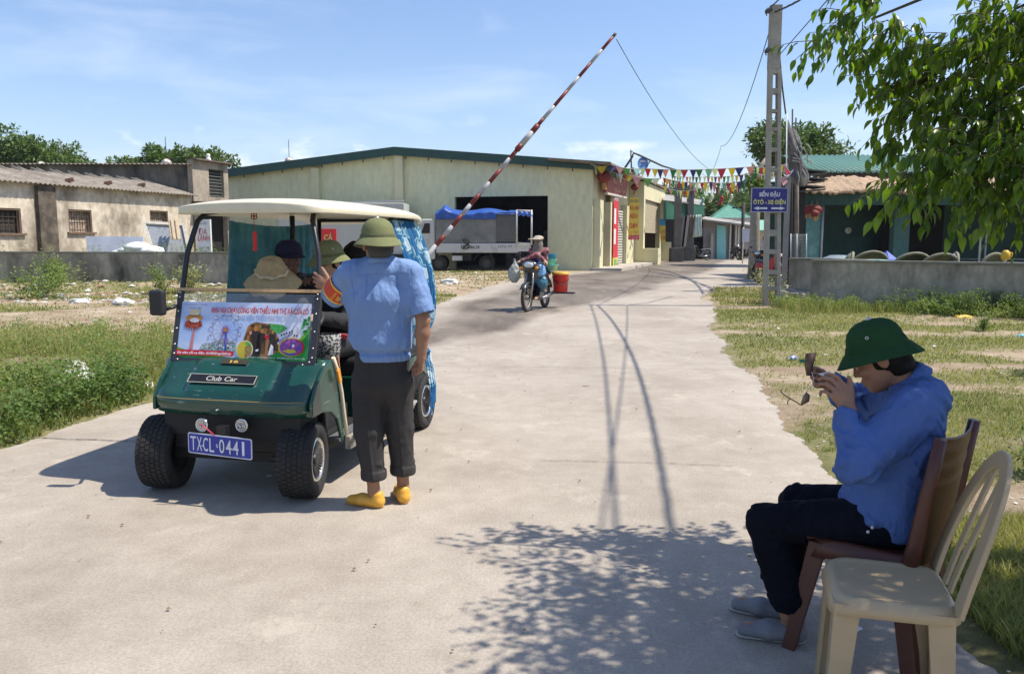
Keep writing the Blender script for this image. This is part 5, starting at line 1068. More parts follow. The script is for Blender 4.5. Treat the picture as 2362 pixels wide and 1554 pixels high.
c2_, W2, n2_ = plate_on('number', -.04, 8, .45, 0, 0, None, .012); m = MB(); m.prism([(-.085, -.017), (.085, -.017), (.085, .017), (-.085, .017)], c2_, U, W2, .004); nb_ = m.build('number_badge', [M('badge_brown', (.05, .04, .025), .4, bump=0)], cart)
m = MB(); m.text('16', c2_, U, W2, .022, .055, bold=.03, lift=.006); m.build('lettering', [M('gold_ink', (.55, .38, .07), .5, bump=0)], nb_)
m = MB(); m.box((cx0, .30, .36), (.80, .75, .16)); m.box((cx0, -.02, .44), (.9, .16, .14)); m.box((cx0 - .02, .0, .235), (.84, .07, .06)); m.box((cx0, .9, .27), (.9, 1.5, .10)); m.build('chassis', [M('underbody_black', (.010, .010, .011), .7, bump=.2)], cart)
for s_ in (-1, 1): m = MB(); m.tube([(cx0 + s_ * .22, -.03, .23), (cx0 + s_ * .36, .0, .235)], .02, 6); m.tube([(cx0 + s_ * .28, .05, .24), (cx0 + s_ * .24, .08, .42)], .03, 8); m.build('suspension_arm', [M('oily_steel', (.05, .045, .04), .5, metal=.5)], cart)
for u, v in ((465, 980), (557, 981)):
 p = CL(u, v, 4.60); m = MB(); m.lathe([(.030, .045), (.040, .02), (.0405, 0), (.036, -.004), (.034, .002)], p, (0, -1, 0) if False else (0, 1, 0), 24); hl = m.build('headlight', [CHROME], cart)
 m = MB(); m.disc(p + Vector((0, .001, 0)), .034, (0, -1, 0), 20); m.build('lens', [M('lamp_lens', (.50, .49, .46), .25, metal=.5, bump=.3, bscale=90)], hl)
 for k in range(3):
  a = R(90 + 120 * k); q = p + Vector((math.cos(a) * .016, -.002, math.sin(a) * .016)); m = MB(); m.lathe([(.012, 0), (.011, -.003), (.004, -.003)], q, (0, 1, 0), 14); m.mat(1).disc(q + Vector((0, -.0045, 0)), .004, (0, -1, 0), 8); m.build('led', [M('led_ring', (.65, .64, .60), .2, metal=.8, bump=0), M('led_dark', (.12, .11, .10), .3, bump=0)], hl)
p = CL(507, 1028, 4.55); pa = R(4); U = Vector((math.cos(-pa), math.sin(-pa), -.03)).normalized(); W_ = Vector((0, .03, 1)).normalized(); n = U.cross(W_)
def rrect(w_, h_, r, k=4): return [((w_ / 2 - r) * sx + r * math.cos(a), (h_ / 2 - r) * sy + r * math.sin(a)) for sx, sy, a0 in ((1, 1, 0), (-1, 1, 90), (-1, -1, 180), (1, -1, 270)) for a in [R(a0 + 90 * i / k) for i in range(k + 1)]]
m = MB(); m.prism(rrect(.432, .122, .012), p - n * .002, U, W_, .004, n=n); pt_ = m.build('registration_plate', [M('plate_white', (.62, .65, .74), .45, bump=0)], cart)
m = MB(); m.prism(rrect(.420, .110, .009), p, U, W_, .0035, n=n); m.build('plate_face', [M('plate_blue', (.018, .035, .30), .4, var=.1, scale=6, bump=0)], pt_)
m = MB(); PW = M('plate_letter', (.66, .69, .76), .45, bump=0)
for ch, x, w_ in (('T', -.178, .044), ('X', -.136, .040), ('C', -.094, .038), ('L', -.052, .036), ('0', .016, .040), ('4', .062, .042), ('4', .110, .042), ('1', .160, .018)): m.text(ch, p + U * x + W_ * 0, U, W_, .082, w_ * .88, bold=.005, lift=.0045)
m.build('lettering', [PW], pt_)
for dx, dz in ((-.014, -.006), (-.017, .005), (-.115, -.01), (.086, -.01)): m = MB(); m.lathe([(.0055, 0), (.004, .004), (.0005, .005)], p + U * dx + W_ * dz + n * .004, n, 8); m.build('plate_bolt', [PW], pt_)
m = MB(); a = CL(462, 978, 4.56); b = CL(495, 1004, 4.55); m.tube([a, a.lerp(b, .5) + Vector((0, -.004, .006)), b], .0035, 5); m.tube([a + Vector((.006, 0, .003)), b + Vector((-.012, 0, .003))], .003, 5); m.build('pink_string', [M('pink_string', (.55, .05, .12), .7, bump=0)], cart)
m = MB(); m.box(p + Vector((0, .04, .03)), (.06, .05, .16)); m.build('plate_bracket', [BLK], cart)
RUB = M('tyre_rubber', (.020, .019, .018), .85, var=.3, scale=12, bump=.25, bscale=60)
def cart_wheel(x, y, steer, side, treads=True):
 T = Matrix.Translation((x, y, .228)) @ Matrix.Rotation(steer, 4, 'Z') @ (Matrix.Rotation(math.pi, 4, 'Z') if side < 0 else Matrix.Identity(4))
 e = MB(); e.T = T
 e.lathe([(.132, .080), (.150, .098), (.185, .104), (.208, .098), (.220, .084), (.224, .05), (.2245, 0), (.224, -.05), (.220, -.084), (.208, -.098), (.185, -.104), (.150, -.098), (.132, -.080)], (0, 0, 0), (1, 0, 0), 48)
 ty = e.build('wheel', [RUB], cart)
 if treads:
  e = MB(); e.T = T; rows = [-.078, -.047, -.016, .016, .047, .078]
  for j, r_ in enumerate(rows):
   for k in range(46):
    a = 2 * math.pi * (k + .5 * (j % 2)) / 46; c_ = Vector((r_, math.cos(a) * .2255, math.sin(a) * .2255)); wd = .025
    if abs(r_) > .07: c_ = Vector((r_ * 1.03, math.cos(a) * .2195, math.sin(a) * .2195))
    e.box(c_, (wd, .0075, .0245), (a + 0, 0, 0))
  e.build('tread', [RUB], ty)
 e = MB(); e.T = T; e.lathe([(.136, .082), (.128, .094), (.118, .090), (.112, .072)], (0, 0, 0), (1, 0, 0), 40); e.build('rim', [M('worn_chrome', (.72, .71, .69), .22, metal=.9, var=.15, scale=20, bump=.1)], ty)
 e = MB(); e.T = T; e.lathe([(.114, .070), (.104, .086), (.040, .064), (.034, .078), (.030, .084), (.001, .086)], (0, 0, 0), (1, 0, 0), 40)
 e.mat(1)
 for k in range(28):
  a = 2 * math.pi * k / 28; r0, r1 = .038, .106; e.beam((.068, math.cos(a) * r0, math.sin(a) * r0), (.090, math.cos(a) * r1, math.sin(a) * r1), .0045, .006, up=(1, 0, 0))
 e.build('hubcap', [M('hub_black', (.02, .02, .022), .45, bump=0), M('hub_grey', (.14, .14, .145), .35, metal=.6, bump=0)], ty)
 e = MB(); e.T = T; e.lathe([(.135, -.07), (.05, -.03), (.05, .02), (.001, .02)], (0, 0, 0), (1, 0, 0), 24); e.build('wheel_back', [M('underbody_black')], ty)
cart_wheel(-.46, 0, R(10), -1); cart_wheel(.47, 0, R(10), 1); cart_wheel(-.52, 1.84, 0, -1, False); cart_wheel(.545, 1.84, 0, 1)
def WS(u, v, lift=0.0):
 """u across -1..1 (half width .485), v up the slope 0..1."""
 return Vector((cx0 - .01 + u * .487, .055 + .115 * v, .775 + .435 * v)) + Vector((0, -.967, .256)) * lift
wu, wv = Vector((1, 0, 0)), Vector((0, .115, .435)).normalized(); wn = wu.cross(wv)
m = MB(); outer = []; inner = []; rr = .07
def wpath(inset):
 w2, h2 = .487 - inset, .45 - inset; r = rr - inset * .6; pts = [(-w2, .45)]
 for i in range(7): a = R(180 + 90 * i / 6); pts.append((-w2 + r + r * math.cos(a), inset + r + r * math.sin(a)))
 for i in range(7): a = R(270 + 90 * i / 6); pts.append((w2 - r + r * math.cos(a), inset + r + r * math.sin(a)))
 pts.append((w2, .45)); return pts
O_ = WS(0, 0); A1, A2 = wpath(0), wpath(.036); P1 = [O_ + wu * a + wv * b for a, b in A1]; P2 = [O_ + wu * a + wv * b for a, b in A2]; n_ = len(P1)
vs = P1 + P2 + [q - wn * -.012 for q in P1] + [q - wn * -.012 for q in P2]
fs = []
for i in range(n_ - 1): fs += [(2 * n_ + i, 2 * n_ + i + 1, 3 * n_ + i + 1, 3 * n_ + i), (i + 1, i, n_ + i, n_ + i + 1), (i, i + 1, 2 * n_ + i + 1, 2 * n_ + i), (n_ + i + 1, n_ + i, 3 * n_ + i, 3 * n_ + i + 1)]
m.add(vs, fs); m.build('windscreen_frame', [M('grey_black_frame', (.035, .037, .045), .45, bump=.1)], cart)
m = MB()
for i in (0, 2, 5, 8, 11, 13, 15): q = P1[min(i, n_ - 1)].lerp(P2[min(i, n_ - 1)], .5) + wn * .013; m.lathe([(.006, 0), (.004, .004), (.0005, .005)], q, wn, 8)
for a in (-.25, .0, .3): m.lathe([(.006, 0), (.004, .004), (.0005, .005)], O_ + wu * a + wv * .018 + wn * .013, wn, 8)
for s_ in (-1, 1):
 for b in (.12, .22, .33, .42): m.lathe([(.006, 0), (.004, .004), (.0005, .005)], O_ + wu * s_ * .469 + wv * b + wn * .013, wn, 8)
m.build('rivets', [M('rivet', (.5, .5, .48), .35, metal=.8, bump=0)], cart)
gl = bpy.data.materials.new('clear_acrylic'); gl.use_nodes = True; g_b = gl.node_tree.nodes['Principled BSDF']; g_b.inputs['Base Color'].default_value = (.62, .70, .78, 1); g_b.inputs['Roughness'].default_value = .06; g_b.inputs['Alpha'].default_value = .20; MATS['clear_acrylic'] = gl
m = MB(); m.add([O_ + wu * a + wv * b + wn * .002 for a, b in ((-.452, .03), (.452, .03), (.452, .45), (-.452, .45))], [(0, 1, 2, 3)]); m.build('windscreen', [gl], cart)
m = MB(); m.beam(WS(-1.03, 1.045, .0), WS(1.01, 1.045, 0), .022, .018, up=wv); m.build('timber_strip', [M('pale_wood', (.50, .33, .17), .8, var=.15, scale=30)], cart)
BW, BH = .905, .352; B0 = O_ + wu * (-.470) + wv * .040 + wn * .008
cur = [0]
def bp(u, v, l=0): return B0 + wu * (u * BW) + wv * (v * BH) + wn * (.0006 * l)
BM = {}
def bm(c, c2=None, sc=9, **k):
 key = 'banner_%d_%d_%d' % tuple(int(x * 255) for x in c) + ('m' if c2 else '')
 return M(key, c, .6, spec=.2, c2=c2, scale=sc, lo=.42, hi=.58, bump=0, var=k.get('var', .08), detail=6)
m = MB(); m.add([bp(0, 0), bp(1, 0), bp(1, 1), bp(0, 1)], [(0, 1, 2, 3)])
m.add([bp(0, 0) - wn * .003, bp(1, 0) - wn * .003, bp(1, 1) - wn * .003, bp(0, 1) - wn * .003], [(3, 2, 1, 0)])
ban = m.build('advertising_banner', [M('banner_sky', (.24, .42, .78), .6, c2=(.64, .69, .84), lo=.30, hi=.56, scale=2.6, bump=0, var=.03, spec=.2)], cart)
cols = [bm((.02, .25, .05)), bm((.16, .42, .04)), bm((.16, .28, .22), (.42, .45, .55), 60, var=.5), bm((.26, .27, .45)), bm((.30, .10, .22)), bm((.30, .16, .08)), bm((.62, .55, .38)), bm((.20, .02, .02), (.42, .10, .06), 90), bm((.62, .25, .24)), bm((.30, .15, .05), (.05, .035, .03), 34, var=.5), bm((.035, .03, .03)), bm((.45, .46, .55), (.65, .66, .72), 20), bm((.70, .66, .50)), bm((.55, .45, .05)), bm((.40, .08, .08), (.20, .35, .08), 70, var=.5), bm((.10, .06, .35), (.40, .10, .30), 60, var=.4), bm((.05, .30, .08), (.10, .40, .12), 60), bm((.60, .01, .03)), bm((.75, .75, .80)), bm((.45, .20, .05)), bm((.05, .10, .45))]
m = MB()
def poly(l, mi, pts): m.mat(mi); m.add([bp(u, v, l) for u, v in pts], [list(range(len(pts)))])
def ellp(l, mi, u, v, ru, rv, k=28): poly(l, mi, [(u + ru * math.cos(2 * math.pi * i / k), v + rv * math.sin(2 * math.pi * i / k)) for i in range(k)])
def stroke(l, mi, u0, v0, u1, v1, w_): # width in metres
 a, b = Vector((u0 * BW, v0 * BH)), Vector((u1 * BW, v1 * BH)); d = (b - a).normalized(); s = Vector((-d.y, d.x)) * w_ / 2
 poly(l, mi, [((q.x) / BW, (q.y) / BH) for q in (a - s, b - s, b + s, a + s)])
poly(1, 1, [(0, 0), (.52, 0), (.40, .03), (.2, .09), (.08, .14), (0, .20)]); poly(2, 0, [(0, 0), (.45, 0), (.25, .03), (.08, .09), (0, .15)])
poly(1, 1, [(.40, 0), (1, 0), (1, .62), (.96, .46), (.88, .27), (.78, .165), (.62, .08)]); poly(2, 0, [(.42, 0), (1, 0), (1, .50), (.955, .36), (.87, .20), (.76, .115), (.6, .045)])
poly(3, 2, [(.19, .12), (.46, .11), (.47, .26), (.44, .32), (.38, .30), (.33, .33), (.28, .27), (.22, .26), (.195, .18)])
poly(3, 8, [(.112, .13), (.140, .13), (.146, .56), (.132, .56)]); 
for k in range(9): v = .15 + k * .045; stroke(4, 10, .116 + k * .0018, v, .139 + k * .0008, v + .018, .0016)
ellp(5, 7, .128, .60, .067, .085)
for k in range(12): a = math.pi * k / 11; stroke(6, 7, .128 + .06 * math.cos(a + math.pi) * .8, .585 + .05 * math.sin(a + math.pi), .128 + .075 * math.cos(a + math.pi), .575 + .10 * math.sin(a + math.pi), .004)
ellp(6, 19, .130, .705, .066, .062); ellp(7, 11, .135, .665, .036, .042); poly(8, 6, [(.097, .76), (.165, .76), (.172, .865), (.09, .865)]); ellp(7, 5, .131, .755, .045, .022)
FU, FV, RU, RV = .378, .505, .098, .098 * BW / BH
for k in range(40):
 a, b = 2 * math.pi * k / 40, 2 * math.pi * (k + 1) / 40; stroke(5, 3, FU + RU * math.cos(a), FV + RV * math.sin(a), FU + RU * math.cos(b), FV + RV * math.sin(b), .0028); stroke(5, 3, FU + RU * .72 * math.cos(a), FV + RV * .72 * math.sin(a), FU + RU * .72 * math.cos(b), FV + RV * .72 * math.sin(b), .0009)
for k in range(16): a = 2 * math.pi * k / 16; stroke(6, 3 if k % 2 else 4, FU, FV, FU + RU * math.cos(a), FV + RV * math.sin(a), .0016)
for k in range(12):
 a = 2 * math.pi * (k + .5) / 12; gu, gv = FU + RU * 1.16 * math.cos(a), FV + RV * 1.16 * math.sin(a)
 if gv > .2: poly(7, 3, [(gu - .008, gv - .045), (gu + .008, gv - .045), (gu + .007, gv + .03), (gu, gv + .045), (gu - .007, gv + .03)]); poly(8, 18, [(gu - .005, gv - .01), (gu + .005, gv - .01), (gu + .005, gv + .02), (gu - .005, gv + .02)])
for k in range(20):
 a = 2 * math.pi * k / 20; stroke(7, 15, FU, FV, FU + .030 * math.cos(a), FV + .030 * BW / BH * math.sin(a), .003)
ellp(8, 19, FU, FV, .014, .036); stroke(7, 4, FU - .003, FV, FU - .045, .24, .005); stroke(7, 15, FU + .003, FV, FU + .03, .17, .006); stroke(7, 20, FU, FV - .02, FU + .012, .13, .008); stroke(8, 4, FU - .035, .33, FU + .035, .33, .004)
for k in range(26): uu = random.uniform(.21, .455); ellp(8, random.choice([18, 16, 10, 17, 20, 11]), uu, random.uniform(.14, .24), .005, .014, 8)
poly(3, 9, [(.515, .30), (.56, .62), (.60, .66), (.70, .63), (.75, .50), (.80, .30), (.78, .12), (.60, .06), (.54, .12)]); poly(4, 16, [(.70, .64), (.80, .62), (.84, .56), (.78, .46), (.73, .50)])
poly(3, 19, [(.52, .34), (.545, .60), (.58, .56), (.57, .30)])
for u, v, s, c_ in ((.605, .50, 1.5, 10), (.655, .46, 1.2, 10), (.69, .36, 1.15, 5), (.735, .44, .9, 10), (.57, .42, 1.0, 5)):
 poly(5, c_, [(u - .03 * s, v - .30 * s), (u + .03 * s, v - .30 * s), (u + .026 * s, v - .02), (u, v + .02), (u - .026 * s, v - .02)]); ellp(6, 19 if c_ == 10 else 8, u, v + .045, .0095 * s, .035 * s, 12)
poly(6, 18, [(.715, .08), (.752, .10), (.748, .24), (.73, .28), (.722, .20)]); ellp(7, 17, .693, .40, .014, .035, 12); poly(7, 18, [(.62, .14), (.64, .15), (.64, .19), (.62, .17)])
poly(4, 11, [(.77, .30), (.82, .42), (.90, .60), (.95, .50), (.93, .36), (.88, .28), (.80, .24)]); poly(5, 3, [(.78, .34), (.88, .50), (.885, .47), (.79, .30)]); poly(5, 17, [(.88, .34), (.93, .38), (.945, .33), (.90, .29)])
for k in range(7): ellp(6, 10, .80 + k * .019, .44 + .018 * k * (k < 5), .006, .018, 8)
for k in range(26): ellp(4, 16, random.uniform(.945, .995), random.uniform(.46, .76), .010, .028, 8)
ellp(6, 12, .537, .165, .063, .168); ellp(7, 13, .537, .165, .058, .154); poly(8, 14, [(.545, .02), (.585, .06), (.592, .20), (.57, .24), (.54, .22)]); poly(8, 16, [(.55, .24), (.585, .22), (.575, .28), (.555, .31), (.54, .30)])
ellp(6, 13, .878, .235, .094, .165); ellp(7, 17, .884, .235, .090, .150); ellp(8, 15, .878, .235, .083, .142); poly(9, 13, [(.82, .16), (.86, .20), (.91, .19), (.92, .15), (.87, .12)]); ellp(10, 18, .895, .26, .010, .03, 10); poly(9, 20, [(.85, .09), (.91, .09), (.92, .13), (.84, .13)])
poly(9, 17, [(.022, .035), (.452, .045), (.458, .06), (.458, .115), (.452, .13), (.022, .135), (.016, .12), (.016, .05)])
m.build('printed_picture', cols, ban)
m = MB(); T_ = bp(.622, .868, 10); m.mat(0).text('KHU VUI CHƠI CÔNG VIÊN THIẾU NHI THỊ XÃ CỬA LÒ', T_ + wu * .0015 - wv * .0015, wu, wv, .066, .660, bold=.055, lift=.0003); m.mat(1).text('KHU VUI CHƠI CÔNG VIÊN THIẾU NHI THỊ XÃ CỬA LÒ', T_, wu, wv, .064, .655, bold=.022, lift=.0012)
m.mat(2).text('Kính Chào Quý Khách', bp(.73, .70, 10), wu, wv, .036, .385, bold=.02, shear=.35, lift=.001)
m.mat(2).text('CÔNG TY TNHH ĐẦU TƯ THƯƠNG MẠI', bp(.13, .945, 10), wu, wv, .013, .165, lift=.001); m.text('TỔNG HỢP', bp(.13, .89, 10), wu, wv, .013, .10, lift=.001)
m.mat(0).text('Giá niêm yết xe điện: 20.000đ/người/lượt', bp(.236, .085, 12), wu, wv, .026, .375, bold=.03, shear=.1, lift=.001)
m.text('ĐC: Khối 1 - P. Thu Thủy - Cửa Lò    ĐT: 0389.2166.778 - 0963.491.432', bp(.775, .040, 12), wu, wv, .013, .385, bold=.01, lift=.001)
m.build('lettering', [bm((.75, .75, .80)), bm((.50, .01, .03)), bm((.03, .12, .42))], ban)
m = MB(); RX0, RX1, RY0, RY1, RZ = -.54, .55, .20, 2.24, 1.703
def roofp(u, v, top=True):
 su = math.copysign(abs(u) ** 1.0, u); cr = .09; x = (RX0 + RX1) / 2 + u * (RX1 - RX0) / 2; y = (RY0 + RY1) / 2 + v * (RY1 - RY0) / 2
 k = max(abs(u), abs(v)); cc = (abs(u) ** 8 + abs(v) ** 8) ** (1 / 8)
 if cc > 1e-6: s = min(1, k / cc) if k > 0 else 1; s = k / cc; x = (RX0 + RX1) / 2 + (x - (RX0 + RX1) / 2) * s; y = (RY0 + RY1) / 2 + (y - (RY0 + RY1) / 2) * s
 edge = k ** 10
 z = RZ + (.058 + .065 * (1 - abs(u) ** 2.2) * (1 - .5 * v * v) - .02 * edge if top else .012 * (1 - edge) + .03 * (1 - k ** 4))
 if v > .6 and top: z -= .05 * ((v - .6) / .4) ** 2
 if v > .6 and not top: z -= .035 * ((v - .6) / .4) ** 2
 return Vector((x, y, z))
NU = 28; vs = [roofp(-1 + 2 * i / NU, -1 + 2 * j / NU, True) for j in range(NU + 1) for i in range(NU + 1)] + [roofp(-1 + 2 * i / NU, -1 + 2 * j / NU, False) for j in range(NU + 1) for i in range(NU + 1)]
o2 = (NU + 1) ** 2; fs = [(j * (NU + 1) + i, j * (NU + 1) + i + 1, (j + 1) * (NU + 1) + i + 1, (j + 1) * (NU + 1) + i) for j in range(NU) for i in range(NU)]; fs += [tuple(o2 + q for q in reversed(f)) for f in fs]
ring = [i for i in range(NU + 1)] + [j * (NU + 1) + NU for j in range(1, NU + 1)] + [NU * (NU + 1) + i for i in range(NU - 1, -1, -1)] + [j * (NU + 1) for j in range(NU - 1, 0, -1)]
fs += [(ring[k], o2 + ring[k], o2 + ring[(k + 1) % len(ring)], ring[(k + 1) % len(ring)]) for k in range(len(ring))]
m.smooth(True).add(vs, fs); m.build('roof', [CREAM], cart, bevel=.008, bseg=3)
def post(name, pts, r=.017): m = MB(); m.tube(pts, r, 10); return m.build(name, [BLK], cart)
for s_ in (-1, 1):
 x = cx0 - .01 + s_ * .475; xt = .03 + s_ * .40
 post('roof_post', [(x, .07, .80), (x, .165, 1.15), (x + (xt - x) * .3, .23, 1.45), (xt, .30, 1.66), (xt - s_ * .02, .36, 1.71), (xt - s_ * .03, .5, 1.73)])
 m = MB(); m.beam((x - s_ * .0, .055, .79), (x, .165, 1.20), .028, .012, up=(0, -1, 0)); m.build('post_sleeve', [M('grey_black_frame')], cart)
 post('roof_post', [(.03 + s_ * .42, 1.42, .8), (.03 + s_ * .42, 1.42, 1.28), (.03 + s_ * .42, 1.44, 1.34), (.03 + s_ * .42, 1.52, 1.40), (.03 + s_ * .42, 1.58, 1.46), (.03 + s_ * .42, 1.6, 1.6), (.03 + s_ * .42, 1.6, 1.73)], .021)
 post('rear_post', [(.03 + s_ * .42, 2.06, .6), (.03 + s_ * .42, 2.08, 1.73)], .018)
m = MB(); m.tube([(-.39, 2.07, 1.70), (.45, 2.07, 1.70)], .014, 8); m.build('rear_rail', [BLK], cart)
m = MB(); p = CL(364, 698, 4.9); m.box(p, (.095, .05, .158), (0.0, 0, .15)); mir = m.build('side_mirror', [BLKP], cart, bevel=.018, bseg=3)
m = MB(); m.tube([p + Vector((.03, .02, -.045)), p + Vector((.07, .06, -.03)), (cx0 - .50, .13, 1.13)], .011, 7); m.build('mirror_arm', [BLK], mir)
m = MB(); m.box((cx0, .20, .76), (.98, .16, .08)); m.box((cx0, .25, .55), (.9, .05, .45)); m.build('dashboard', [BLKP], cart, bevel=.01)
m = MB(); sc_ = Vector((.27, .36, 1.02)); X_, Y_, Z_ = frame((0, -.5, 1)); m.tube([sc_ + X_ * .165 * math.cos(t) + Y_ * .165 * math.sin(t) for t in [2 * math.pi * k / 28 for k in range(28)]], .013, 8, closed=True)
for a in (90, 210, 330): m.tube([sc_ - Z_ * .02, sc_ + X_ * .16 * math.cos(R(a)) + Y_ * .16 * math.sin(R(a))], .011, 6)
m.tube([sc_ - Z_ * .03, (.27, .25, .8)], .02, 8); m.build('steering_wheel', [BLKP], cart)
m = MB(); m.box((cx0, .66, .295), (1.08, .86, .02)); m.build('floor', [M('floor_mat', (.10, .10, .10), .8, var=.15, bump=.5, bscale=90)], cart)
for s_ in (-1, 1):
 m = MB(); x = cx0 + s_ * .575
 for k in range(4): m.box((x + s_ * .012 * (3 - k), .88, .302 - .022 * k), (.03, 1.16, .018))
 m.box((x - s_ * .01, .88, .262), (.03, 1.16, .08)); m.build('side_step', [M('alu_step', (.50, .48, .42), .4, metal=.4, var=.1)], cart)
SEAT = M('black_vinyl', (.018, .018, .020), .45, var=.2, bump=.25, bscale=50)
m = MB(); m.box((cx0, 1.03, .66), (1.0, .46, .13)); m.build('front_seat', [SEAT], cart, bevel=.035, bseg=3)
m = MB(); m.box((cx0, 1.30, .95), (.98, .09, .36), (-.12, 0, 0)); m.build('seat_back', [SEAT], cart, bevel=.03, bseg=3)
m = MB(); m.box((cx0, 1.03, .46), (.96, .50, .28)); m.build('seat_base', [GRN], cart, bevel=.01)
m = MB(); m.box((cx0, 1.66, .66), (1.0, .42, .12)); m.build('rear_seat', [SEAT], cart, bevel=.03)
m = MB(); m.box((cx0, 1.43, .94), (.98, .07, .34)); m.build('seat_back', [SEAT], cart, bevel=.03)
m = MB(); m.box((cx0, 1.75, .48), (.86, .9, .2)); m.build('rear_body', [GRN], cart, bevel=.03)
for s_ in (-1, 1):
 m = MB(); x = cx0 + s_ * .47; pts = [(1.50 + .34 + .29 * math.cos(R(a)), .228 + .29 * math.sin(R(a))) for a in range(0, 181, 15)]
 outl = [(1.46, .30), (1.46, .60), (2.12, .60), (2.16, .40), (2.14, .228)] + pts[0:] ; m.prism(outl, (x, 0, 0), (0, 1, 0), (0, 0, 1), .02, n=Vector((s_, 0, 0))); m.build('fender', [GRN], cart)
def curt_mat():
 m = bpy.data.materials.new('batik_curtain'); m.use_nodes = True; nt = m.node_tree; ns = nt.nodes; L = nt.links.new; b = ns['Principled BSDF']; tc = ns.new('ShaderNodeTexCoord')
 v = ns.new('ShaderNodeTexVoronoi'); v.inputs['Scale'].default_value = 6.5; v.feature = 'F1'; L(tc.outputs['Object'], v.inputs['Vector'])
 r = ns.new('ShaderNodeValToRGB'); e = r.color_ramp.elements; e[0].position = .0; e[0].color = (.50, .66, .78, 1); e[1].position = .62; e[1].color = (.015, .15, .36, 1)
 for p_, c_ in ((.36, (.60, .70, .76)), (.39, (.03, .20, .36)), (.46, (.08, .32, .48)), (.49, (.50, .62, .70)), (.55, (.03, .20, .36))): q = e.new(p_); q.color = (*c_, 1)
 L(v.outputs['Distance'], r.inputs[0])
 n = ns.new('ShaderNodeTexNoise'); n.inputs['Scale'].default_value = 38; n.inputs['Detail'].default_value = 3; L(tc.outputs['Object'], n.inputs['Vector'])
 r2 = ns.new('ShaderNodeValToRGB'); r2.color_ramp.elements[0].position = .5; r2.color_ramp.elements[1].position = .56; L(n.outputs['Fac'], r2.inputs[0])
 x = ns.new('ShaderNodeMixRGB'); x.blend_type = 'MULTIPLY'; x.inputs[2].default_value = (.55, .78, .88, 1); L(r2.outputs[0], x.inputs[0]); L(r.outputs[0], x.inputs[1])
 L(x.outputs[0], b.inputs['Base Color']); b.inputs['Roughness'].default_value = .75
 tr = ns.new('ShaderNodeBsdfTranslucent'); L(x.outputs[0], tr.inputs[0]); ms = ns.new('ShaderNodeMixShader'); ms.inputs[0].default_value = .35; L(b.outputs[0], ms.inputs[1]); L(tr.outputs[0], ms.inputs[2]); L(ms.outputs[0], ns['Material Output'].inputs['Surface'])
 return m
CURT = curt_mat()
PLAINC = M('teal_curtain', (.06, .19, .31), .8, c2=(.11, .29, .43), lo=.4, hi=.6, scale=4, bump=.3, bscale=60, trans=.12, var=.15)
m = MB()
def lc(u, v):
 y = .80 + 1.33 * u - .10 * v * (1 - u) - .02 * v; x = -.455 - .035 * v + .022 * math.sin(u * 62 + 2 * math.sin(v * 2)) * (.5 + .5 * v) + .008 * math.sin(u * 140); z = 1.675 - .03 * math.sin(u * math.pi) - .98 * v; return Vector((x, y, z))
m.grid(lc, 150, 24); m.build('curtain', [PLAINC], cart, label='plain dull teal curtain on the far side')
m = MB()
def rc(u, v):
 y0, y1 = 1.50, 2.14; g = max(0, (v - .74) / .26) ** 1.2; yc = 1.93; y = (y0 + (y1 - y0) * u) * (1 - g) + (yc + (u - .5) * .09) * g
 out_ = .13 * math.sin(min(1, v / .7) * math.pi / 2) + .03 * math.sin(min(1, v / .75) * math.pi); out_ = out_ * (1 - .75 * g)
 x = .475 + out_ + .02 * math.sin(u * 50 + v * 1.5) * (1 - .5 * g) * (.35 + v) + .008 * math.sin(u * 117); z = 1.69 - 1.08 * v; return Vector((x, y + .12 * out_, z))
m.grid(rc, 110, 46); m.build('curtain', [CURT], cart, label='patterned blue and white curtain tied at the rear wheel')
m = MB()
for k in range(3): m.add([Vector((.60 + .01 * k, 1.90 + .03 * k, .62)), Vector((.60 + .01 * k, 1.94 + .03 * k, .62)), Vector((.66 + .01 * k, 1.88 + .035 * k, .34)), Vector((.66 + .01 * k, 1.85 + .03 * k, .34)), Vector((.675 + .006 * k, 1.86 + .03 * k, .10 + .05 * k)), Vector((.675, 1.83 + .03 * k, .12 + .05 * k))], [(0, 1, 2, 3), (3, 2, 4, 5)])
m.tube([(.55, 1.90, .635), (.60, 1.86, .63), (.63, 1.93, .625), (.60, 1.99, .63), (.56, 1.96, .64)], .014, 7); m.build('curtain_tie', [CURT], cart, solid=.006)
ch = thing('hanging_charm', 'red knotted charm with a long red tag hanging from the cart roof', 'charm', tuple(D(586, 505, 5.35))); m = MB(); a = Vector((0, 0, 0)); m.tube([(0, 0, .06), (0, 0, -.085)], .0018, 5)
for k in range(4): t_ = R(45 + 90 * k); m.tube([Vector((.012 * math.cos(t_) + .010 * math.cos(q), 0, .018 + .012 * math.sin(t_) + .010 * math.sin(q))) for q in [2 * math.pi * i / 10 for i in range(10)]], .0035, 5, closed=True)
m.build('knot', [M('dark_red_cord', (.25, .03, .02), .7, bump=0)], ch); m = MB(); m.prism([(-.012, 0), (.012, 0), (.014, -.125), (-.012, -.125)], (0.002, 0, -.085), (1, 0, 0), (.03, 0, 1), .004); m.build('tag', [M('tag_red', (.60, .01, .01), .5, bump=0)], ch)
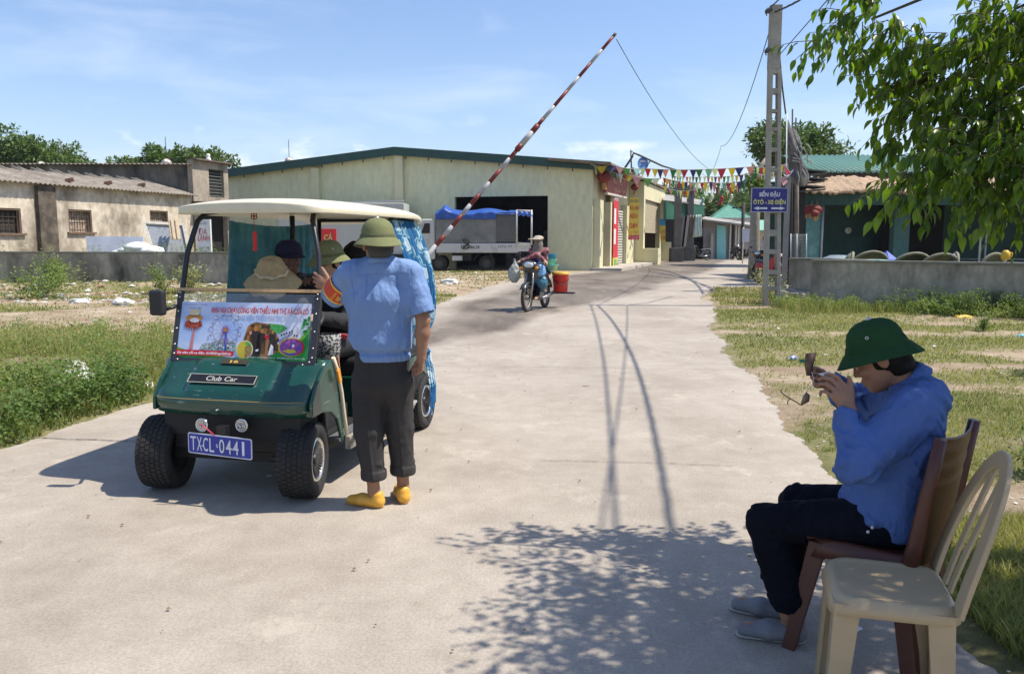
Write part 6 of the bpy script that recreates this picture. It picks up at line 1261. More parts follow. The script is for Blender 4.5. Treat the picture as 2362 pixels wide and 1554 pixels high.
# ================================================================== people
SKIN = M('skin', (.30, .155, .095), .55, var=.12, scale=14, bump=.12, bscale=180, spec=.35)
SKIN2 = M('skin_light', (.42, .25, .17), .55, var=.08, scale=14, bump=.08, bscale=180, spec=.35)
HAIR = M('black_hair', (.008, .007, .006), .7, spec=.2, var=.3, bump=.4, bscale=200, stretch=(1, 1, .2))
def shirt_mat(name, c, rough=.8):
 return M(name, c, rough, var=.09, scale=7, bump=.9, bscale=9, bdist=.05, spec=.25, stretch=(1, 1, .6), wave=None)
BLUE = shirt_mat('blue_shirt', (.165, .26, .475)); BLUE2 = shirt_mat('blue_work_shirt', (.070, .130, .33))
DARKTR = M('charcoal_trousers', (.038, .035, .034), .8, spec=.25, var=.25, scale=5, bump=.4, bscale=14, stretch=(1, 1, .35)); NAVYTR = M('navy_black_trousers', (.006, .007, .012), .9, spec=.1, var=.2, bump=.3, bscale=12)
KHAKI = M('olive_felt', (.155, .165, .070), .92, var=.10, scale=16, bump=.25, bscale=160); KBAND = M('olive_band', (.095, .105, .045), .9, var=.1, bump=.2); FGREEN = M('forest_felt', (.018, .056, .022), .95, spec=.15, var=.12, scale=12, bump=.25, bscale=160)
def folds(P, amp, f, seed, st=(1, 1, .45)): return amp * vnoise(P * np.array(st), f, seed, 3)
# ---------------- standing attendant
st = thing('person', 'man in light blue shirt, olive helmet and yellow shoes standing at the cart', 'person', tuple(G(890, 1160)))
hd_c = A(D(872, 562, 4.50)); hd_f = nrm(v3(-.35, .93, -.05)); hd_u = v3(0, 0, 1)
neck0, neck1 = A(D(876, 612, 4.52)), A(D(873, 575, 4.50))
shL, elL, wrL = A(D(808, 634, 4.50)), A(D(768, 684, 4.60)), A(D(764, 662, 4.78))
shR, elR, wrR = A(D(950, 632, 4.50)), A(D(976, 738, 4.46)), A(D(972, 822, 4.48))
side = v3(1, .05, 0)
chest, waist, hip = A(D(878, 690, 4.53)), A(D(880, 800, 4.54)), A(D(883, 868, 4.55))
kL, aL, kR, aR = A(D(850, 990, 4.52)), A(D(862, 1115, 4.52)), A(D(922, 990, 4.60)), A(D(930, 1110, 4.62))
aL[2] = .095; aR[2] = .095
footL = [aL + v3(.02, -.01, -.06), aL + v3(-.13, .045, -.065)]; footR = [aR + v3(.005, -.03, -.06), aR + v3(-.045, .15, -.068)]
dL = nrm(v3(-.62, .35, .45)); 
def body_st(P):
 d = head_sdf(P, hd_c, hd_f, hd_u)
 d = smin(d, cap(P, neck0, neck1 + v3(0, 0, .02), .062, .056), .02)
 d = smin(d, ecap(P, waist, chest, (.12, .085), (.14, .095), side), .03); d = smin(d, ecap(P, chest, neck0 - v3(0, 0, .03), (.15, .09), (.08, .06), side), .03)
 d = smin(d, chain(P, [shL, elL, wrL], [.048, .040, .028], .02), .03); d = smin(d, chain(P, [shR, elR, elR + (wrR - elR) * .35, wrR], [.048, .038, .040, .026], .02), .03)
 d = smin(d, ecap(P, hip, waist, (.13, .10), (.12, .09), side), .03)
 d = smin(d, chain(P, [hip + v3(-.07, 0, 0), kL, aL + v3(0, 0, .0)], [.075, .052, .034], .02), .03); d = smin(d, chain(P, [hip + v3(.07, 0, 0), kR, aR], [.075, .052, .034], .02), .03)
 for a, f in ((aL, footL), (aR, footR)):
  d = smin(d, cap(P, a, f[0] + v3(0, 0, .012), .034, .034), .015); d = smin(d, cap(P, f[0], f[1], .028, .024), .02)
 d = smin(d, hand_sdf(P, wrL, v3(-.88, .25, .35), v3(.15, .95, -.2), v3(.25, .1, .95), (.4, .5, .6, .75), .0, 1.05), .012)
 d = smin(d, hand_sdf(P, wrR, v3(-.12, .10, -1), v3(-.75, .55, -.1), v3(-.45, .85, 0), (1.25, 1.35, 1.45, 1.5), .8, 1.0), .012)
 return d
lo, hi = box_of([hd_c + v3(0, 0, .12), footL[1], footR[1], wrL + v3(-.14, .1, 0), wrR, elR], .1); lo[2] = -.01
surf_obj('body', body_st, lo, hi, .0048, [SKIN], st)
Pz = lambda y: 1.55 - (y - 550) / 411
def shirt_st(P):
 d = ecap(P, waist + v3(0, 0, -.03), chest, (.172, .122), (.188, .128), side)
 d = smin(d, ecap(P, chest, A(D(878, 628, 4.53)), (.188, .122), (.165, .085), side), .05)
 d = smin(d, ecap(P, shL * .75 + neck0 * .25, shR * .75 + neck0 * .25, (.062, .052), (.062, .052), v3(0, 0, 1)), .05)
 d = smin(d, ecap(P, neck0 - v3(0, 0, .02), neck0 + v3(0, .0, .012), (.085, .075), (.072, .065), side), .04)
 cL = elL + (wrL - elL) * .05
 d = smin(d, cap(P, shL, cL, .074, .072), .04); d = smin(d, cap(P, shR, elR + v3(0, 0, .035), .070, .068), .035)
 hem = waist[2] - .035
 t = np.clip((hem + .05 - P[:, 2]) / .05, 0, 1); 
 d = d + .016 * np.exp(-((P[:, 2] - (hem + .012)) / .014) ** 2)
 d = d - .010 * np.exp(-((P[:, 2] - (hem + .075)) / .05) ** 2)
 w_ = folds(P, .005, 18, 3, (1, 1, .35)) + folds(P, .0015, 60, 5, (1.2, 1.2, .6)) + creases(P @ np.array([[.85, 0, .5], [0, 1, 0], [-.5, 0, .85]]), .0085, 44, 71, (1, .6, .22), .32) + creases(P, .0075, 52, 72, (1, .5, .25), .32); low = np.clip((1.25 - P[:, 2]) / .35, .35, 1.2); d = d + w_ * low
 back = P[:, 1] < neck0[1]; d = d + np.where(back & (np.abs(P[:, 0] - (shL[0] + shR[0]) / 2) < .16), .0035 * np.exp(-((P[:, 2] - (Pz(632))) / .005) ** 2), 0)
 d = d + np.where(back, .003 * np.exp(-((P[:, 0] + .85 + .0 * P[:, 2]) / .006) ** 2) + .003 * np.exp(-((P[:, 0] + .62) / .006) ** 2), 0) * (P[:, 2] < Pz(632)) * (P[:, 2] > Pz(760))
 d = smax(d, (waist[2] - .075) - P[:, 2], .006)
 d = smax(d, half(P, cL, cL - shL) - .012, .005); d = smax(d, -cap(P, cL - nrm(cL - shL) * .02, wrL, .062, .06), .004)
 cutR = (P - A(elR + v3(0, 0, .035))) @ nrm(elR - shR); d = np.where((P[:, 0] > chest[0] + .17), smax(d, cutR - .002, .005), d); d = np.where((P[:, 0] > chest[0] + .17) & (P[:, 2] < elR[2] + .06), np.maximum(d, -cap(P, elR + v3(0, 0, .06), wrR, .058, .05)), d)
 d = smax(d, -cap(P, neck0 + v3(0, 0, .02), neck1 + v3(0, 0, .1), .064, .07), .005)
 return d
lo, hi = box_of([shL + v3(-.03, 0, .02), shR + v3(.03, 0, 0), waist + v3(0, 0, -.08), elR, elL, neck0 + v3(0, 0, .05)], .13)
surf_obj('shirt', shirt_st, lo, hi, .0062, [BLUE], st, relax=1)
def collar_mesh(parent, c, r_, h_, mat, fdir, tilt=.03, spread=1.18, a_gap=.35):
 """folded shirt collar standing round the neck, open at the front."""
 f = nrm(fdir); r = np.cross(f, v3(0, 0, 1)); m = MB(); n = 40; rows = []
 for rad, z in ((1.02, -.2), (.98, .55), (.985, .95), (1.05, 1.02), (1.14, .72), (1.26, .05)):
  row = []
  for i in range(n + 1):
   a = -math.pi + a_gap + (2 * math.pi - 2 * a_gap) * i / n    # 0 = back of the neck
   dv = -f * math.cos(a) + r * math.sin(a); row.append(Vector(c + dv * r_ * rad * (1 + .08 * abs(math.sin(a))) + v3(0, 0, h_ * z) + f * tilt * (1 - math.cos(a)) * .2 - v3(0, 0, 1) * tilt * (1 - math.cos(a)) * .6))
  rows.append(row)
 m.smooth(True).add([p for q in rows for p in q], [(j * (n + 1) + i, j * (n + 1) + i + 1, (j + 1) * (n + 1) + i + 1, (j + 1) * (n + 1) + i) for j in range(len(rows) - 1) for i in range(n)])
 iv = INV[parent.name]; m.V = [iv @ v for v in m.V]; return m.build('collar', [mat], parent, solid=.004)
collar_mesh(st, neck0 + v3(0, .003, .012), .069, .040, BLUE, hd_f)
def trou_st(P):
 cuL, cuR = aL.copy(), aR.copy(); cuL[2] = .20; cuR[2] = .20
 d = ecap(P, hip + v3(0, 0, -.02), hip + v3(0, 0, .09), (.165, .125), (.155, .112), side)
 d = smin(d, ecap(P, hip + v3(-.075, 0, -.04), kL, (.098, .105), (.082, .085), side), .03); d = smin(d, ecap(P, hip + v3(.078, .01, -.04), kR, (.098, .105), (.080, .085), side), .03)
 lg = np.minimum(ecap(P, kL, cuL, (.082, .085), (.067, .075), side), ecap(P, kR, cuR, (.080, .085), (.066, .072), side)); d = smin(d, lg, .015)
 d = d + folds(P, .005, 18, 13, (1, 1, .35)) + folds(P, .0015, 55, 14, (1, 1, .5)) + creases(P, .0075, 48, 73, (1, 1, .4), .3)
 for c in (cuL, cuR): d = np.minimum(d, np.maximum(ecap(P, c + v3(0, 0, -.01), c + v3(0, 0, .035), (.076, .080), (.075, .079), side), np.maximum(c[2] - .032 - P[:, 2], P[:, 2] - c[2] - .022)) + folds(P, .003, 20, 16))
 d = smax(d, (cuL[2] - .032) - P[:, 2], .004)
 for a, k in ((cuL, aL), (cuR, aR)): d = np.maximum(d, -cap(P, k, a + v3(0, 0, .03), .055, .058) )
 crease = 0
 for k, a, s in ((kL, cuL, hip + v3(-.075, 0, 0)), (kR, cuR, hip + v3(.078, 0, 0))):
  cx = np.interp(P[:, 2], [a[2], k[2], s[2]], [a[0], k[0], s[0]]); d = d - .0045 * np.exp(-((P[:, 0] - cx - .01) / .006) ** 2) * (P[:, 1] < k[1])
 return d
lo, hi = box_of([hip + v3(-.12, -.05, .1), hip + v3(.12, .05, .1), aL, aR], .13); lo[2] = .12
surf_obj('trousers', trou_st, lo, hi, .0062, [DARKTR], st)
def shoe(parent, a, f, mat, sole, k=1.0, wd=.042):
 heel, toe = np.array(f[0]), np.array(f[1]); dr = nrm((toe - heel) * v3(1, 1, 0)); s = np.cross(dr, v3(0, 0, 1)); heel = heel.copy(); toe = toe.copy(); heel[2] = .036; toe[2] = .030
 def fn(P):
  d = smin(ecap(P, heel - dr * .01, heel + dr * .10, (wd * .92, .036), (wd * 1.05, .034), s), ecap(P, heel + dr * .10, toe + dr * .015, (wd * 1.05, .034), (wd * .8, .024), s), .02)
  d = smin(d, cap(P, heel + v3(0, 0, .012), heel + v3(0, 0, .034), .040, .038), .012)
  d = smax(d, .004 - P[:, 2], .003); d = np.maximum(d, -cap(P, np.array(a) + v3(0, 0, -.01) - dr * .006, np.array(a) + v3(0, 0, .06), .038, .042)); return d + folds(P, .0012, 40, 8, (1, 1, 1))
 def sf(P): return smax(smax(np.minimum(ecap(P, heel - dr * .012, heel + dr * .10, (wd * .98, .04), (wd * 1.10, .04), s), ecap(P, heel + dr * .10, toe + dr * .02, (wd * 1.10, .04), (wd * .86, .035), s)), P[:, 2] - .014, .003), .0 - P[:, 2], .001)
 lo, hi = box_of([heel, toe, np.array(a)], .08); lo[2] = -.01
 o = surf_obj('shoe', fn, lo, hi, .005, [mat], parent); V_ = surf_obj('sole', sf, lo, hi, .005, [sole], parent); V_.parent = o; return o
YS = M('yellow_rubber', (.66, .34, .04), .5, var=.08, bump=.1); YSS = M('yellow_sole', (.50, .27, .06), .7, var=.1)
def seams(parent, fn, lines, mat, r=.0012):
 """stitched seams laid on the back of a garment; each line a list of (x, z)."""
 for ln in lines:
  pts = []
  for (x0, z0), (x1, z1) in zip(ln[:-1], ln[1:]):
   for k in range(14): q = k / 14; pts.append((x0 + (x1 - x0) * q, z0 + (z1 - z0) * q))
  ys = np.linspace(4.2, 4.7, 170); S = []
  for x, z in pts:
   d = fn(np.stack([np.full(170, x), ys, np.full(170, z)], 1)); i = np.argmax(d < 0)
   if d[i] < 0 and i > 0: S.append(Vector((x, ys[i] - .0015, z)))
  if len(S) > 3: m = MB(); m.tube(S, r, 4); m.build('seam', [mat], parent, world=True)
xz = lambda u, v: (D(u, v, 4.42).x, D(u, v, 4.42).z)
seams(st, shirt_st, [[xz(808, 636), xz(850, 632), xz(905, 631), xz(950, 632)], [xz(845, 634), xz(846, 700)], [xz(915, 634), xz(916, 700)], [xz(806, 612), xz(812, 660), xz(818, 700)], [xz(948, 612), xz(952, 660), xz(955, 715)], [xz(816, 838), xz(880, 842), xz(945, 838)]], M('seam_blue', (.11, .18, .40), .8, bump=0))
shoe(st, aL, footL, YS, YSS); shoe(st, aR, footR, YS, YSS)
helmet(st, hd_c + v3(0, 0, .003), hd_f, v3(0, 0, 1), .93, KHAKI, KBAND)
def hr(P): return hair_sdf(P, hd_c, hd_f, hd_u, 1.0, -.05, .004)
surf_obj('hair', hr, hd_c - .13, hd_c + .13, .005, [M('grey_hair', (.05, .042, .036), .6, var=.3, bump=.4, bscale=200)], st)
ax = nrm(wrL - elL) * 0 + nrm(elL - shL); c0 = shL + (elL - shL) * .62; X_, Y_, Z_ = frame(Vector(ax)); m = MB()
m.lathe([(.0815, -.052), (.0825, -.046), (.0825, .040), (.0805, .046)], c0, ax, 30, sx=.98)
arm = m.build('armband', [M('armband_red', (.52, .05, .02), .6, var=.08, bump=.2)], st, world=True)
for z in (-.046, .040): m = MB(); m.lathe([(.0832, z - .005), (.0838, z), (.0832, z + .005)], c0, ax, 30, sx=.98); _child(m, 'armband_edge', [M('armband_gold', (.70, .45, .05), .6, bump=0)], arm, st)
camv = A(Vector((0, 0, CAM_H))) - c0; nv = nrm(camv - ax * (camv @ ax)); tx = np.cross(ax, nv); m = MB()
m.text('TỔ QUẢN', c0 + nv * .0845, Vector(-ax), Vector(nrm(np.cross(nv, -ax))), .022, .060, bold=.03); m.text('XE', c0 + nv * .083 - nrm(np.cross(nv, -ax)) * .03, Vector(-ax), Vector(nrm(np.cross(nv, -ax))), .020, .04, bold=.03)
_child(m, 'lettering', [M('armband_gold')], arm, st)
# ---------------- seated man on the brown chair
SF = nrm(v3(-.885, .46, 0)); SL = np.cross(v3(0, 0, 1), SF)      # forward and his left
se = thing('person', 'man in blue shirt and dark green helmet sitting on the brown chair', 'person', (1.42, 2.88, 0))
pel = v3(1.40, 2.90, .535)
hc = A(D(2028, 822, 2.98)); hf = nrm(v3(-.80, .34, -.50)); hu = nrm(v3(-.40, .20, .90))
nk0, nk1 = A(D(2106, 896, 2.96)), A(D(2062, 852, 2.97))
cst = A(D(2080, 1010, 2.95)); cst[1] = 2.93
sN, eN, wN = A(D(2112, 945, 2.80)), A(D(1978, 1068, 2.74)), A(D(1958, 950, 2.86))
sF_, eF, wF = A(D(2075, 925, 3.10)), A(D(1985, 935, 3.26)), A(D(1922, 885, 3.14))
hN, kN, aN = pel + SL * .09, A(D(1768, 1205, 3.0)), v3(1.075, 2.955, .10)
hF_, kF, aF = pel - SL * .09, A(D(1842, 1160, 3.24)), v3(1.10, 3.13, .10)
fN = [aN + v3(.02, -.01, -.06), aN + v3(-.15, .03, -.065)]; fF = [aF + v3(.02, -.01, -.06), aF + v3(-.14, .07, -.065)]
def body_se(P):
 d = head_sdf(P, hc, hf, hu)
 d = smin(d, cap(P, nk0, nk1 + (hc - nk1) * .25, .060, .054), .02)
 d = smin(d, ecap(P, pel, cst, (.14, .10), (.14, .10), SL), .04); d = smin(d, ecap(P, cst, nk0, (.14, .09), (.08, .06), SL), .04)
 d = smin(d, chain(P, [sN, eN, wN], [.048, .040, .028], .02), .03); d = smin(d, chain(P, [sF_, eF, wF], [.048, .040, .028], .02), .03)
 for h_, k_, a_, f_ in ((hN, kN, aN, fN), (hF_, kF, aF, fF)):
  d = smin(d, chain(P, [h_, k_, a_], [.075, .055, .035], .02), .03); d = smin(d, cap(P, f_[0], f_[1], .03, .025), .02)
 d = smin(d, hand_sdf(P, wN, v3(-.35, .25, .85), v3(-.65, .75, -.1), v3(.80, .10, .55), (.6, .75, .85, .95), .25, 1.0), .012)
 d = smin(d, hand_sdf(P, wF, v3(-.92, -.12, .30), v3(-.15, -.75, .25), v3(-.25, .10, .93), (1.0, 1.15, 1.3, 1.4), .9, 1.0), .012)
 return d
lo, hi = box_of([hc + v3(0, 0, .12), fN[1], fF[1], wF + v3(-.14, 0, 0), eN, pel, sN, eF, aN], .12); lo[2] = -.01
surf_obj('body', body_se, lo, hi, .0048, [SKIN], se); head_bits(se, hc, hf, hu)
def shirt_se(P):
 low = pel + v3(0, 0, -.015) + A(SF) * .02
 d = ecap(P, low + v3(0, 0, .04), cst + SF * .0 + v3(0, 0, -.06), (.175, .135), (.180, .132), SL)
 d = smin(d, ecap(P, cst + v3(0, 0, -.06), nk0 * .8 + cst * .2 - SF * .03, (.180, .130), (.155, .088), SL), .06)
 d = smin(d, cap(P, sN - SL * .05 + SF * -.02, sF_ + SL * .05 - SF * .02, .085, .085), .05)
 d = smin(d, ecap(P, nk0 - (nk1 - nk0) * .3, nk0 + (nk1 - nk0) * .25, (.092, .080), (.074, .066), SL), .035)
 d = smin(d, chain(P, [sN, eN, wN + (eN - wN) * .12], [.078, .066, .044], .03), .035); d = smin(d, chain(P, [sF_, eF, wF + (eF - wF) * .15], [.082, .072, .046], .03), .035)
 w_ = folds(P, .006, 18, 23, (1, 1, .6)) + folds(P, .0015, 60, 25, (1, 1, .8)) + creases(P @ np.array([[.8, 0, .6], [0, 1, 0], [-.6, 0, .8]]), .0105, 42, 74, (1, .6, .28), .32) + creases(P @ np.array([[.8, 0, -.6], [0, 1, 0], [.6, 0, .8]]), .0100, 46, 75, (1, .6, .28), .3); d = d + w_
 d = d - .010 * np.exp(-((P[:, 2] - (pel[2] + .02)) / .05) ** 2)
 d = smin(d, ecap(P, pel - SF * .035 + v3(0, 0, -.01), pel - SF * .02 + v3(0, 0, .1), (.185, .135), (.175, .132), SL), .03); fw_ = (P - pel) @ SF; d = smax(d, (pel[2] - .062) - P[:, 2] + .32 * np.maximum(fw_, 0), .01)
 d = np.maximum(d, -cap(P, wN + (eN - wN) * .20, wN + (wN - eN) * .3, .036, .046)); d = np.maximum(d, -cap(P, wF + (eF - wF) * .22, wF + (wF - eF) * .3, .036, .044))
 d = smax(d, -cap(P, nk0 + (nk1 - nk0) * .3, nk1 + (nk1 - nk0) * 1.2, .062, .07), .005)
 return d
lo, hi = box_of([sN, sF_, eN, eF, wN, wF, pel + v3(0, 0, -.08), pel - SF * .12, nk1], .16)
surf_obj('shirt', shirt_se, lo, hi, .0062, [BLUE2], se)
m = MB(); n = 36; ax_ = nrm(nk1 - nk0); Fv = nrm(SF - ax_ * (SF @ ax_)); Rv = np.cross(Fv, ax_); rows = []
for rad, z in ((1.05, -.02), (1.0, .022), (1.01, .040), (1.08, .042), (1.20, .024), (1.36, -.012)):
 rows.append([Vector(nk0 + ax_ * (.030 + z - .012 * (1 - math.cos(a)) ) + (-Fv * math.cos(a) + Rv * math.sin(a) * .95) * .072 * rad) for a in [-math.pi + .3 + (2 * math.pi - .6) * i / n for i in range(n + 1)]])
m.smooth(True).add([p for q in rows for p in q], [(j * (n + 1) + i, j * (n + 1) + i + 1, (j + 1) * (n + 1) + i + 1, (j + 1) * (n + 1) + i) for j in range(5) for i in range(n)]); m.build('collar', [BLUE2], se, world=True, solid=.004)
m = MB()
for c in (D(2002, 1226, 2.72), D(2012, 1216, 2.72)): m.lathe([(.006, 0), (.0045, .003), (.0005, .003)], c, (0, -1, .1), 10)
m.build('button', [M('button_white', (.6, .6, .6), .4, bump=0)], se, world=True)
def trou_se(P):
 d = ecap(P, pel + v3(0, 0, -.02), pel + v3(0, 0, .10), (.175, .14), (.16, .12), SL)
 d = smin(d, chain(P, [hN + v3(0, 0, -.01), kN], [.094, .074], .02), .03); d = smin(d, chain(P, [hF_ + v3(0, 0, -.01), kF], [.094, .074], .02), .03)
 lgs = np.minimum(cap(P, kN, aN + v3(0, 0, .09), .074, .080), cap(P, kF, aF + v3(0, 0, .09), .074, .078)); d = smin(d, lgs, .015)
 d = d + folds(P, .005, 16, 33) + creases(P, .0085, 42, 35, (1, 1, 1), .28); d = smax(d, .085 - P[:, 2], .006)
 for a in (aN, aF): d = np.maximum(d, -cap(P, a + v3(0, 0, -.05), a + v3(0, 0, .0), .056, .046))
 seat = .452 - P[:, 2]; near = ((P - pel) @ SF < .26); d = np.where(near, smax(d, seat, .01), d); return d
lo, hi = box_of([pel + v3(0, 0, .1), hN, hF_, kN, kF, aN, aF, pel - SF * .08], .14); lo[2] = .06
surf_obj('trousers', trou_se, lo, hi, .0065, [NAVYTR], se)
GS = M('grey_canvas', (.17, .17, .18), .8, var=.15, bump=.3, bscale=90); GSS = M('grey_sole', (.34, .33, .31), .8, var=.12)
shoe(se, aN, fN, GS, GSS, wd=.046); shoe(se, aF, fF, GS, GSS, wd=.046)
hf2 = nrm(v3(-.86, .36, -.30)); hu2 = nrm(v3(-.30, .10, .95)); helmet(se, hc + hu2 * .012, hf2, hu2, .89, FGREEN, FGREEN)
surf_obj('hair', lambda P: hair_sdf(P, hc, hf, hu, 1.0, -.062, .010), hc - .15, hc + .15, .005, [HAIR], se)
lf = thing('dried_leaf', 'crumpled brown dried leaf with a paper slip and string in his hand', 'leaf', tuple(wF + v3(-.08, 0, .04))); m = MB()
Q = [D(1858, 815, 3.06), D(1884, 813, 3.05), D(1876, 840, 3.06), D(1872, 866, 3.08), D(1860, 866, 3.08), D(1856, 842, 3.07)]; m.smooth(True).add(Q + [Q[0].lerp(Q[3], .45) + Vector((0, -.018, 0))], [(i, (i + 1) % 6, 6) for i in range(6)]); m.build('blade', [M('dry_leaf', (.16, .10, .07), .8, var=.35, scale=30, bump=.6, bscale=60)], lf, world=True, solid=.003)
m = MB(); m.add([D(1886, 862, 3.0), D(1914, 856, 3.0), D(1920, 878, 3.0)], [(0, 1, 2)]); m.build('paper_slip', [M('white_paper', (.75, .75, .72), .7, bump=0)], lf, world=True, solid=.002)
m = MB(); m.add([D(1844, 829, 3.06), D(1856, 828, 3.06), D(1856, 836, 3.06), D(1845, 836, 3.06)], [(0, 1, 2, 3)]); m.build('green_tag', [M('green_tag', (.02, .18, .08), .6, bump=0)], lf, world=True, solid=.002)
m = MB(); m.tube([D(1872, 858, 3.04), D(1877, 872, 3.03), D(1874, 888, 3.03), D(1864, 898, 3.04), D(1860, 905, 3.05)], .0018, 5); m.build('string', [M('pale_string', (.5, .48, .44), .8, bump=0)], lf, world=True)
m = MB(); Q = [D(1860, 904, 3.05), D(1868, 912, 3.05), D(1866, 925, 3.05), D(1849, 935, 3.05), D(1847, 930, 3.05), D(1853, 912, 3.05)]; m.smooth(True).add(Q + [D(1858, 920, 3.04)], [(i, (i + 1) % 6, 6) for i in range(6)]); m.build('blade', [M('tan_leaf', (.24, .16, .10), .8, var=.2, scale=30)], lf, world=True, solid=.003)
m = MB(); m.tube([D(1848, 934, 3.05), D(1828, 922, 3.05), D(1810, 911, 3.05), D(1801, 903, 3.05), D(1802, 898, 3.05)], .0022, 5); m.tube([D(1822, 919, 3.05), D(1816, 927, 3.05), D(1818, 933, 3.05)], .002, 4); m.build('twig', [M('dark_twig', (.08, .05, .035), .9, bump=0)], lf, world=True)
# ---------------- people in the cart
def rider_seated(label, head, f, u=(0, 0, 1), hip=None, shirt=None, pants=None, k=1.0, hands=None, skin=SKIN, hair=True, h=.009, back=False, hairlow=-.05, sleeves='long', hairmat=None, legs=None, hh=.0065):
 """head etc. in world space; hip = pelvis; hands = (left, right) wrist targets."""
 head, f, hip = np.array(head, float), nrm(f), np.array(hip, float); fb = nrm(v3(*(legs[0] if legs else f)) * v3(1, 1, 0)); s = np.cross(fb, v3(0, 0, 1))    # s = his right
 t = thing('person', label, 'person', (hip[0], hip[1], 0)); nk = head + v3(0, 0, -.135) - fb * .035; ch = nk * .55 + hip * .45 + fb * -.02; sh = [nk - s * .175 + v3(0, 0, -.055), nk + s * .175 + v3(0, 0, -.055)]
 hands = hands or (hip + fb * .28 - s * .12 + v3(0, 0, .14), hip + fb * .28 + s * .12 + v3(0, 0, .14)); els = []
 for i in (0, 1):
  w_ = np.array(hands[i], float); mid = (sh[i] + w_) / 2; L_ = np.linalg.norm(w_ - sh[i]); drop = math.sqrt(max(.0, .27 ** 2 - (L_ / 2) ** 2)); out = nrm(v3(0, 0, -1) * 1.0 + s * (.5 if i else -.5) - fb * .2); ax = nrm(w_ - sh[i]); out = nrm(out - ax * (out @ ax)); els.append(mid + out * drop)
 hands = [np.array(w_, float) for w_ in hands]; kn, an = [], []
 for i, sg in ((0, -1), (1, 1)): K = hip + fb * .42 + s * sg * .11 + v3(0, 0, .03); kn.append(K); an.append(np.array([K[0] + fb[0] * .06, K[1] + fb[1] * .06, legs[1] if legs else .38]))
 def bd(P):
  d = head_sdf(P, head, f, u, k); d = smin(d, cap(P, nk, head + v3(0, 0, -.06), .056, .052), .02); d = smin(d, ecap(P, hip, ch, (.13, .09), (.14, .09), s), .04); d = smin(d, ecap(P, ch, nk, (.14, .09), (.06, .055), s), .04)
  for i in (0, 1):
   d = smin(d, chain(P, [sh[i], els[i], hands[i]], [.046, .038, .026], .02), .03); ad = nrm(hands[i] - els[i]); nn = nrm(v3(0, 0, -1) - ad * (-ad[2])); d = smin(d, hand_sdf(P, hands[i], ad, nn, np.cross(ad, nn) * (1 if i == 0 else -1), (.8, .9, 1, 1.1), .5, .95), .012); d = smin(d, chain(P, [hip + s * (.09 if i else -.09), kn[i], an[i]], [.075, .052, .035], .02), .03); d = smin(d, cap(P, an[i] + v3(0, 0, -.02), an[i] + fb * .13 + v3(0, 0, -.035), .034, .026), .02)
  return d
 lo, hi = box_of([head + v3(0, 0, .12), *sh, *els, *hands, *kn, *an, hip, an[0] + fb * .15], .11); surf_obj('body', bd, lo, hi, hh, [skin], t)
 def shf(P):
  d = ecap(P, hip + v3(0, 0, .02), ch, (.165, .12), (.180, .125), s); d = smin(d, ecap(P, ch, nk - v3(0, 0, .05), (.180, .12), (.13, .075), s), .05); d = smin(d, cap(P, sh[0] * .8 + nk * .2, sh[1] * .8 + nk * .2, .06, .06), .04); d = smin(d, cap(P, nk - v3(0, 0, .03), nk, .075, .065), .03)
  for i in (0, 1):
   e = hands[i] + (els[i] - hands[i]) * .12; d = smin(d, chain(P, [sh[i], els[i], e], [.066, .056, .042], .02) if sleeves == 'long' else cap(P, sh[i], sh[i] * .25 + els[i] * .75, .068, .062), .03)
   if sleeves == 'long': d = np.maximum(d, -cap(P, e, hands[i] + nrm(hands[i] - els[i]) * .05, .032, .036))
  d = d + folds(P, .004, 22, 43) + creases(P, .007, 45, 44, (1, 1, .5), .3); d = smax(d, -cap(P, nk + v3(0, 0, .012), nk + v3(0, 0, .12), .058, .07), .004); return smax(d, hip[2] - .05 - P[:, 2], .01)
 surf_obj('shirt', shf, lo, hi, h, [shirt], t)
 def trf(P):
  d = ecap(P, hip + v3(0, 0, -.02), hip + v3(0, 0, .06), (.16, .12), (.15, .11), s)
  for i in (0, 1): d = smin(d, chain(P, [hip + s * (.09 if i else -.09), kn[i], an[i] + v3(0, 0, .06)], [.092, .074, .062], .02), .03)
  d = d + folds(P, .004, 22, 53) + creases(P, .006, 45, 54, (1, 1, .5), .3); return smax(d, an[0][2] + .02 - P[:, 2], .01)
 surf_obj('trousers', trf, lo, hi, h, [pants], t)
 if hair: surf_obj('hair', lambda P: hair_sdf(P, head, f, u, k, hairlow, .010), head - .16, head + .16, .007, [hairmat or HAIR], t)
 return t, dict(sh=sh, els=els, nk=nk)
cb = Matrix.Rotation(CART_A, 3, 'Z'); cf = A(cb @ Vector((0, -1, 0))); cr = A(cb @ Vector((1, 0, 0)))          # cart forward (towards camera), cart right in view
def CW(x, y, z): return A(CART_O + cb @ Vector((x, y, z)))
BLKS = M('black_jacket', (.013, .013, .016), .85, var=.3, bump=.3); 
STR = M('violet_stripes', (.23, .21, .45), .8, bump=.2, extra=None)
dh = A(D(760, 604, 5.55)); df = nrm(v3(-.62, -.68, -.12))
drv, dj = rider_seated('driver in olive helmet and dark jacket at the cart wheel', dh, df, hip=CW(.27, .98, .80), shirt=BLKS, pants=M('black_trousers', (.010, .010, .012), .85, var=.2), hands=(CW(.36, .44, 1.04), CW(.14, .44, 1.04)), legs=((cf[0], cf[1], 0), .36), skin=SKIN2)
helmet(drv, dh + v3(0, 0, .012), nrm(v3(-.62, -.68, -.10)), v3(-.05, -.06, 1), .93, KHAKI, KBAND); head_bits(drv, dh, df, (0, 0, 1))
wh = A(D(628, 640, 5.30)); wf = nrm(v3(.05, -.75, -.66)); wu_ = nrm(v3(.12, -.55, .85))
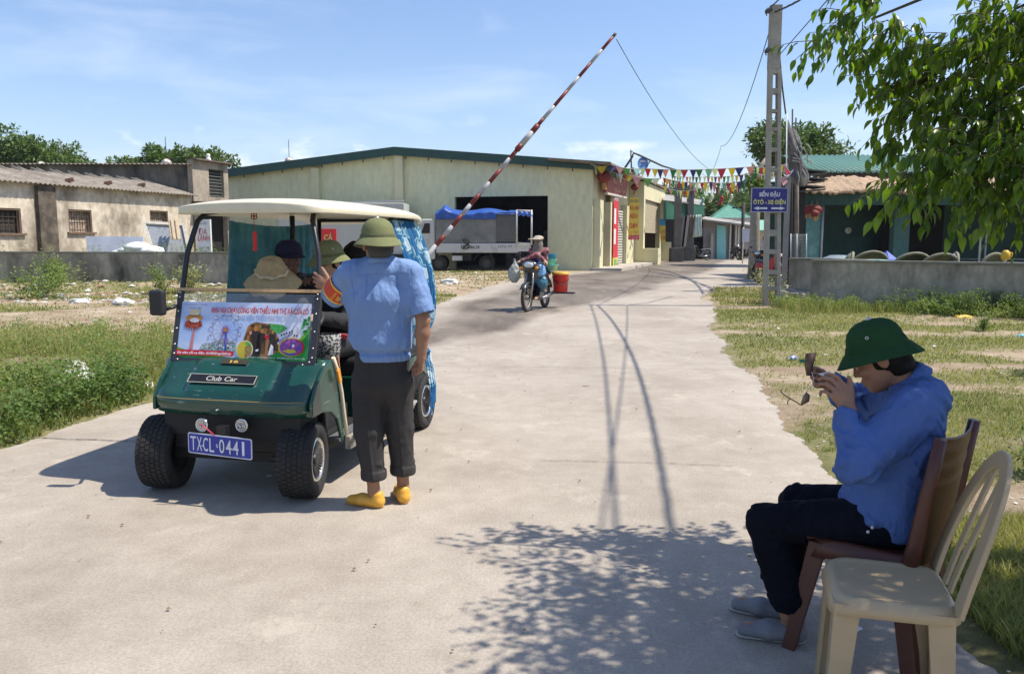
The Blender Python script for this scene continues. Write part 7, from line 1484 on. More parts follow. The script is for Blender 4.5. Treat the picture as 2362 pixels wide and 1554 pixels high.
wom, wj = rider_seated('woman bending forward under a wide straw sun hat in the cart', wh, wf, wu_, hip=CW(-.16, 1.0, .80), shirt=M('black_lace', (.016, .015, .017), .8, var=.5, scale=30), pants=M('black_trousers'), hands=(CW(-.02, .48, .92), CW(-.26, .50, .92)), legs=((cf[0], cf[1], 0), .36), skin=SKIN2)
def straw_hat(parent, c, f, u):
 f = nrm(f); u = nrm(np.asarray(u, float) - f * np.dot(u, f)); r = np.cross(f, u); c = np.asarray(c, float); m = MB(); n = 72
 prof = [(.001, .122), (.045, .12), (.072, .106), (.088, .07), (.094, .03), (.097, .012), (.12, .0), (.150, -.018), (.175, -.04), (.188, -.058)]
 rows = []
 for k, (rr_, hh) in enumerate(prof):
  w_ = max(0, rr_ - .11) / .11; row = []
  for i in range(n):
   a = 2 * math.pi * i / n; hz = hh + w_ * (.022 * math.sin(3 * a + .8) + .016 * math.sin(7 * a) + .008 * math.sin(13 * a)); row.append(Vector(c + (r * math.cos(a) * rr_ + f * math.sin(a) * rr_ * 1.06 + u * hz)))
  rows.append(row)
 m.smooth(True).add([p for q in rows for p in q], [(j * n + i, j * n + (i + 1) % n, (j + 1) * n + (i + 1) % n, (j + 1) * n + i) for j in range(len(prof) - 1) for i in range(n)])
 hat = m.build('sun_hat', [M('straw', (.42, .31, .155), .85, var=.14, scale=30, bump=.5, bscale=120, wave=('Z', 40, .25))], parent, world=True, solid=.004)
 m = MB(); pts = [Vector(c + r * math.cos(a) * (.0985 + .004 * math.sin(a * 9)) + f * math.sin(a) * .105 + u * (.028 + .006 * math.sin(a * 7))) for a in [2 * math.pi * i / 40 for i in range(40)]]; m.tube(pts, .011, 6, closed=True)
 for a, s in ((-2.4, .022), (-1.0, .024), (-.75, .018), (-2.0, .016)): m.ball(c + r * math.cos(a) * .125 + f * math.sin(a) * .13 + u * .012, s, 8, sz=.5)
 _child(m, 'hat_ribbon', [M('ribbon_cream', (.52, .43, .27), .8, var=.3, scale=40)], hat, parent)
straw_hat(wom, wh + wu_ * .015, nrm(v3(.35, -.85, -.36)), nrm(v3(.0, -.25, .96)))
ph = A(D(667, 596, 5.95)); pf = nrm(v3(.55, -.80, -.10))
pas, pj = rider_seated('passenger in a navy blue cap in the middle of the cart', ph, pf, hip=CW(-.10, 1.30, .88), shirt=M('dark_check_shirt', (.03, .03, .035), .85, c2=(.12, .12, .13), lo=.5, hi=.55, scale=34, bump=.2), pants=M('black_trousers'), hands=(CW(.16, .82, 1.22), CW(-.22, .85, 1.0)), legs=((cf[0], cf[1], 0), .5), skin=M('skin_dim', (.20, .10, .065), .55))
m = MB(); fh, uh = nrm(pf * v3(1, 1, 0)), v3(0, 0, 1); rh = np.cross(fh, uh)
m.lathe([(.001, .125), (.05, .118), (.085, .09), (.098, .05), (.100, .02), (.095, .015)], ph + v3(0, 0, .012), (0, 0, 1), 24, sy=1.0); 
m.grid(lambda a, b: Vector(ph + v3(0, 0, .028 - .022 * b * b) + fh * (.085 + .075 * b) * math.cos((a - .5) * 1.9) + rh * (.095 + .02 * b) * math.sin((a - .5) * 1.9)), 12, 5); m.build('cap', [M('navy_cap', (.014, .014, .055), .85, var=.2)], pas, world=True, solid=.004)
bh = A(D(822, 596, 6.15)); rear, rj = rider_seated('passenger with bushy black hair on the rear seat of the cart', bh, nrm(v3(.1, .95, -.1)), hip=CW(.22, 1.62, .80), shirt=M('navy_top', (.012, .018, .05), .85), pants=M('black_trousers'), legs=((-cf[0], -cf[1], 0), .5), hair=False)
surf_obj('hair', lambda P: smax(smin(ell(P, bh + v3(0, 0, .025), (.105, .115, .105)), ell(P, bh + v3(.0, -.02, -.08), (.10, .09, .11)), .04), -(ell(P, bh + v3(.01, .12, -.03), (.06, .06, .09))), .01) + folds(P, .008, 60, 3, (1, 1, 1)), bh - .2, bh + .2, .006, [HAIR], rear)
phn = thing('red_phone', 'red mobile phone held over the lap of a passenger in the cart', 'phone', tuple(D(789, 775, 5.3))); m = MB(); m.box((0, 0, 0), (.07, .012, .035), (.3, .2, .25)); m.build('case', [M('phone_red', (.45, .02, .03), .4, bump=0)], phn, bevel=.004)
m = MB(); q = D(755, 800, 5.12); bk = thing('mesh_basket', 'black and white woven basket just inside the cart by the windscreen', 'basket', tuple(q)); m.lathe([(.05, -.10), (.075, -.09), (.085, .0), (.09, .08), (.082, .085)], (0, 0, 0), seg=20); m.build('basket', [M('woven_mesh', (.02, .02, .02), .7, c2=(.35, .35, .35), lo=.48, hi=.52, scale=60, bump=0)], bk)
# ================================================================== plastic chairs
def chair_legs(t, mat, hw, yf, yb, zs, splay, w_=.045, taper=.6, tk=.012):
 for sx in (-1, 1):
  for y, sy in ((yf, 1), (yb, -1)):
   m = MB(); n = 6; vs = []
   for k in range(n + 1):
    q = k / n; z = zs * (1 - q) ; x = sx * (hw + splay * q); yy = y + sy * splay * 1.5 * q; ww = w_ * (1 - (1 - taper) * q)
    for dx, dy in ((0, 0), (-sx * ww, 0), (-sx * ww, -sy * tk), (-sx * tk, -sy * tk), (-sx * tk, -sy * ww), (0, -sy * ww)): vs.append((x + dx, yy + dy, z))
   fs = [(k * 6 + i, k * 6 + (i + 1) % 6, k * 6 + 6 + (i + 1) % 6, k * 6 + 6 + i) for k in range(n) for i in range(6)] + [tuple(range(6)), tuple(n * 6 + i for i in reversed(range(6)))]
   m.add(vs, fs); m.build('leg', [mat], t, bevel=.0025)
def seat_grid(m, hw, yf, yb, z, dish=.012, skirt=.045):
 def f(u, v):
  a, b = -1 + 2 * u, -1 + 2 * v; k = max(abs(a), abs(b)); cc = (abs(a) ** 7 + abs(b) ** 7) ** (1 / 7) or 1; s = k / cc if k > 0 else 1; a2, b2 = a * s, b * s
  e = max(0, (k - .86) / .14); x = a2 * hw * (1 - .05 * (b < 0) * -b); y = (yf + yb) / 2 + b2 * (yf - yb) / 2; zz = z - dish * (1 - a * a) * (1 - b * b) - skirt * e ** 2.2 + .006 * math.exp(-((k - .84) / .05) ** 2) - .010 * max(0, b) ** 3
  return Vector((x, y, zz))
 m.grid(f, 40, 40)
BEI = M('beige_plastic', (.42, .32, .19), .42, var=.10, scale=5, bump=.12, bscale=120, spec=.45); BRN = M('brown_plastic', (.085, .028, .018), .40, var=.14, scale=6, bump=.12, bscale=120, spec=.45)
ch = thing('plastic_chair', 'empty beige plastic chair with an arched slatted back at the lower right', 'chair', (1.225, 2.50, 0), R(73))
m = MB(); seat_grid(m, .195, .19, -.19, .44); m.build('seat', [BEI], ch, solid=.006); chair_legs(ch, BEI, .18, .175, -.165, .425, .012, .078, .70)
def arch(t, hw=.175, top=.87, y0=-.17, lean=.115, n=44):
 """point on the centre line of the back loop, t 0..1 from left foot to right foot."""
 a = math.pi * t; x = -math.cos(a) * hw * (1 - .10 * math.sin(a)); e = abs(math.sin(a)) ** .62; z = .43 + (top - .43) * e; return Vector((x, y0 - lean * ((z - .43) / (top - .43)) ** 1.1 - .02 * math.sin(a), z))
def band(m, pts, wd, th, cx=0.0):
 """flat band: wide side faces across the chair's back."""
 vs = []
 for i, p in enumerate(pts):
  t_ = (pts[min(i + 1, len(pts) - 1)] - pts[max(i - 1, 0)]).normalized(); nrm2 = Vector((0, 1, .30)).normalized(); s = t_.cross(nrm2).normalized(); w2 = wd[i] if isinstance(wd, list) else wd
  for a, b in ((-1, -1), (1, -1), (1, 1), (-1, 1)): vs.append(p + s * a * w2 / 2 + nrm2 * (b * th / 2 + .006 * (abs(a) - 1)))
 n = len(pts); m.smooth(False).add(vs, [(4 * i + k, 4 * i + (k + 1) % 4, 4 * i + 4 + (k + 1) % 4, 4 * i + 4 + k) for i in range(n - 1) for k in range(4)] + [(3, 2, 1, 0), tuple(4 * n - 4 + k for k in range(4))])
m = MB(); P = [arch(i / 44) for i in range(45)]; band(m, P, [.082 - .024 * math.sin(math.pi * i / 44) for i in range(45)], .016); m.build('back_frame', [BEI], ch, bevel=.005, bseg=3)
for x in (-.034, .034):
 m = MB(); P = [Vector((x * (1 + .35 * k / 10), -.175 - .12 * (k / 10) ** 1.1, .445 + (.80 - .42) * k / 10)) for k in range(11)]; band(m, P, .038, .009); m.build('slat', [BEI], ch, bevel=.002)
cb_ = thing('plastic_chair', 'dark brown plastic chair with a solid ribbed back under the seated man', 'chair', (1.372, 2.892, 0), R(46))
m = MB(); seat_grid(m, .20, .20, -.20, .45, .010, .07); m.build('seat', [BRN], cb_, solid=.006); chair_legs(cb_, BRN, .185, .185, -.165, .43, .045, .068, .72, .02)
m = MB()
def bk_(u, v):
 x = -1 + 2 * u; z = .43 + .45 * v - .035 * (1 - x * x) * v ** 6 * 0 + .018 * x * x * v; y = -.185 - .055 * v ** 1.15 - .025 * (1 - x * x) - (.0018 * math.sin(v * 44) * (abs(x) < .8) * (v > .6)) ; return Vector((x * (.190 + .004 * v), y, z))
m.grid(bk_, 24, 60); m.build('backrest', [BRN], cb_, solid=.007)
for s_ in (-1, 1): m = MB(); m.tube([(s_ * .195, -.165, .40), (s_ * .197, -.19, .52), (s_ * .197, -.215, .70), (s_ * .197, -.245, .895)], [.020, .018, .016, .014], 8, flat=1.5); m.build('back_stile', [BRN], cb_)
# ================================================================== lattice pole, its sign, wires
PC = M('pole_concrete', (.27, .25, .215), .92, c2=(.36, .335, .29), lo=.4, hi=.7, scale=3, bump=.4, bscale=30, var=.12)
PX, PY = D(1779, 705, 18.6).x, 18.6; lean_ = D(1788, 13, 18.6).x - PX; zz = lambda y: D(1780, y, PY).z; ZT = zz(13)
lp = thing('lattice_pole', 'concrete ladder-like utility pole carrying the blue sign', 'utility pole', (PX, PY, 0)); m = MB()
hw = lambda z: .185 - .062 * z / ZT; cx_ = lambda z: PX + lean_ * z / ZT
opens = [(172, 205), (218, 253), (261, 295), (303, 341), (351, 387), (397, 430), (443, 480), (492, 530), (545, 575), (586, 622), (633, 660), (669, 697)]; lw = .085
for s_ in (-1, 1):
 zs_ = [-.2, 2, 4, zz(160)]; vs = []
 for z in zs_:
  for a, b in ((0, -1), (1, -1), (1, 1), (0, 1)): vs.append((cx_(z) + s_ * (hw(z) - a * lw), PY + b * .09, z))
 m.add(vs, [(4 * i + k, 4 * i + (k + 1) % 4, 4 * i + 4 + (k + 1) % 4, 4 * i + 4 + k)[::s_] for i in range(3) for k in range(4)])
prev = zz(160)
for a, b in opens:
 zt, zb = zz(a), zz(b); zc = (prev + zt) / 2; m.box((cx_(zc), PY, zc), (2 * (hw(zc) - lw) + .01, .165, prev - zt)); prev = zb
m.box((cx_(0), PY, (prev - .1) / 2), (2 * (hw(0) - lw) + .01, .165, prev + .1)); z = (zz(160) + ZT) / 2; m.box((cx_(z), PY, z), (2 * hw(z) - .01, .18, ZT - zz(160))); m.build('shaft', [PC], lp, world=True, bevel=.008)
m = MB()
for y in (26, 118): z = zz(y); m.box((cx_(z) - .14, PY, z), (.10, .24, .05)); m.tube([(cx_(z) - .18, PY, z - .1), (cx_(z) - .22, PY, z), (cx_(z) - .15, PY, z + .08)], .014, 5)
m.build('cable_clamp', [M('dark_steel')], lp, world=True)
sgn = thing('direction_sign', 'dark blue sign with white and yellow letters on the lattice pole', 'sign', tuple(D(1775, 461, 18.42))); o = D(1775, 461.5, 18.42); U = Vector((1, -.02, -.004)).normalized(); W_ = Vector((0, 0, 1)); n = U.cross(W_); sw, sh_ = .822, .545
m = MB(); m.prism([(-sw / 2, -sh_ / 2), (sw / 2, -sh_ / 2), (sw / 2, sh_ / 2), (-sw / 2, sh_ / 2)], o - n * .02, U, W_, .018); m.build('board', [M('sign_border', (.45, .46, .55), .5)], sgn, world=True)
m = MB(); m.prism([(-sw / 2 + .014, -sh_ / 2 + .014), (sw / 2 - .014, -sh_ / 2 + .014), (sw / 2 - .014, sh_ / 2 - .014), (-sw / 2 + .014, sh_ / 2 - .014)], o - n * .001, U, W_, .003); m.build('face', [M('sign_blue', (.012, .012, .17), .4, var=.08, coat=.15)], sgn, world=True)
m = MB(); m.text('BẾN ĐẬU', o + W_ * .135, U, W_, .165, .46, bold=.035, lift=.005)
for s_ in (-1, 1): m.add([o + U * s_ * a + W_ * (b - .185) + n * .005 for a, b in ((.045, -.02), (.24, -.02), (.24, -.042), (.355, 0), (.24, .042), (.24, .02), (.045, .02))], [tuple(range(7))[::s_]])
m.build('lettering', [M('sign_letter_white', (.62, .62, .68), .5, bump=0)], sgn, world=True); m = MB(); m.text('ÔTÔ - XE ĐIỆN', o - W_ * .045, U, W_, .155, .73, bold=.035, lift=.005); m.build('lettering', [M('sign_letter_yellow', (.58, .54, .16), .5, bump=0)], sgn, world=True)
def wire(name, label, pts, r, sag=0.0, cat='cable', twist=False, mat='cable_black', group=None):
 P = [Vector(p) for p in pts]; t = thing(name, label, cat, tuple(P[0]), 0, group); L_ = []
 for a, b in zip(P[:-1], P[1:]):
  for k in range(16): q = k / 16; L_.append(a.lerp(b, q) - Vector((0, 0, sag * 4 * q * (1 - q))))
 L_.append(P[-1]); m = MB()
 if twist:
  F_ = []; 
  for i in range(len(L_) - 1):
   for k in range(5): F_.append(L_[i].lerp(L_[i + 1], k / 5))
  for ph in (0, 2.09, 4.19): m.tube([p + Vector((math.cos(i * .8 + ph) * r * .7, 0, math.sin(i * .8 + ph) * r * .7)) for i, p in enumerate(F_)], r * .55, 5)
 else: m.tube(L_, r, 5)
 m.build('strand', [M(mat, (.02, .02, .022), .6, bump=0)], t, world=True)
tp = Vector((cx_(6.6), PY, 6.55)); grp = 'overhead cables from the lattice pole'
wire('overhead_cable', 'thick twisted black cable leaving the top of the lattice pole to the upper right', [tp, (3.75, 2.6, 5.3), (2.6, -9, 5.2)], .019, .5, twist=True, group=grp)
wire('overhead_cable', 'thin straight cable rising steeply from the top of the lattice pole', [tp + Vector((-.1, 0, .1)), (2.2, -8, 5.5)], .015, .5, group=grp)
wire('overhead_cable', 'thin wire crossing behind the branch tips right of the lattice pole', [D(1800, 125, PY), (2.0, -6, 5.6)], .010, .25, group=grp)
wire('overhead_cable', 'long cable from the lattice pole towards the far market street', [tp, (11.5, 45, 6.6), (14, 60, 6.3)], .012, .8, group=grp)
wire('hanging_cable', 'black cable dropping from the lattice pole to the torn netting', [D(1798, 130, 18.6), D(1804, 200, 19.5), D(1812, 262, 21.5)], .022, .0)
for i, (a, b, lab) in enumerate((((1532, 462, 54), (1735, 448, 36), 'low dark wire across the hill from the green stall'), ((1625, 505, 60), (1730, 502, 40), 'low dark wire above the pyramid roof'), ((1440, 405, 43), (1760, 455, 33), 'thin wire sagging from the shop roof behind the pennants'))): wire('service_wire', lab, [D(*a), D(*b)], .009, .25, 'wire', group='service wires over the street end')
wire('service_wire', 'light wire slanting down to the right from the restaurant roof', [D(1990, 395, 27), D(2362, 377, 22)], .006, .03, 'wire')
# ---- posts, netting, mesh fence right of the pole
def px_post(name, label, u, v0, v1, Y, w_, mat, cat='post', box=True):
 a, b = D(u, v0, Y), D(u, v1, Y); t = thing(name, label, cat, (a.x, Y, 0)); m = MB(); m.box((a.x, Y, (a.z + min(b.z, 0)) / 2), (w_, w_, a.z - min(b.z, 0))) if box else m.tube([(b.x, Y, min(b.z, 0)), (a.x, Y, a.z)], w_ / 2, 8); m.build('post', [mat], t, world=True); return t
px_post('concrete_post', 'grey square concrete post right beside the blue sign', 1818.5, 408, 660, 22.5, .12, M('post_grey', (.22, .21, .20), .9, var=.2, scale=4))
px_post('timber_post', 'rough brown timber post between the grey post and the restaurant', 1838, 350, 660, 25, .13, M('weathered_timber', (.16, .13, .105), .95, var=.3, scale=6, bump=.6), box=False)
px_post('steel_pipe', 'thin pale pipe standing up beside the torn netting', 1814.5, 262, 600, 23.5, .04, M('pale_post'), box=False)
px_post('timber_post', 'thin dark pole end sticking up behind the torn netting', 1828, 252, 600, 25.5, .05, M('dark_timber'), box=False)
px_post('timber_post', 'short dark pole end right of the torn netting', 1836, 272, 600, 26, .05, M('dark_timber'), box=False)
nt_ = thing('torn_netting', 'torn dark grey shade netting bundled on poles above the sign', 'netting', (D(1835, 400, 24).x, 24, 0)); NET = M('grey_netting', (.075, .072, .070), .9, c2=(.14, .135, .13), lo=.4, hi=.65, scale=5, bump=.8, bscale=12, alpha=.96)
for pts, ya in (([(1812, 256), (1824, 290), (1842, 345), (1858, 385), (1872, 410), (1858, 440), (1842, 425), (1822, 430), (1817, 380), (1814, 320)], 23.8), ([(1822, 285), (1838, 300), (1852, 330), (1850, 390), (1834, 400), (1828, 340)], 24.4), ([(1836, 330), (1848, 325), (1850, 335), (1846, 350)], 25)):
 m = MB(); Pp = [D(u, v, ya + .25 * math.sin(k * 1.9)) for k, (u, v) in enumerate(pts)]; c = sum(Pp, Vector()) / len(Pp) + Vector((0, -.3, 0)); c2_ = [c.lerp(q, .55) + Vector((0, .22 * math.sin(k * 2.7), 0)) for k, q in enumerate(Pp)]; n = len(Pp)
 m.smooth(True).add(Pp + c2_ + [c], [(i, (i + 1) % n, n + (i + 1) % n, n + i) for i in range(n)] + [(n + i, n + (i + 1) % n, 2 * n) for i in range(n)]); m.build('net', [NET], nt_, world=True, solid=.02, sub=1)
random.seed(9)
for k in range(12):
 m = MB(); u, v = random.uniform(1828, 1868), random.uniform(330, 410); a = D(u, v, 23.4); b = D(u + random.uniform(-5, 24), v + random.uniform(8, 40), 23.5); m.tube([a, a.lerp(b, .5) + Vector((.05, 0, .03)), b], .018, 5); m.build('broken_batten', [M('grey_batten', (.34, .33, .31), .9)], nt_, world=True)
rs = thing('roof_sheet_stack', 'ragged stack of dark corrugated sheets beside the restaurant roof', 'roof sheets', (D(1860, 430, 27).x, 27, 0))
for k in range(6): m = MB(); m.box(D(1862 + (k % 3) * 3, 395 + 9 * k, 27), (.95 - .05 * k, .8, .05), (0, .08 * (-1) ** k, .1)); m.build('sheet', [M('dark_sheet', (.07, .065, .06), .8, var=.3)], rs, world=True)
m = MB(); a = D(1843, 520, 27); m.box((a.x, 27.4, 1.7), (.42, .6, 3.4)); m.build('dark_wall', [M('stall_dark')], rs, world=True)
fc = thing('mesh_fence', 'small grey wire mesh fence panel with pale posts beside the wall stub', 'fence', (D(1842, 600, 21.5).x, 21.5, 0))
m = MB()
for i in range(21): u = 1824 + i * 1.85; m.tube([D(u, 541, 21.5), D(u, 650, 21.5)], .004, 3)
for i in range(26): v = 541 + i * 4.2; m.tube([D(1824, v, 21.5), D(1861, v, 21.5)], .004, 3)
m.build('mesh', [M('fence_wire', (.22, .26, .23), .6, metal=.4, bump=0)], fc, world=True)
for u in (1824, 1838, 1860): m = MB(); m.tube([D(u, 539, 21.45), D(u, 650, 21.45)], .014, 6); m.build('post', [M('pale_post')], fc, world=True)
bp_ = thing('brick_pier', 'short pale brick pier left of the wall stub', 'pier', tuple(G(1822, 655))); m = MB(); q = G(1822, 655)
for k in range(7): m.box((q.x, q.y, .055 + .085 * k), (.19 + .02 * (k % 2), .2, .07), (0, 0, .04 * (-1) ** k))
m.box((q.x + .11, q.y, .32), (.05, .19, .64)); m.build('bricks', [M('pale_brick', (.42, .38, .32), .95, var=.3, scale=9, bump=.5)], bp_, world=True)
q = G(1802, 652); bt = thing('blue_tarp', 'small crumpled blue tarp on the ground right of the lattice pole', 'tarp', tuple(q)); m = MB(); m.grid(lambda u, v: Vector(((u - .5) * .45, (v - .5) * .8, .05 + .05 * math.sin(u * 9) * math.sin(v * 7))), 10, 8); m.build('sheet', [M('tarp_blue', (.05, .15, .38), .6)], bt)
q = G(1738, 642); pt = thing('pruned_tree', 'pruned tree trunk with a tuft of leaves on its cut top', 'tree', (q.x, q.y, 0)); topz = D(1738, 400, q.y).z; BK = M('pale_bark', (.25, .225, .18), .95, c2=(.34, .31, .255), lo=.4, hi=.7, scale=5, bump=.5, bscale=25)
m = MB(); m.tube([(0, 0, -.1), (0, 0, 1.0), (-.03, 0, 2.4), (-.05, 0, topz * .85), (-.05, 0, topz)], [.25, .215, .18, .15, .13], 12); m.tube([(-.05, 0, topz - .15), (.12, 0, topz + .25), (.32, 0, topz + .55)], [.12, .09, .07], 8); m.tube([(-.12, 0, topz - .2), (-.17, 0, topz + .1), (-.2, 0, topz + .4)], .04, 6); m.build('trunk', [BK], pt)
C, d = blob_leaves([(-.05, 0, topz - .15, .36), (.1, -.1, topz - .5, .3), (-.18, -.1, topz - .45, .3), (-.05, -.1, topz - .85, .22), (.12, 0, topz + .05, .2)], 900, .14, 8); N = len(C); Dv = d * .6 + rdir(N) * .6 + v3(0, 0, -.5); Dv /= np.linalg.norm(Dv, axis=1)[:, None]; Nv = np.cross(Dv, rdir(N)); Nv /= np.linalg.norm(Nv, axis=1)[:, None]
link('crown', leaves_mesh('crown', C, Dv, Nv, .15 * rng.uniform(.6, 1.3, N), [GREEN], .55, rng.uniform(0, 1, N)), pt)
# ---- pennants
FC = [M('pennant_' + n_, c, .6, bump=0, trans=.35, var=.05) for n_, c in (('red', (.50, .03, .05)), ('yellow', (.62, .50, .04)), ('blue', (.055, .055, .22)), ('pink', (.60, .32, .36)), ('green', (.06, .22, .03)), ('aqua', (.28, .46, .48)), ('white', (.65, .67, .62)))]
def bunting(label, P, sag, step, size, seed):
 P = [Vector(p) for p in P]; rg = random.Random(seed); t = thing('pennant_string', label, 'bunting', tuple(P[0]), 0, 'pennant strings across the street'); pts = []
 for a, b in zip(P[:-1], P[1:]):
  n = max(4, int((b - a).length / .25))
  for k in range(n): q = k / n; pts.append(a.lerp(b, q) - Vector((0, 0, sag * 4 * q * (1 - q))))
 pts.append(P[-1]); m = MB(); m.tube(pts, .012, 4); m.build('rope', [M('pale_string')], t, world=True); acc = 0; k = rg.randrange(7)
 for a, b in zip(pts[:-1], pts[1:]):
  L_ = (b - a).length; acc += L_
  if acc >= step:
   acc -= step; s = size * rg.uniform(.85, 1.12); d_ = (b - a).normalized(); sw_ = rg.uniform(-.35, .35); m = MB(); m.add([a - d_ * s * .5, a + d_ * s * .5, a + Vector((sw_ * s * .25, sw_ * s * .8, -s * rg.uniform(.55, .72)))], [(0, 1, 2)]); m.build('flag', [FC[k % 7]], t, world=True, solid=.008); k += 1 if rg.random() < .85 else 2
e1, e2, e3, e4 = D(1363, 379, 38.2), D(1478, 388, 40), D(1740, 384, 30.9), D(1832, 372, 24)
bunting('top pennant string running level from the hall corner to the pruned tree', [e1, D(1412, 379, 38.6), e2, e3, e4], .10, .60, .60, 1)
bunting('pennant string hanging along the shop eave and on to the pruned tree', [D(1368, 381, 38.3), D(1450, 402, 43), D(1530, 410, 44), D(1640, 420, 36), D(1738, 410, 30.9)], .12, .60, .62, 2)
bunting('short lower pennant string sagging between the shops and the pruned tree', [D(1530, 430, 50), D(1640, 425, 40), D(1725, 408, 31)], .30, .75, .62, 3)
bunting('middle pennant string behind the others near the pruned tree', [D(1545, 405, 48), D(1640, 408, 38), D(1745, 398, 30)], .05, .8, .58, 4)
bunting('loose cluster of pennants wound round the netting poles', [D(1745, 398, 30), D(1798, 392, 22.4), D(1812, 380, 22.4), D(1830, 392, 22.4), D(1800, 408, 22.4)], .12, .26, .28, 5)
for i, (u, v, c) in enumerate(((1620, 455, 5), (1641, 448, 6), (1664, 452, 0), (1686, 448, 6))):
 t = thing('hanging_streamer', ('limp %s streamer hanging below the pennants in front of the hill' % ('aqua', 'left white', 'red', 'right white')[i]), 'streamer', tuple(D(u, v, 42)), 0, 'limp streamers below the pennants'); m = MB(); m.grid(lambda a, b: Vector(((a - .5) * .16 + .05 * math.sin(b * 5), 0, -.42 * b)), 2, 6); m.build('strip', [FC[c]], t, solid=.01)
# ---- barrier boom
B0_, B1_ = D(975, 602, 18), D(1420, 78, 18); bm_ = thing('barrier_boom', 'raised red and white striped barrier boom with thick sleeves at mid length', 'barrier', (D(958, 620, 18).x - .25, 18, 0)); ys = [(50, 'k'), (72, 'r'), (155, 'w'), (240, 'r'), (330, 'w'), (420, 'r'), (520, 'w'), (605, 'r'), (645, 'R'), (690, 'W'), (775, 'R'), (812, 'r'), (865, 'w'), (940, 'r'), (1025, 'w'), (1105, 'r'), (1175, 'w'), (1245, 'r'), (1320, 'w'), (1385, 'r'), (1450, 'w'), (1660, 'x')]
BR, BWt = M('boom_red', (.17, .018, .014), .5, var=.15, scale=8, bump=.1), M('boom_white', (.36, .36, .37), .5, var=.12, scale=8, bump=.1)
for kk, mt, nm_ in (('r', BR, 'red_band'), ('w', BWt, 'white_band'), ('R', BR, 'red_sleeve'), ('W', BWt, 'white_sleeve'), ('k', M('dark_steel'), 'tip_cap')):
 for (y0, c), (y1, _) in zip(ys[:-1], ys[1:]):
  if c != kk: continue
  f0, f1 = [((y / 2.878 + 60) - 78) / (602 - 78) for y in (y0, y1)]; a, b = B1_.lerp(B0_, f0), B1_.lerp(B0_, f1); r_ = .032 + .022 * min(1, f0) + (.022 if c in 'RW' else 0); m = MB(); m.tube([a, b], [r_, r_ + .002], 10); m.build(nm_, [mt], bm_, world=True)
pv = B1_.lerp(B0_, 1.12); m = MB(); m.box((pv.x, 18.13, .55), (.16, .12, 1.1)); m.box((pv.x, 17.87, .55), (.16, .12, 1.1)); m.build('pivot_post', [M('post_concrete')], bm_, world=True); m = MB(); m.box(B1_.lerp(B0_, 1.22), (.35, .22, .3), (0, -.8, 0)); m.build('counterweight', [M('base_concrete')], bm_, world=True)
wire('boom_rope', 'thin rope hanging from the boom tip down to the pennants', [B1_ + Vector((.02, 0, -.12)), D(1637, 392, 33)], .008, .35, 'rope', mat='grey_rope')
# ---- concrete trough of round basket boats behind the wall
CORG = 'round basket boats behind the right wall'
def coracle(u, v, Y, r, tilt, az, mat, label):
 r *= .84; v += 5 if tilt < 3 else 2; p = D(u, v, Y); t = thing('basket_boat', label, 'basket boat', tuple(p), az, CORG); T = Matrix.Rotation(tilt, 4, 'X'); e = MB(); e.T = T
 e.lathe([(.001, -r * .42), (r * .4, -r * .40), (r * .75, -r * .26), (r * .95, -r * .08), (r, .02), (r * .93, .02), (r * .9, -r * .06), (r * .7, -r * .2), (.001, -r * .34)], (0, 0, 0), seg=30); e.build('hull', [mat], t)
 e = MB(); e.T = T; e.tube([(r * math.cos(a), r * math.sin(a), .03) for a in [2 * math.pi * k / 30 for k in range(30)]], .035, 6, closed=True); e.build('rim', [M('bamboo_rim', (.23, .22, .15), .85, var=.25, scale=8, bump=.5)], t)
HG = M('hull_moss', (.14, .16, .10), .85, c2=(.24, .24, .17), scale=4, lo=.4, hi=.65, bump=.5); HB = M('hull_blue', (.17, .22, .25), .6, var=.2, bump=.3); HA = M('hull_aqua', (.16, .30, .27), .5, var=.12, bump=.2); HD = M('hull_dark', (.03, .035, .06), .6)
for a in ((1932, 604, 21.0, .58, R(180), .1, HB, 'pale blue grey upturned boat at the left end of the row'), (1957, 608, 20.0, .40, R(100), 1.25, HG, 'mossy boat standing on edge second from the left'), (1998, 612, 20.5, .62, R(125), .1, HG, 'wide tan dome shaped boat right of the one on edge'), (2020, 622, 18.8, .75, R(182), 0, HA, 'flat aqua boat lying low in front of the tan dome'), (2048, 612, 18.2, .35, R(183), 0, HD, 'small dark navy boat edge beside the aqua boat'), (2095, 612, 20.2, .60, R(130), .05, M('hull_green', (.07, .12, .08), .7, var=.2, bump=.4), 'dark green dome shaped boat in the middle of the row'), (2113, 625, 17.6, .52, R(183), 0, M('hull_mint', (.18, .38, .31), .5, var=.1), 'light mint boat lying lowest in front of the green dome'), (2160, 614, 20, .58, R(128), .0, HG, 'grey green dome shaped boat right of the mint one'), (2198, 606, 20, .36, R(96), 1.3, HB, 'grey boat standing on edge right of the middle'), (2284, 608, 19, .38, R(110), .3, HG, 'small mossy boat on edge near the yellow jug'), (2312, 606, 19.6, .34, R(105), 1.0, HG, 'small tan boat leaning at the right end'), (2345, 622, 17.0, .5, R(183), 0, HD, 'dark navy boat at the right edge of the row')): coracle(*a)
m = MB(); pl_ = thing('concrete_slab', 'long flat concrete slab lying behind the right wall under the boats', 'slab', (9, 19, 0)); m.box((12.4, 18.4, .86), (8.0, 1.4, .1), (0, 0, -.12)); m.box((10, 18.6, .4), (.3, 1, .82), (0, 0, -.12)); m.box((14, 18.4, .4), (.3, 1, .82), (0, 0, -.12)); m.build('slab', [M('coping_concrete')], pl_, world=True)
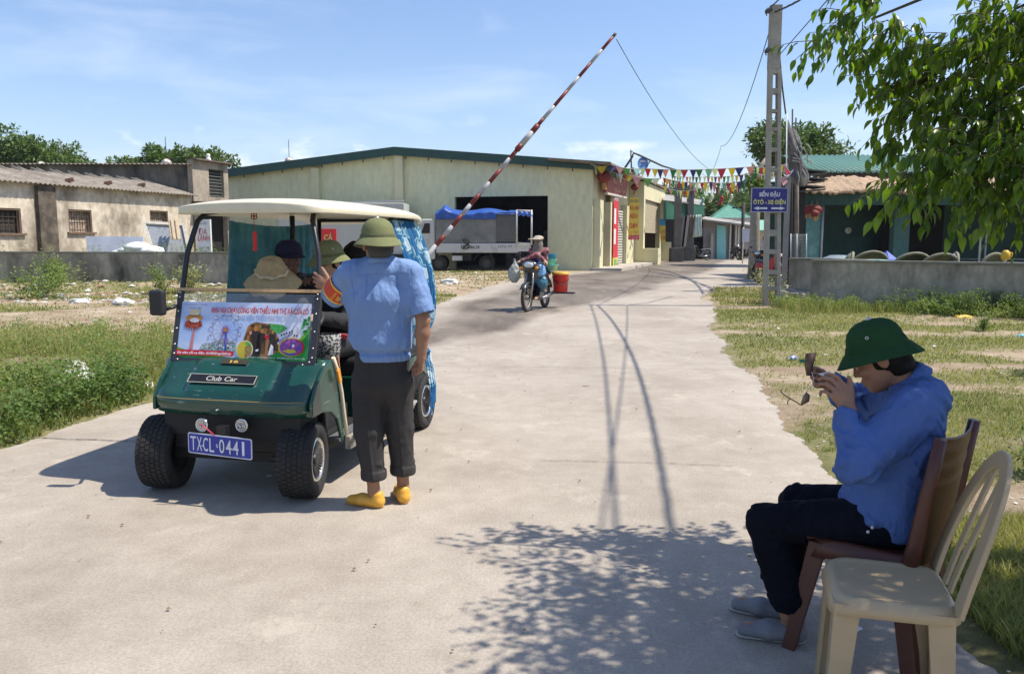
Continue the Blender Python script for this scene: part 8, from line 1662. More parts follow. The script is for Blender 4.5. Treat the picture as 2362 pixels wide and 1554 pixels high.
q = D(2320, 586, 18.5); t = thing('yellow_jug', 'small yellow jug standing on the slab behind the right wall', 'jug', tuple(q)); m = MB(); m.lathe([(.06, -.13), (.09, -.12), (.095, .02), (.06, .07), (.035, .09), (.001, .09)], (0, 0, 0), seg=14); m.tube([(.08, 0, .04), (.15, 0, .02), (.14, 0, -.06), (.09, 0, -.08)], .014, 6); m.build('body', [M('jug_yellow', (.60, .36, .02), .5)], t)
q = D(2045, 594, 24); t = thing('blue_tent_cloth', 'small bright blue peaked cloth behind the boats', 'cloth', tuple(q)); m = MB(); m.lathe([(.42, -.2), (.34, -.05), (.16, .08), (.05, .16), (.01, .2)], (0, 0, 0), seg=7, smooth=False); m.build('cloth', [M('bright_blue', (.02, .07, .38), .6)], t)
# ================================================================== trucks
YT = 38.2
def TP(u, v, Y=YT): return D(u, v, Y)
tr = thing('flatbed_truck', 'small white truck with grey slatted sides and a blue tarpaulin', 'truck', (TP(1100, 625).x, YT + .9, 0)); WHT = M('truck_white', (.52, .52, .50), .5, c2=(.36, .35, .31), lo=.55, hi=.75, scale=2, var=.08)
def slab(m, u0, v0, u1, v1, Y0, Y1): a, b = TP(u0, v1, Y0), TP(u1, v0, Y0); m.box(((a.x + b.x) / 2, (Y0 + Y1) / 2, (a.z + b.z) / 2), (b.x - a.x, Y1 - Y0, b.z - a.z)); return m
slab(MB(), 1006, 561, 1196, 583, YT, YT + 2.0).build('cargo_bed', [WHT], tr, world=True, bevel=.03)
m = MB(); a, b = TP(1004, 505), TP(1144, 560)
for k in range(17): z = b.z + (a.z - b.z) * (k + .5) / 17; m.box(((a.x + b.x) / 2, YT + .05 + .01 * (k % 2), z), (b.x - a.x, .06, (a.z - b.z) / 17 * .86))
m.box(((a.x + b.x) / 2, YT + .12, (a.z + b.z) / 2), (b.x - a.x, .06, a.z - b.z)); m.build('side_slats', [M('grey_slats', (.22, .22, .205), .6, var=.25, scale=3, metal=.2)], tr, world=True)
slab(MB(), 1144, 490, 1191, 558, YT + .02, YT + .1).build('side_panel', [M('dark_grey_panel', (.10, .10, .095), .7, var=.2)], tr, world=True)
slab(MB(), 1006, 500, 1190, 560, YT + .2, YT + 1.9).build('load', [M('deep_dark')], tr, world=True)
for u in (1192, 1226):
 m = MB(); m.tube([TP(u, 484), TP(u, 565)], .045, 6); m.tube([TP(u, 484, YT + 1.9), TP(u, 565, YT + 1.9)], .045, 6); m.build('frame_post', [WHT], tr, world=True)
m = MB()
for v in (485, 560): m.tube([TP(1192, v), TP(1226, v + 2), TP(1226, v + 2, YT + 1.9)], .04, 6)
m.build('frame_rail', [WHT], tr, world=True); slab(MB(), 1195, 563, 1224, 580, YT + .1, YT + 1.8).build('tailgate', [WHT], tr, world=True, bevel=.02)
TB = M('truck_tarp', (.015, .075, .33), .5, var=.15, scale=2, bump=.5, bscale=4); m = MB()
def tpf(u, v):
 uu = 1004 + 190 * u; top = 489 - 10 * math.exp(-((u - .11) / .05) ** 2) * (1) - 2.5 * math.sin(u * 12) * (u < .9) - 3 * math.exp(-((u - .55) / .3) ** 2)
 if v < .5: q = TP(uu, 506 if u < .74 else 493, YT - .04); p = TP(uu, top + 6, YT - .06); return q.lerp(p, v / .5) + Vector((0, .03 * math.sin(u * 40), 0))
 p = TP(uu, top + 6, YT - .06); z2 = p.z + .22 * math.sin((v - .5) / .5 * math.pi); return Vector((p.x, YT - .06 + 2.1 * (v - .5) / .5, z2))
m.grid(tpf, 80, 16); m.build('tarpaulin', [TB], tr, world=True, solid=.02); m = MB(); m.grid(lambda u, v: TP(1193 + 36 * u, 487 + 3 * u + 2 * math.sin(u * 20) + 8 * (v < .3), YT - .06 + max(0, (v - .3)) * 2.9) , 20, 8); m.build('tarpaulin', [TB], tr, world=True, solid=.03)
m = MB(); TX = M('truck_letter', (.03, .03, .03), .6, bump=0); U = Vector((1, 0, 0)); W_ = Vector((0, 0, 1)); m.text('37C', TP(1069.5, 570, YT - .005), U, W_, .16, .30, bold=.02, lift=.0); m.text('066.34', TP(1094, 570, YT - .005), U, W_, .16, .50, bold=.02); m.text('HTX VT', TP(1166, 569, YT - .005), U, W_, .11, .66); m.build('lettering', [TX], tr, world=True)
m = MB(); m.tube([TP(1075 + 7 * math.sin(t_) , 563 + 11 * math.cos(t_ * .5 + .3), YT - .06) for t_ in [k * .45 for k in range(28)]], .035, 5); m.build('rubber_loop', [M('cable_black')], tr, world=True)
slab(MB(), 1043, 590, 1066, 601, YT + .1, YT + .3).build('front_plate', [WHT], tr, world=True)
m = MB(); m.box((TP(1100, 0).x, YT + 1, .95), (4.6, .8, .18)); m.box((TP(1060, 0).x, YT + .9, .7), (.9, 1.2, .4)); m.tube([TP(1105, 585), TP(1091, 600)], .03, 5); m.tube([TP(1130, 585), TP(1142, 602)], .03, 5); m.build('chassis', [M('underbody_black')], tr, world=True)
def wheel_y(t, x, Y, r, wd, rimmat, name='wheel'):
 m = MB(); m.lathe([(r * .55, -wd / 2), (r * .93, -wd / 2), (r, -wd / 3), (r, wd / 3), (r * .93, wd / 2), (r * .55, wd / 2)], (x, Y, r), (0, 1, 0), 26); w_ = m.build(name, [RUB], t, world=True); m = MB(); m.lathe([(r * .56, 0), (r * .5, .05), (r * .3, .02), (r * .18, -.02), (.001, -.02)], (x, Y - wd * .42, r), (0, 1, 0), 20); _child(m, 'rim', [rimmat], w_, t)
for u, nm_ in ((1122, 0), (1012, 0)): wheel_y(tr, TP(u, 600).x, YT + .25, .37, .22, M('rusty_rim', (.07, .06, .055), .7)); wheel_y(tr, TP(u, 600).x, YT + 1.75, .37, .22, M('rusty_rim'))
m = MB(); q = [TP(972, 505), TP(1003, 505), TP(1003, 598), TP(958, 598), TP(958, 560)]; m.prism([(p.x, p.z) for p in q], (0, YT + .1, 0), (1, 0, 0), (0, 0, 1), 1.8, n=Vector((0, 1, 0))); m.build('cab', [WHT], tr, world=True, bevel=.05)
m = MB(); m.prism([(p.x, p.z) for p in (TP(979, 515), TP(991, 515), TP(991, 538), TP(971, 538))], (0, YT + .07, 0), (1, 0, 0), (0, 0, 1), .03, n=Vector((0, 1, 0))); m.build('side_window', [M('window_dark')], tr, world=True)
bt_ = thing('box_truck', 'grey box truck parked behind the golf cart with a red panel on its side', 'truck', (TP(830, 620).x, YT + 1.2, 0)); GB = M('box_grey', (.42, .43, .41), .55, var=.06, scale=1)
slab(MB(), 727, 468, 932, 596, YT + .6, YT + 2.7).build('cargo_box', [GB], bt_, world=True, bevel=.04); slab(MB(), 640, 500, 722, 596, YT + .7, YT + 2.6).build('cab', [GB], bt_, world=True, bevel=.12)
m = MB(); m.beam(TP(798, 467, YT + .7), TP(932, 463, YT + .7), .1, .08); m.build('lit_roof_edge', [WHT], bt_, world=True); slab(MB(), 738, 528, 775, 556, YT + .55, YT + .62).build('red_panel', [M('panel_red', (.62, .02, .02), .5, bump=0)], bt_, world=True)  # white beam stands in for sunlight along the top of the cargo box
m = MB(); m.text('CÁ', TP(757, 546, YT + .53), U, W_, .34, .42, bold=.03); m.build('lettering', [M('sign_letter_yellow')], bt_, world=True); slab(MB(), 830, 586, 932, 600, YT + .5, YT + 2.6).build('under_frame', [M('underbody_black')], bt_, world=True)
for u in (672, 760, 905): wheel_y(bt_, TP(u, 600).x, YT + .8, .42, .25, M('rusty_rim'))
# ================================================================== motorbikes
def wheel_m(t, y, r=.30, w_=.085, nm='wheel', parent_mat=None):
 m = MB(); m.tube([(0, y + math.cos(a) * (r - w_ * .45), r + math.sin(a) * (r - w_ * .45)) for a in [2 * math.pi * k / 28 for k in range(28)]], w_ * .5, 8, closed=True); wo_ = m.build(nm, [M('dusty_tyre', (.05, .045, .04), .9, var=.3)], t)
 m = MB(); m.tube([(0, y + math.cos(a) * r * .72, r + math.sin(a) * r * .72) for a in [2 * math.pi * k / 24 for k in range(24)]], .013, 5, closed=True)
 for k in range(10): a = 2 * math.pi * k / 10; m.tube([(.02 * (-1) ** k, y, r), (0, y + math.cos(a) * r * .72, r + math.sin(a) * r * .72)], .004, 3)
 m.lathe([(.045, -.05), (.06, 0), (.045, .05)], (0, y, r), (1, 0, 0), 10); m.build('rim', [M('dusty_rim', (.34, .31, .26), .5, metal=.5)], wo_)
def motorbike(label, loc, rz, c, group=None, name='motorbike'):
 t = thing(name, label, 'motorbike', loc, rz, group); PT = M('bike_paint_%d' % int(c[0] * 100 + c[1] * 10), c, .3, coat=.5, bump=0); MT = M('bike_metal', (.30, .30, .30), .35, metal=.8); wheel_m(t, -.6); wheel_m(t, .6)
 m = MB(); [m.tube([(s * .085, -.6, .30), (s * .085, -.46, .66), (s * .05, -.37, .92)], .024, 7) for s in (-1, 1)]; m.build('fork', [MT], t)
 m = MB(); m.lathe([(.07, -.35), (.075, 0), (.07, .35)], (0, -.60, .30), (1, 0, 0), 4) if False else m.grid(lambda u, v: Vector(((v - .5) * .13, -.6 - .345 * math.cos(R(35 + 120 * u)), .30 + .345 * math.sin(R(35 + 120 * u)) - .03 * (2 * v - 1) ** 2)), 12, 4); m.build('front_fender', [PT], t, solid=.006)
 m = MB(); m.grid(lambda u, v: Vector((-.21 + .42 * u, -.40 + .26 * v + .05 * (2 * u - 1) ** 2 * 2 - .06 * (1 - (2 * u - 1) ** 2), .92 - .52 * v)), 12, 8); m.build('leg_shield', [PT], t, solid=.015)
 m = MB(); m.ball((0, -.42, .99), .12, 14, sx=1.5, sy=.9, sz=.75); m.build('front_cowl', [PT], t); m = MB(); m.ball((0, -.50, .99), .085, 12, sx=1.35, sy=.5, sz=.75); m.build('headlight', [M('headlamp_glass', (.62, .64, .66), .15, metal=.4, bump=0)], t)
 m = MB(); m.tube([(-.34, -.28, 1.03), (-.2, -.36, 1.02), (0, -.38, 1.0), (.2, -.36, 1.02), (.34, -.28, 1.03)], .016, 7); m.tube([(-.2, -.36, 1.02), (-.26, -.36, 1.2)], .006, 4); m.tube([(.2, -.36, 1.02), (.26, -.36, 1.2)], .006, 4); m.build('handlebar', [BLKP], t)
 for s in (-1, 1): m = MB(); m.ball((s * .28, -.36, 1.22), .05, 10, sx=1.2, sy=.25, sz=.8); m.build('mirror', [BLKP], t); m = MB(); m.ball((s * .17, -.47, .93), .035, 8, sx=1.3, sy=.6); m.build('indicator', [M('amber')], t)
 m = MB(); m.grid(lambda u, v: Vector(((u - .5) * .24 * (1 - .2 * v), .0 + .72 * v, .76 + .05 * v - .05 * (2 * u - 1) ** 2)), 8, 10); m.build('saddle', [SEAT], t, solid=.07)
 m = MB(); m.grid(lambda u, v: Vector((.13 * math.cos(math.pi * u), .0 + .75 * v, .70 - .25 * math.sin(math.pi * u) * 0 - .26 * (1 - abs(2 * u - 1)) * 0 + .0)) - Vector((0, 0, .28 * abs(2 * u - 1) ** .5 * (1 - .4 * v))), 8, 8) if False else m.box((0, .38, .60), (.22, .66, .24), (.12, 0, 0), .8); m.build('side_cover', [PT], t, bevel=.04)
 m = MB(); m.box((0, .06, .33), (.22, .34, .22)); m.lathe([(.07, -.15), (.07, .15)], (0, -.12, .36), (0, 1, .1), 10); m.tube([(0, -.1, .6), (0, -.25, .78), (0, -.37, .95)], .03, 6); m.build('engine', [M('engine_metal', (.12, .12, .12), .5, metal=.6)], t, bevel=.02); m = MB(); m.tube([(.13, 0, .26), (.15, .35, .28), (.16, .8, .36)], [.02, .045, .04], 8); m.build('exhaust', [MT], t)
 m = MB(); m.grid(lambda u, v: Vector(((v - .5) * .14, .6 + .345 * math.cos(R(150 - 130 * u)), .32 + .345 * math.sin(R(150 - 130 * u)))), 10, 3); m.build('rear_fender', [BLKP], t, solid=.006)
 m = MB(); m.tube([(-.2, .12, .28), (.2, .12, .28)], .012, 5); m.tube([(-.10, .55, .78), (-.10, .9, .80), (.10, .9, .80), (.10, .55, .78)], .012, 5); m.build('rack', [MT], t); return t
RZ_ = R(-21); bk0 = Vector((.53, 17.55, 0)); bike = motorbike('dusty dark motorbike ridden towards the camera with bags and a bucket', tuple(bk0), RZ_, (.03, .035, .035)); rb_ = Matrix.Rotation(RZ_, 3, 'Z')
def BWl(x, y, z): return A(bk0 + rb_ @ Vector((x, y, z)))
bf = A(rb_ @ Vector((0, -1, 0))); rh_ = BWl(.02, .08, 1.47); RCH = M('red_check', (.20, .02, .03), .8, c2=(.24, .14, .14), lo=.47, hi=.53, scale=22, bump=.2)
rdr, rj_ = rider_seated('motorbike rider in red checked shirt with a grey cloth over the face', rh_, nrm(bf + v3(-.25, 0, -.1)), hip=BWl(0, .22, .88), shirt=RCH, pants=M('navy_black_trousers'), hands=(BWl(-.28, -.24, 1.07), BWl(.28, -.24, 1.07)), legs=((bf[0], bf[1], 0), .30), skin=SKIN2, hair=False, h=.014, hh=.011)
SCARF = M('grey_scarf', (.17, .15, .13), .9, var=.2, scale=8, bump=.4); surf_obj('face_cloth', lambda P: smin(ell(P, rh_ + v3(0, 0, -.02), (.092, .105, .13)), ecap(P, rh_ + v3(0, 0, -.08) + bf * .03, rh_ + v3(.02, 0, -.30) + bf * .08, (.11, .07), (.13, .04), v3(1, 0, 0)), .04) + folds(P, .008, 22, 4), rh_ - .42, rh_ + .3, .012, [SCARF], rdr)
surf_obj('sun_cap', lambda P: smin(ell(P, rh_ + v3(0, 0, .085), (.115, .125, .06)), ell(P, rh_ + v3(0, 0, .065) + bf * .12 + v3(-.05, 0, 0), (.15, .10, .016)), .03), rh_ - .3, rh_ + .35, .011, [M('cap_beige', (.38, .33, .26), .85, var=.1)], rdr)
surf_obj('apron', lambda P: ecap(P, BWl(0, .05, .92), BWl(0, .10, 1.15), (.15, .03), (.13, .03), v3(1, 0, 0)), BWl(0, 0, .8) - .25, BWl(0, 0, 1.3) + .25, .014, [M('apron_blue', (.015, .02, .16), .8)], rdr)
def lump(name, label, cat, c, r, mat, seed, amp=.016, f=30): t = thing(name, label, cat, (c[0], c[1], c[2])); surf_obj('bag' if 'bag' in name else 'body', lambda P: smin(ell(P, c, r), cap(P, c + v3(0, 0, r[2] * .6), c + v3(.01, .03, r[2] * 1.5), r[0] * .55, .02), .04) + folds(P, amp, f, seed, (1, 1, 1)), np.array(c) - np.array(r) - .06, np.array(c) + np.array(r) * np.array([1, 1, 1.6]) + .06, .013, [mat], t); return t
lump('plastic_bag', 'white plastic carrier bag hanging from the motorbike handlebar', 'bag', BWl(-.36, -.40, .80), (.14, .10, .20), M('white_plastic_bag', (.42, .42, .44), .35, var=.2, bump=.8, bscale=20, trans=.3), 61)
lump('plastic_bag', 'light blue plastic bag held against the motorbike leg shield', 'bag', BWl(.16, -.22, .86), (.13, .11, .15), M('blue_plastic_bag', (.16, .34, .58), .35, var=.2, bump=.6, bscale=20), 62)
lump('plastic_bag', 'dark teal plastic bag below the light blue one on the motorbike', 'bag', BWl(.17, -.18, .60), (.15, .12, .17), M('teal_plastic_bag', (.03, .12, .17), .35, var=.25, bump=.6, bscale=20), 63)
q = BWl(.33, .72, .36); t = thing('bucket', 'red bucket with a yellow lid slung beside the rear motorbike wheel', 'bucket', tuple(q)); m = MB(); m.lathe([(.001, 0), (.155, 0), (.185, .38), (.19, .40)], (0, 0, 0), seg=24); m.build('body', [M('bucket_red', (.55, .02, .015), .35, var=.08)], t); m = MB(); m.lathe([(.197, .39), (.197, .43), (.17, .445), (.001, .44)], (0, 0, 0), seg=24); m.build('lid', [M('lid_yellow', (.62, .34, .04), .4)], t); m = MB(); m.tube([(-.19, 0, .34), (-.12, -.15, .22), (0, -.2, .17), (.12, -.15, .19), (.19, 0, .3)], .010, 5); m.build('handle', [BLKP], t)
m = MB(); rkf = thing('carrying_frame', 'low black carrying frame under the red bucket', 'frame', tuple(q - v3(0, 0, .03))); m.beam((-.32, 0, 0), (.28, -.03, -.005), .03, .03); m.beam((-.3, .14, 0), (.34, .15, -.005), .03, .03); m.build('bars', [BLKP], rkf)
for k, (c, r_, nm_) in enumerate((((.20, .50, .42), .16, 'lowest pale green'), ((.25, .60, .42), .12, 'middle green'), ((.03, .30, .50), .11, 'topmost blue'))):
 q = BWl(.13, .66, .84 + .12 * k); t = thing('basin', nm_ + ' plastic basin in the stack behind the motorbike rider', 'basin', tuple(q), 0, 'basins stacked on the motorbike'); m = MB(); m.lathe([(.001, 0), (r_ * .75, 0), (r_, .11), (r_ * 1.12, .125), (r_ * 1.1, .13)], (0, 0, 0), seg=20); m.build('bowl', [M('basin_%d' % k, c, .4)], t)
for i, (u, v, Y, rz, c, lab) in enumerate(((1775, 640, 27.5, 20, (.35, .01, .02), 'red motorbike parked behind the lattice pole'), (1752, 632, 31, -30, (.02, .02, .025), 'black motorbike parked between the pruned tree and the pole'), (1802, 630, 28.5, 10, (.015, .018, .02), 'black motorbike parked right of the red one'), (1695, 596, 59, 5, (.04, .04, .04), 'distant silver and black motorbike by the low grey house'), (1614, 602, 58, -70, (.03, .03, .03), 'dark motorbike parked under the green stall'), (1722, 596, 58, 40, (.05, .02, .02), 'distant motorbike under the notice board'))):
 p = D(u, v, Y); motorbike(lab, (p.x, Y, 0), R(rz), c, 'parked motorbikes down the street')
for i, (u, Y, c, lab) in enumerate(((1762, 44, (.40, .40, .42), 'distant person in grey standing between trunk and lattice pole'), (1805, 40, (.25, .02, .03), 'distant person in red seen right of the lattice pole'), (1812, 43, (.35, .35, .36), 'distant person in white right behind the one in red'))):
 p = D(u, 560, Y); H_ = v3(p.x, Y, 1.58); rider_seated.__doc__; t = thing('person', lab, 'person', (p.x, Y, 0), 0); b0 = v3(p.x, Y, 0)
 def pf_(P, b0=b0):
  d = smin(ell(P, b0 + v3(0, 0, 1.57), (.085, .10, .12)), cap(P, b0 + v3(0, 0, 1.38), b0 + v3(0, 0, 1.52), .05), .02); d = smin(d, ecap(P, b0 + v3(0, 0, .85), b0 + v3(0, 0, 1.32), (.15, .10), (.19, .10), v3(1, 0, 0)), .04)
  for s in (-1, 1): d = smin(d, chain(P, [b0 + v3(s * .19, 0, 1.32), b0 + v3(s * .25, -.03, 1.05), b0 + v3(s * .22, -.15, .84)], [.05, .04, .03]), .02); d = smin(d, chain(P, [b0 + v3(s * .09, 0, .85), b0 + v3(s * .1, -.02, .45), b0 + v3(s * .1, 0, .06), b0 + v3(s * .1, -.14, .04)], [.085, .06, .045, .035]), .03)
  return d
 mats_ = [M('far_skin', (.20, .11, .07), .6), M('far_shirt%d' % i, c, .8), M('navy_black_trousers'), HAIR]; o = surf_obj('body', pf_, b0 + v3(-.4, -.3, 0), b0 + v3(.4, .25, 1.75), .028, mats_, t, pick=lambda C: np.where(C[:, 2] > 1.62, 3, np.where(C[:, 2] > 1.42, 0, np.where(C[:, 2] > .9, 1, 2))))
# ================================================================== near tree at the right
nt3 = thing('leafy_tree', 'leafy tree with drooping glossy leaves hanging in from the upper right', 'tree', (5.3, 3.7, 0)); rg = np.random.default_rng(5)
blobs = []
for u, v, r_, Y in [(a, b - 42 * (b > 380) - 15 * (b > 280), c, d) for a, b, c, d in ((1900, 95, 38, 4.1), (1950, 60, 50, 4.05), (2010, 45, 62, 4.0), (2070, 90, 62, 4.0), (1985, 130, 26, 4.0), (2120, 130, 70, 3.95), (2090, 200, 50, 3.9), (2160, 215, 80, 3.9), (2230, 150, 85, 3.85), (2290, 60, 70, 3.8), (2345, 20, 60, 3.8), (2350, 120, 90, 3.8), (2250, 260, 90, 3.8), (2110, 290, 55, 3.8), (2085, 330, 26, 3.8), (2330, 240, 100, 3.7), (2200, 335, 60, 3.7), (2300, 345, 90, 3.7), (2160, 410, 42, 3.6), (2210, 435, 70, 3.6), (2120, 470, 48, 3.6), (2060, 482, 34, 3.6), (2300, 440, 85, 3.6), (2180, 500, 42, 3.55), (2260, 500, 50, 3.55), (2350, 460, 80, 3.5), (2340, 520, 36, 3.5), (2420, 300, 140, 3.7), (2420, 80, 140, 3.9), (2440, 460, 90, 3.6), (2190, 80, 30, 4.0))]: p = D(u, v, Y); blobs.append((p.x, p.y, p.z, r_ * Y / 1850, 1))
rr3 = random.Random(12)
for k in range(46):     # the part of the crown above and beside the frame, which shades the chairs
 X_ = rr3.uniform(1.9, 5.2); Y_ = rr3.uniform(2.2, 3.3); Z_ = rr3.uniform(2.7, 4.4) + .15 * X_; 
 pv_ = (550 - (Z_ - 1.55) / Y_ * 1850); 
 if pv_ > -60 or X_ - .59 * Z_ < .6: continue
 blobs.append((X_, Y_, Z_, rr3.uniform(.22, .40), .55))
for X_, Y_, Z_, r_ in ((1.60, 3.92, 2.9, .13), (1.95, 3.65, 3.0, .22), (1.85, 3.25, 2.9, .22), (1.9, 2.95, 3.0, .25), (2.05, 2.6, 2.9, .24), (1.85, 2.45, 2.9, .2), (2.3, 3.35, 3.05, .28), (2.15, 2.35, 2.8, .25), (2.15, 3.3, 3.0, .26), (2.3, 3.0, 3.1, .28), (2.45, 2.7, 3.0, .3), (2.6, 3.1, 3.1, .4), (2.9, 2.9, 3.3, .45), (2.3, 2.6, 3.0, .3), (2.7, 2.45, 3.0, .35), (3.1, 2.6, 3.2, .4), (2.2, 2.75, 3.2, .3), (2.35, 2.3, 3.1, .3), (3.3, 3.1, 3.1, .45), (2.95, 2.2, 3.0, .35)): blobs.append((X_, Y_, Z_, r_, 1.0))
TT, LC, LD, LN = MB(), [], [], []
trunk = MB(); trunk.tube([(5.3, 3.7, -.1), (5.25, 3.7, 1.2), (5.1, 3.65, 2.4), (4.9, 3.6, 3.4), (4.6, 3.6, 4.4)], [.20, .17, .15, .11, .06], 12)
hubs = [Vector((4.9, 3.6, 3.2)), Vector((5.1, 3.65, 2.4)), Vector((4.6, 3.6, 4.2))]
for bi, (bx, by, bz, br, dens) in enumerate(blobs):
 c = Vector((bx, by, bz)); hb = min(hubs, key=lambda h: (h - c).length); mid = c.lerp(hb, .45) + Vector((0, 0, .18))
 if br > .1 and bi % 2 == 0: TT.tube([c, c.lerp(mid, .5) + Vector((0, 0, .05)), mid, hb], [.006, .012, .018, .03], 5)
 for k in range(max(2, int(dens * 36 * (br / .18) ** 1.9))):
  s0 = c + Vector(rg.normal(size=3)) * br * .38; dr = (s0 - c).normalized() * .7 + (c - hb).normalized() * .8 + Vector((rg.normal() * .4, rg.normal() * .4, -.25 + rg.normal() * .3)); dr.normalize(); L_ = rg.uniform(.10, .22); e_2 = s0 + dr * L_ - Vector((0, 0, .03)); TT.tube([s0, s0.lerp(e_2, .5) + Vector((0, 0, .008)), e_2], [.0028, .0022, .0012], 3, cap=False)
  for j in range(6):
   q = (j + .6) / 6; p = s0.lerp(e_2, q); a = rg.uniform(0, 6.28); o = Vector((math.cos(a), math.sin(a), 0)); ld = (dr * .35 + o * rg.uniform(.3, .75) + Vector((0, 0, -rg.uniform(.35, 1.15)))).normalized(); nn = (o * .6 + Vector((0, 0, .9)) + Vector(rg.normal(size=3)) * .25); nn = (nn - ld * nn.dot(ld)).normalized(); LC.append(tuple(p)); LD.append(tuple(ld)); LN.append(tuple(nn))
trunk.build('trunk', [M('bark')], nt3, world=True); TT.build('twigs', [M('twig_brown', (.10, .085, .055), .9, bump=0)], nt3, world=True)
C, Dv, Nv = np.array(LC), np.array(LD), np.array(LN); S_ = np.cross(Dv, Nv); n = len(C); sz = rg.uniform(.034, .080, n)
tt = np.array([0, .10, .28, .50, .72, .88, 1.0]); ww = np.array([.02, .26, .46, .47, .30, .12, .0]) * .48; curl = -np.array([0, .0, .015, .06, .13, .21, .30]); V = np.empty((n, 7, 3, 3)); 
for i in range(7):
 base = C + Dv * (sz * tt[i])[:, None] + Nv * (sz * curl[i])[:, None]
 for j, s in enumerate((-1, 0, 1)): V[:, i, j] = base + S_ * (sz * ww[i] * s)[:, None] + Nv * (sz * ww[i] * abs(s) * .45)[:, None]
o = np.arange(n)[:, None] * 21; F = np.concatenate([o + [i * 3 + j, i * 3 + j + 1, i * 3 + j + 4, i * 3 + j + 3] for i in range(6) for j in (0, 1)]); iv = np.array(INV[nt3.name]); V = V.reshape(-1, 3) @ iv[:3, :3].T + iv[:3, 3]
link('crown', fast_mesh('crown', V, F, [M('glossy_leaf', (.060, .125, .018), .32, var=.3, scale=2, bump=0, tint=(.20, .29, .03), trans=.5, spec=.5)], smooth=True, tint=np.repeat(np.clip(.4 + .3 * rg.normal(size=n), 0, 1), 21)), nt3)
rg = random.Random(3); tree('roadside_tree', 'low spreading tree just outside the right edge of the view', 8.4, 8.9, 0, 3.1, [(rg.uniform(-1.3, 1.3), rg.uniform(-.35, .35), rg.uniform(2.3, 2.9), rg.uniform(.35, .5)) for _ in range(14)], 6000, .09, TL, .09, seed=9)
# ================================================================== litter
def crumple(name, label, cat, c, r, mat, seed, sz=.5, group=None):
 t = thing(name, label, cat, tuple(c), 0, group); bmx = bmesh.new(); bmesh.ops.create_icosphere(bmx, subdivisions=3, radius=1); P = np.array([v.co[:] for v in bmx.verts]); F_ = [[v.index for v in f.verts] for f in bmx.faces]; bmx.free(); P = P * (1 + .38 * vnoise(P, 3.1, seed, 3))[:, None] * np.array([r, r * .8, r * sz]); P[:, 2] = np.maximum(P[:, 2] + r * sz * .45, 0); link('bag' if 'bag' in name else 'scrap', fast_mesh(name, P, F_, [mat], smooth=False), t)
WB = M('litter_white', (.60, .60, .58), .45, var=.15, bump=.6, bscale=20); LB = M('litter_grey', (.42, .40, .37), .8, var=.3, bump=.5)
for a in (('plastic_bag', 'big crumpled white plastic bag in the roadside weeds on the left', 'bag', G(178, 905) + Vector((0, 0, .05)), .17, WB, 1, .9), ('rubble_bag', 'pale torn sack of rubble beside the big white bag', 'bag', G(165, 900) + Vector((-.1, .25, .10)), .15, LB, 2, .8), ('paper_scrap', 'white scrap of paper in the weeds next to the cart', 'scrap', G(343, 893), .07, WB, 3, .5), ('plastic_bag', 'thin white bag between the weeds left of the cart', 'bag', G(270, 905) + Vector((0, .1, .06)), .11, WB, 4, .4), ('plastic_bag', 'small white bag at the foot of the left wall', 'bag', G(30, 660), .35, WB, 5, .5), ('plastic_bag', 'flattened white bag on the rubble before the left wall', 'bag', G(182, 700), .22, WB, 6, .4), ('plastic_bag', 'white bag lying on the bare track left of the mirror', 'bag', G(285, 705), .24, WB, 7, .5), ('plastic_bag', 'small white bag on the grass in front of the blue tarped truck', 'bag', G(1037, 655), .3, WB, 8, .4), ('plastic_cup', 'crushed white and blue cup on the right verge grass', 'litter', G(1830, 828), .06, M('cup_blue_white', (.5, .52, .6), .5, c2=(.15, .2, .5), scale=20, lo=.45, hi=.5), 9, .5), ('yellow_wrapper', 'yellow wrapper lying on the sand of the right verge', 'litter', G(2222, 735), .17, M('wrapper_yellow', (.62, .42, .06), .5), 10, .3), ('white_wrapper', 'white scrap under the brown chair', 'litter', G(1968, 1448), .035, WB, 11, .15), ('white_wrapper', 'small white scrap on the road under the cart', 'litter', G(620, 1097), .018, WB, 12, .2), ('cyan_wrapper', 'cyan wrapper at the right edge of the verge', 'litter', G(2357, 778), .09, M('wrapper_cyan', (.15, .42, .50), .5), 13, .4), ('dried_leaf', 'dry brown leaf on the concrete road', 'leaf', G(1352, 890), .035, M('tan_leaf'), 14, .1)): crumple(*a)
def scatter_bits(name, n, fn, s0, s1, mats):
 V = []; F_ = []; MI = []; rg = np.random.default_rng(abs(hash(name)) % 1000 if False else len(name) * 7)
 for k in range(n):
  x, y = fn(rg); s = rg.uniform(s0, s1) * rg.uniform(.4, 1); z = float(gz(np.array([x]), np.array([y]))[0]); a = rg.uniform(0, 6.28); o = len(V); hgt = s * rg.uniform(.2, .6)
  for i in range(5): q = a + i * 1.2566; rr = s * rg.uniform(.5, 1); V.append((x + rr * math.cos(q), y + rr * math.sin(q), z + .004 + hgt * rg.uniform(0, .5)))
  V.append((x, y, z + hgt)); F_ += [(o + i, o + (i + 1) % 5, o + 5) for i in range(5)]; MI += [int(rg.integers(len(mats)))] * 5
 link(name, fast_mesh(name, np.array(V), np.array(F_), mats, MI, False), kind='stuff')
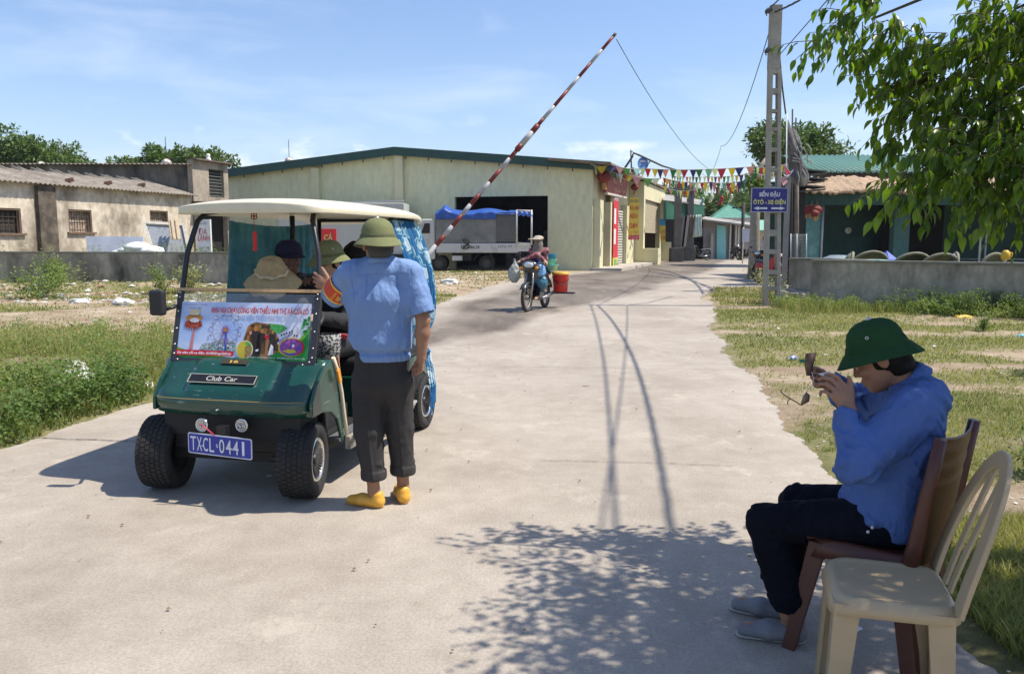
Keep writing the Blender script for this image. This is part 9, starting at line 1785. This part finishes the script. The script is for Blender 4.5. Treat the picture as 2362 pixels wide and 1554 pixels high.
DL = M('dead_leaf', (.20, .13, .07), .9, var=.3); ST_ = M('small_stone', (.40, .36, .30), .9, var=.25); BRK = M('brick_bit', (.35, .17, .10), .95, var=.3)
scatter_bits('litter', 600, lambda g: (g.uniform(-17, -4.5), g.uniform(19, 24.3)), .05, .20, [WB, LB, BRK, ST_, LB, DL]); scatter_bits('litter', 420, lambda g: (g.uniform(-12, -3.7), g.uniform(8.5, 19)), .02, .10, [WB, LB, ST_, DL]); scatter_bits('pebbles', 900, lambda g: (lambda y: (float(edge_x(RR, y)) + abs(g.normal()) * .8 + .05, y))(g.uniform(2.4, 14)), .006, .022, [ST_, DL, LB, WB]); scatter_bits('litter', 200, lambda g: (g.uniform(4, 12), g.uniform(9, 17)), .015, .06, [WB, LB, ST_, DL]); scatter_bits('litter', 160, lambda g: (g.uniform(-4, 3.2), g.uniform(26, 37.5)), .05, .16, [BRK, ST_, DL, WB])
def road_xy(g):
 y = g.uniform(2, 14); return (g.uniform(float(edge_x(RL, y)), float(edge_x(RR, y))), y)
V = []; F_ = []; rg = np.random.default_rng(4)
for k in range(220):
 x, y = road_xy(rg); s = rg.uniform(.004, .014); a = rg.uniform(0, 6.28); o = len(V); V += [(x + s * math.cos(a + i * 2.1), y + s * math.sin(a + i * 2.1), .012) for i in range(3)] + [(x, y, .012 + s * .6)]; F_ += [(o, o + 1, o + 3), (o + 1, o + 2, o + 3), (o + 2, o, o + 3)]
link('grit', fast_mesh('grit', np.array(V), np.array(F_), [DL], smooth=False), kind='stuff')
# ================================================================== air
m = MB(); m.box((150, 480, 35), (1400, 1060, 76)); hz = bpy.data.materials.new('air'); hz.use_nodes = True; ns = hz.node_tree.nodes; ns.remove(ns['Principled BSDF']); pv3 = ns.new('ShaderNodeVolumePrincipled'); pv3.inputs['Color'].default_value = (.78, .86, 1, 1); pv3.inputs['Density'].default_value = .00022; hz.node_tree.links.new(pv3.outputs[0], ns['Material Output'].inputs['Volume'])
HAZE = m.build('haze', [hz], kind='stuff')
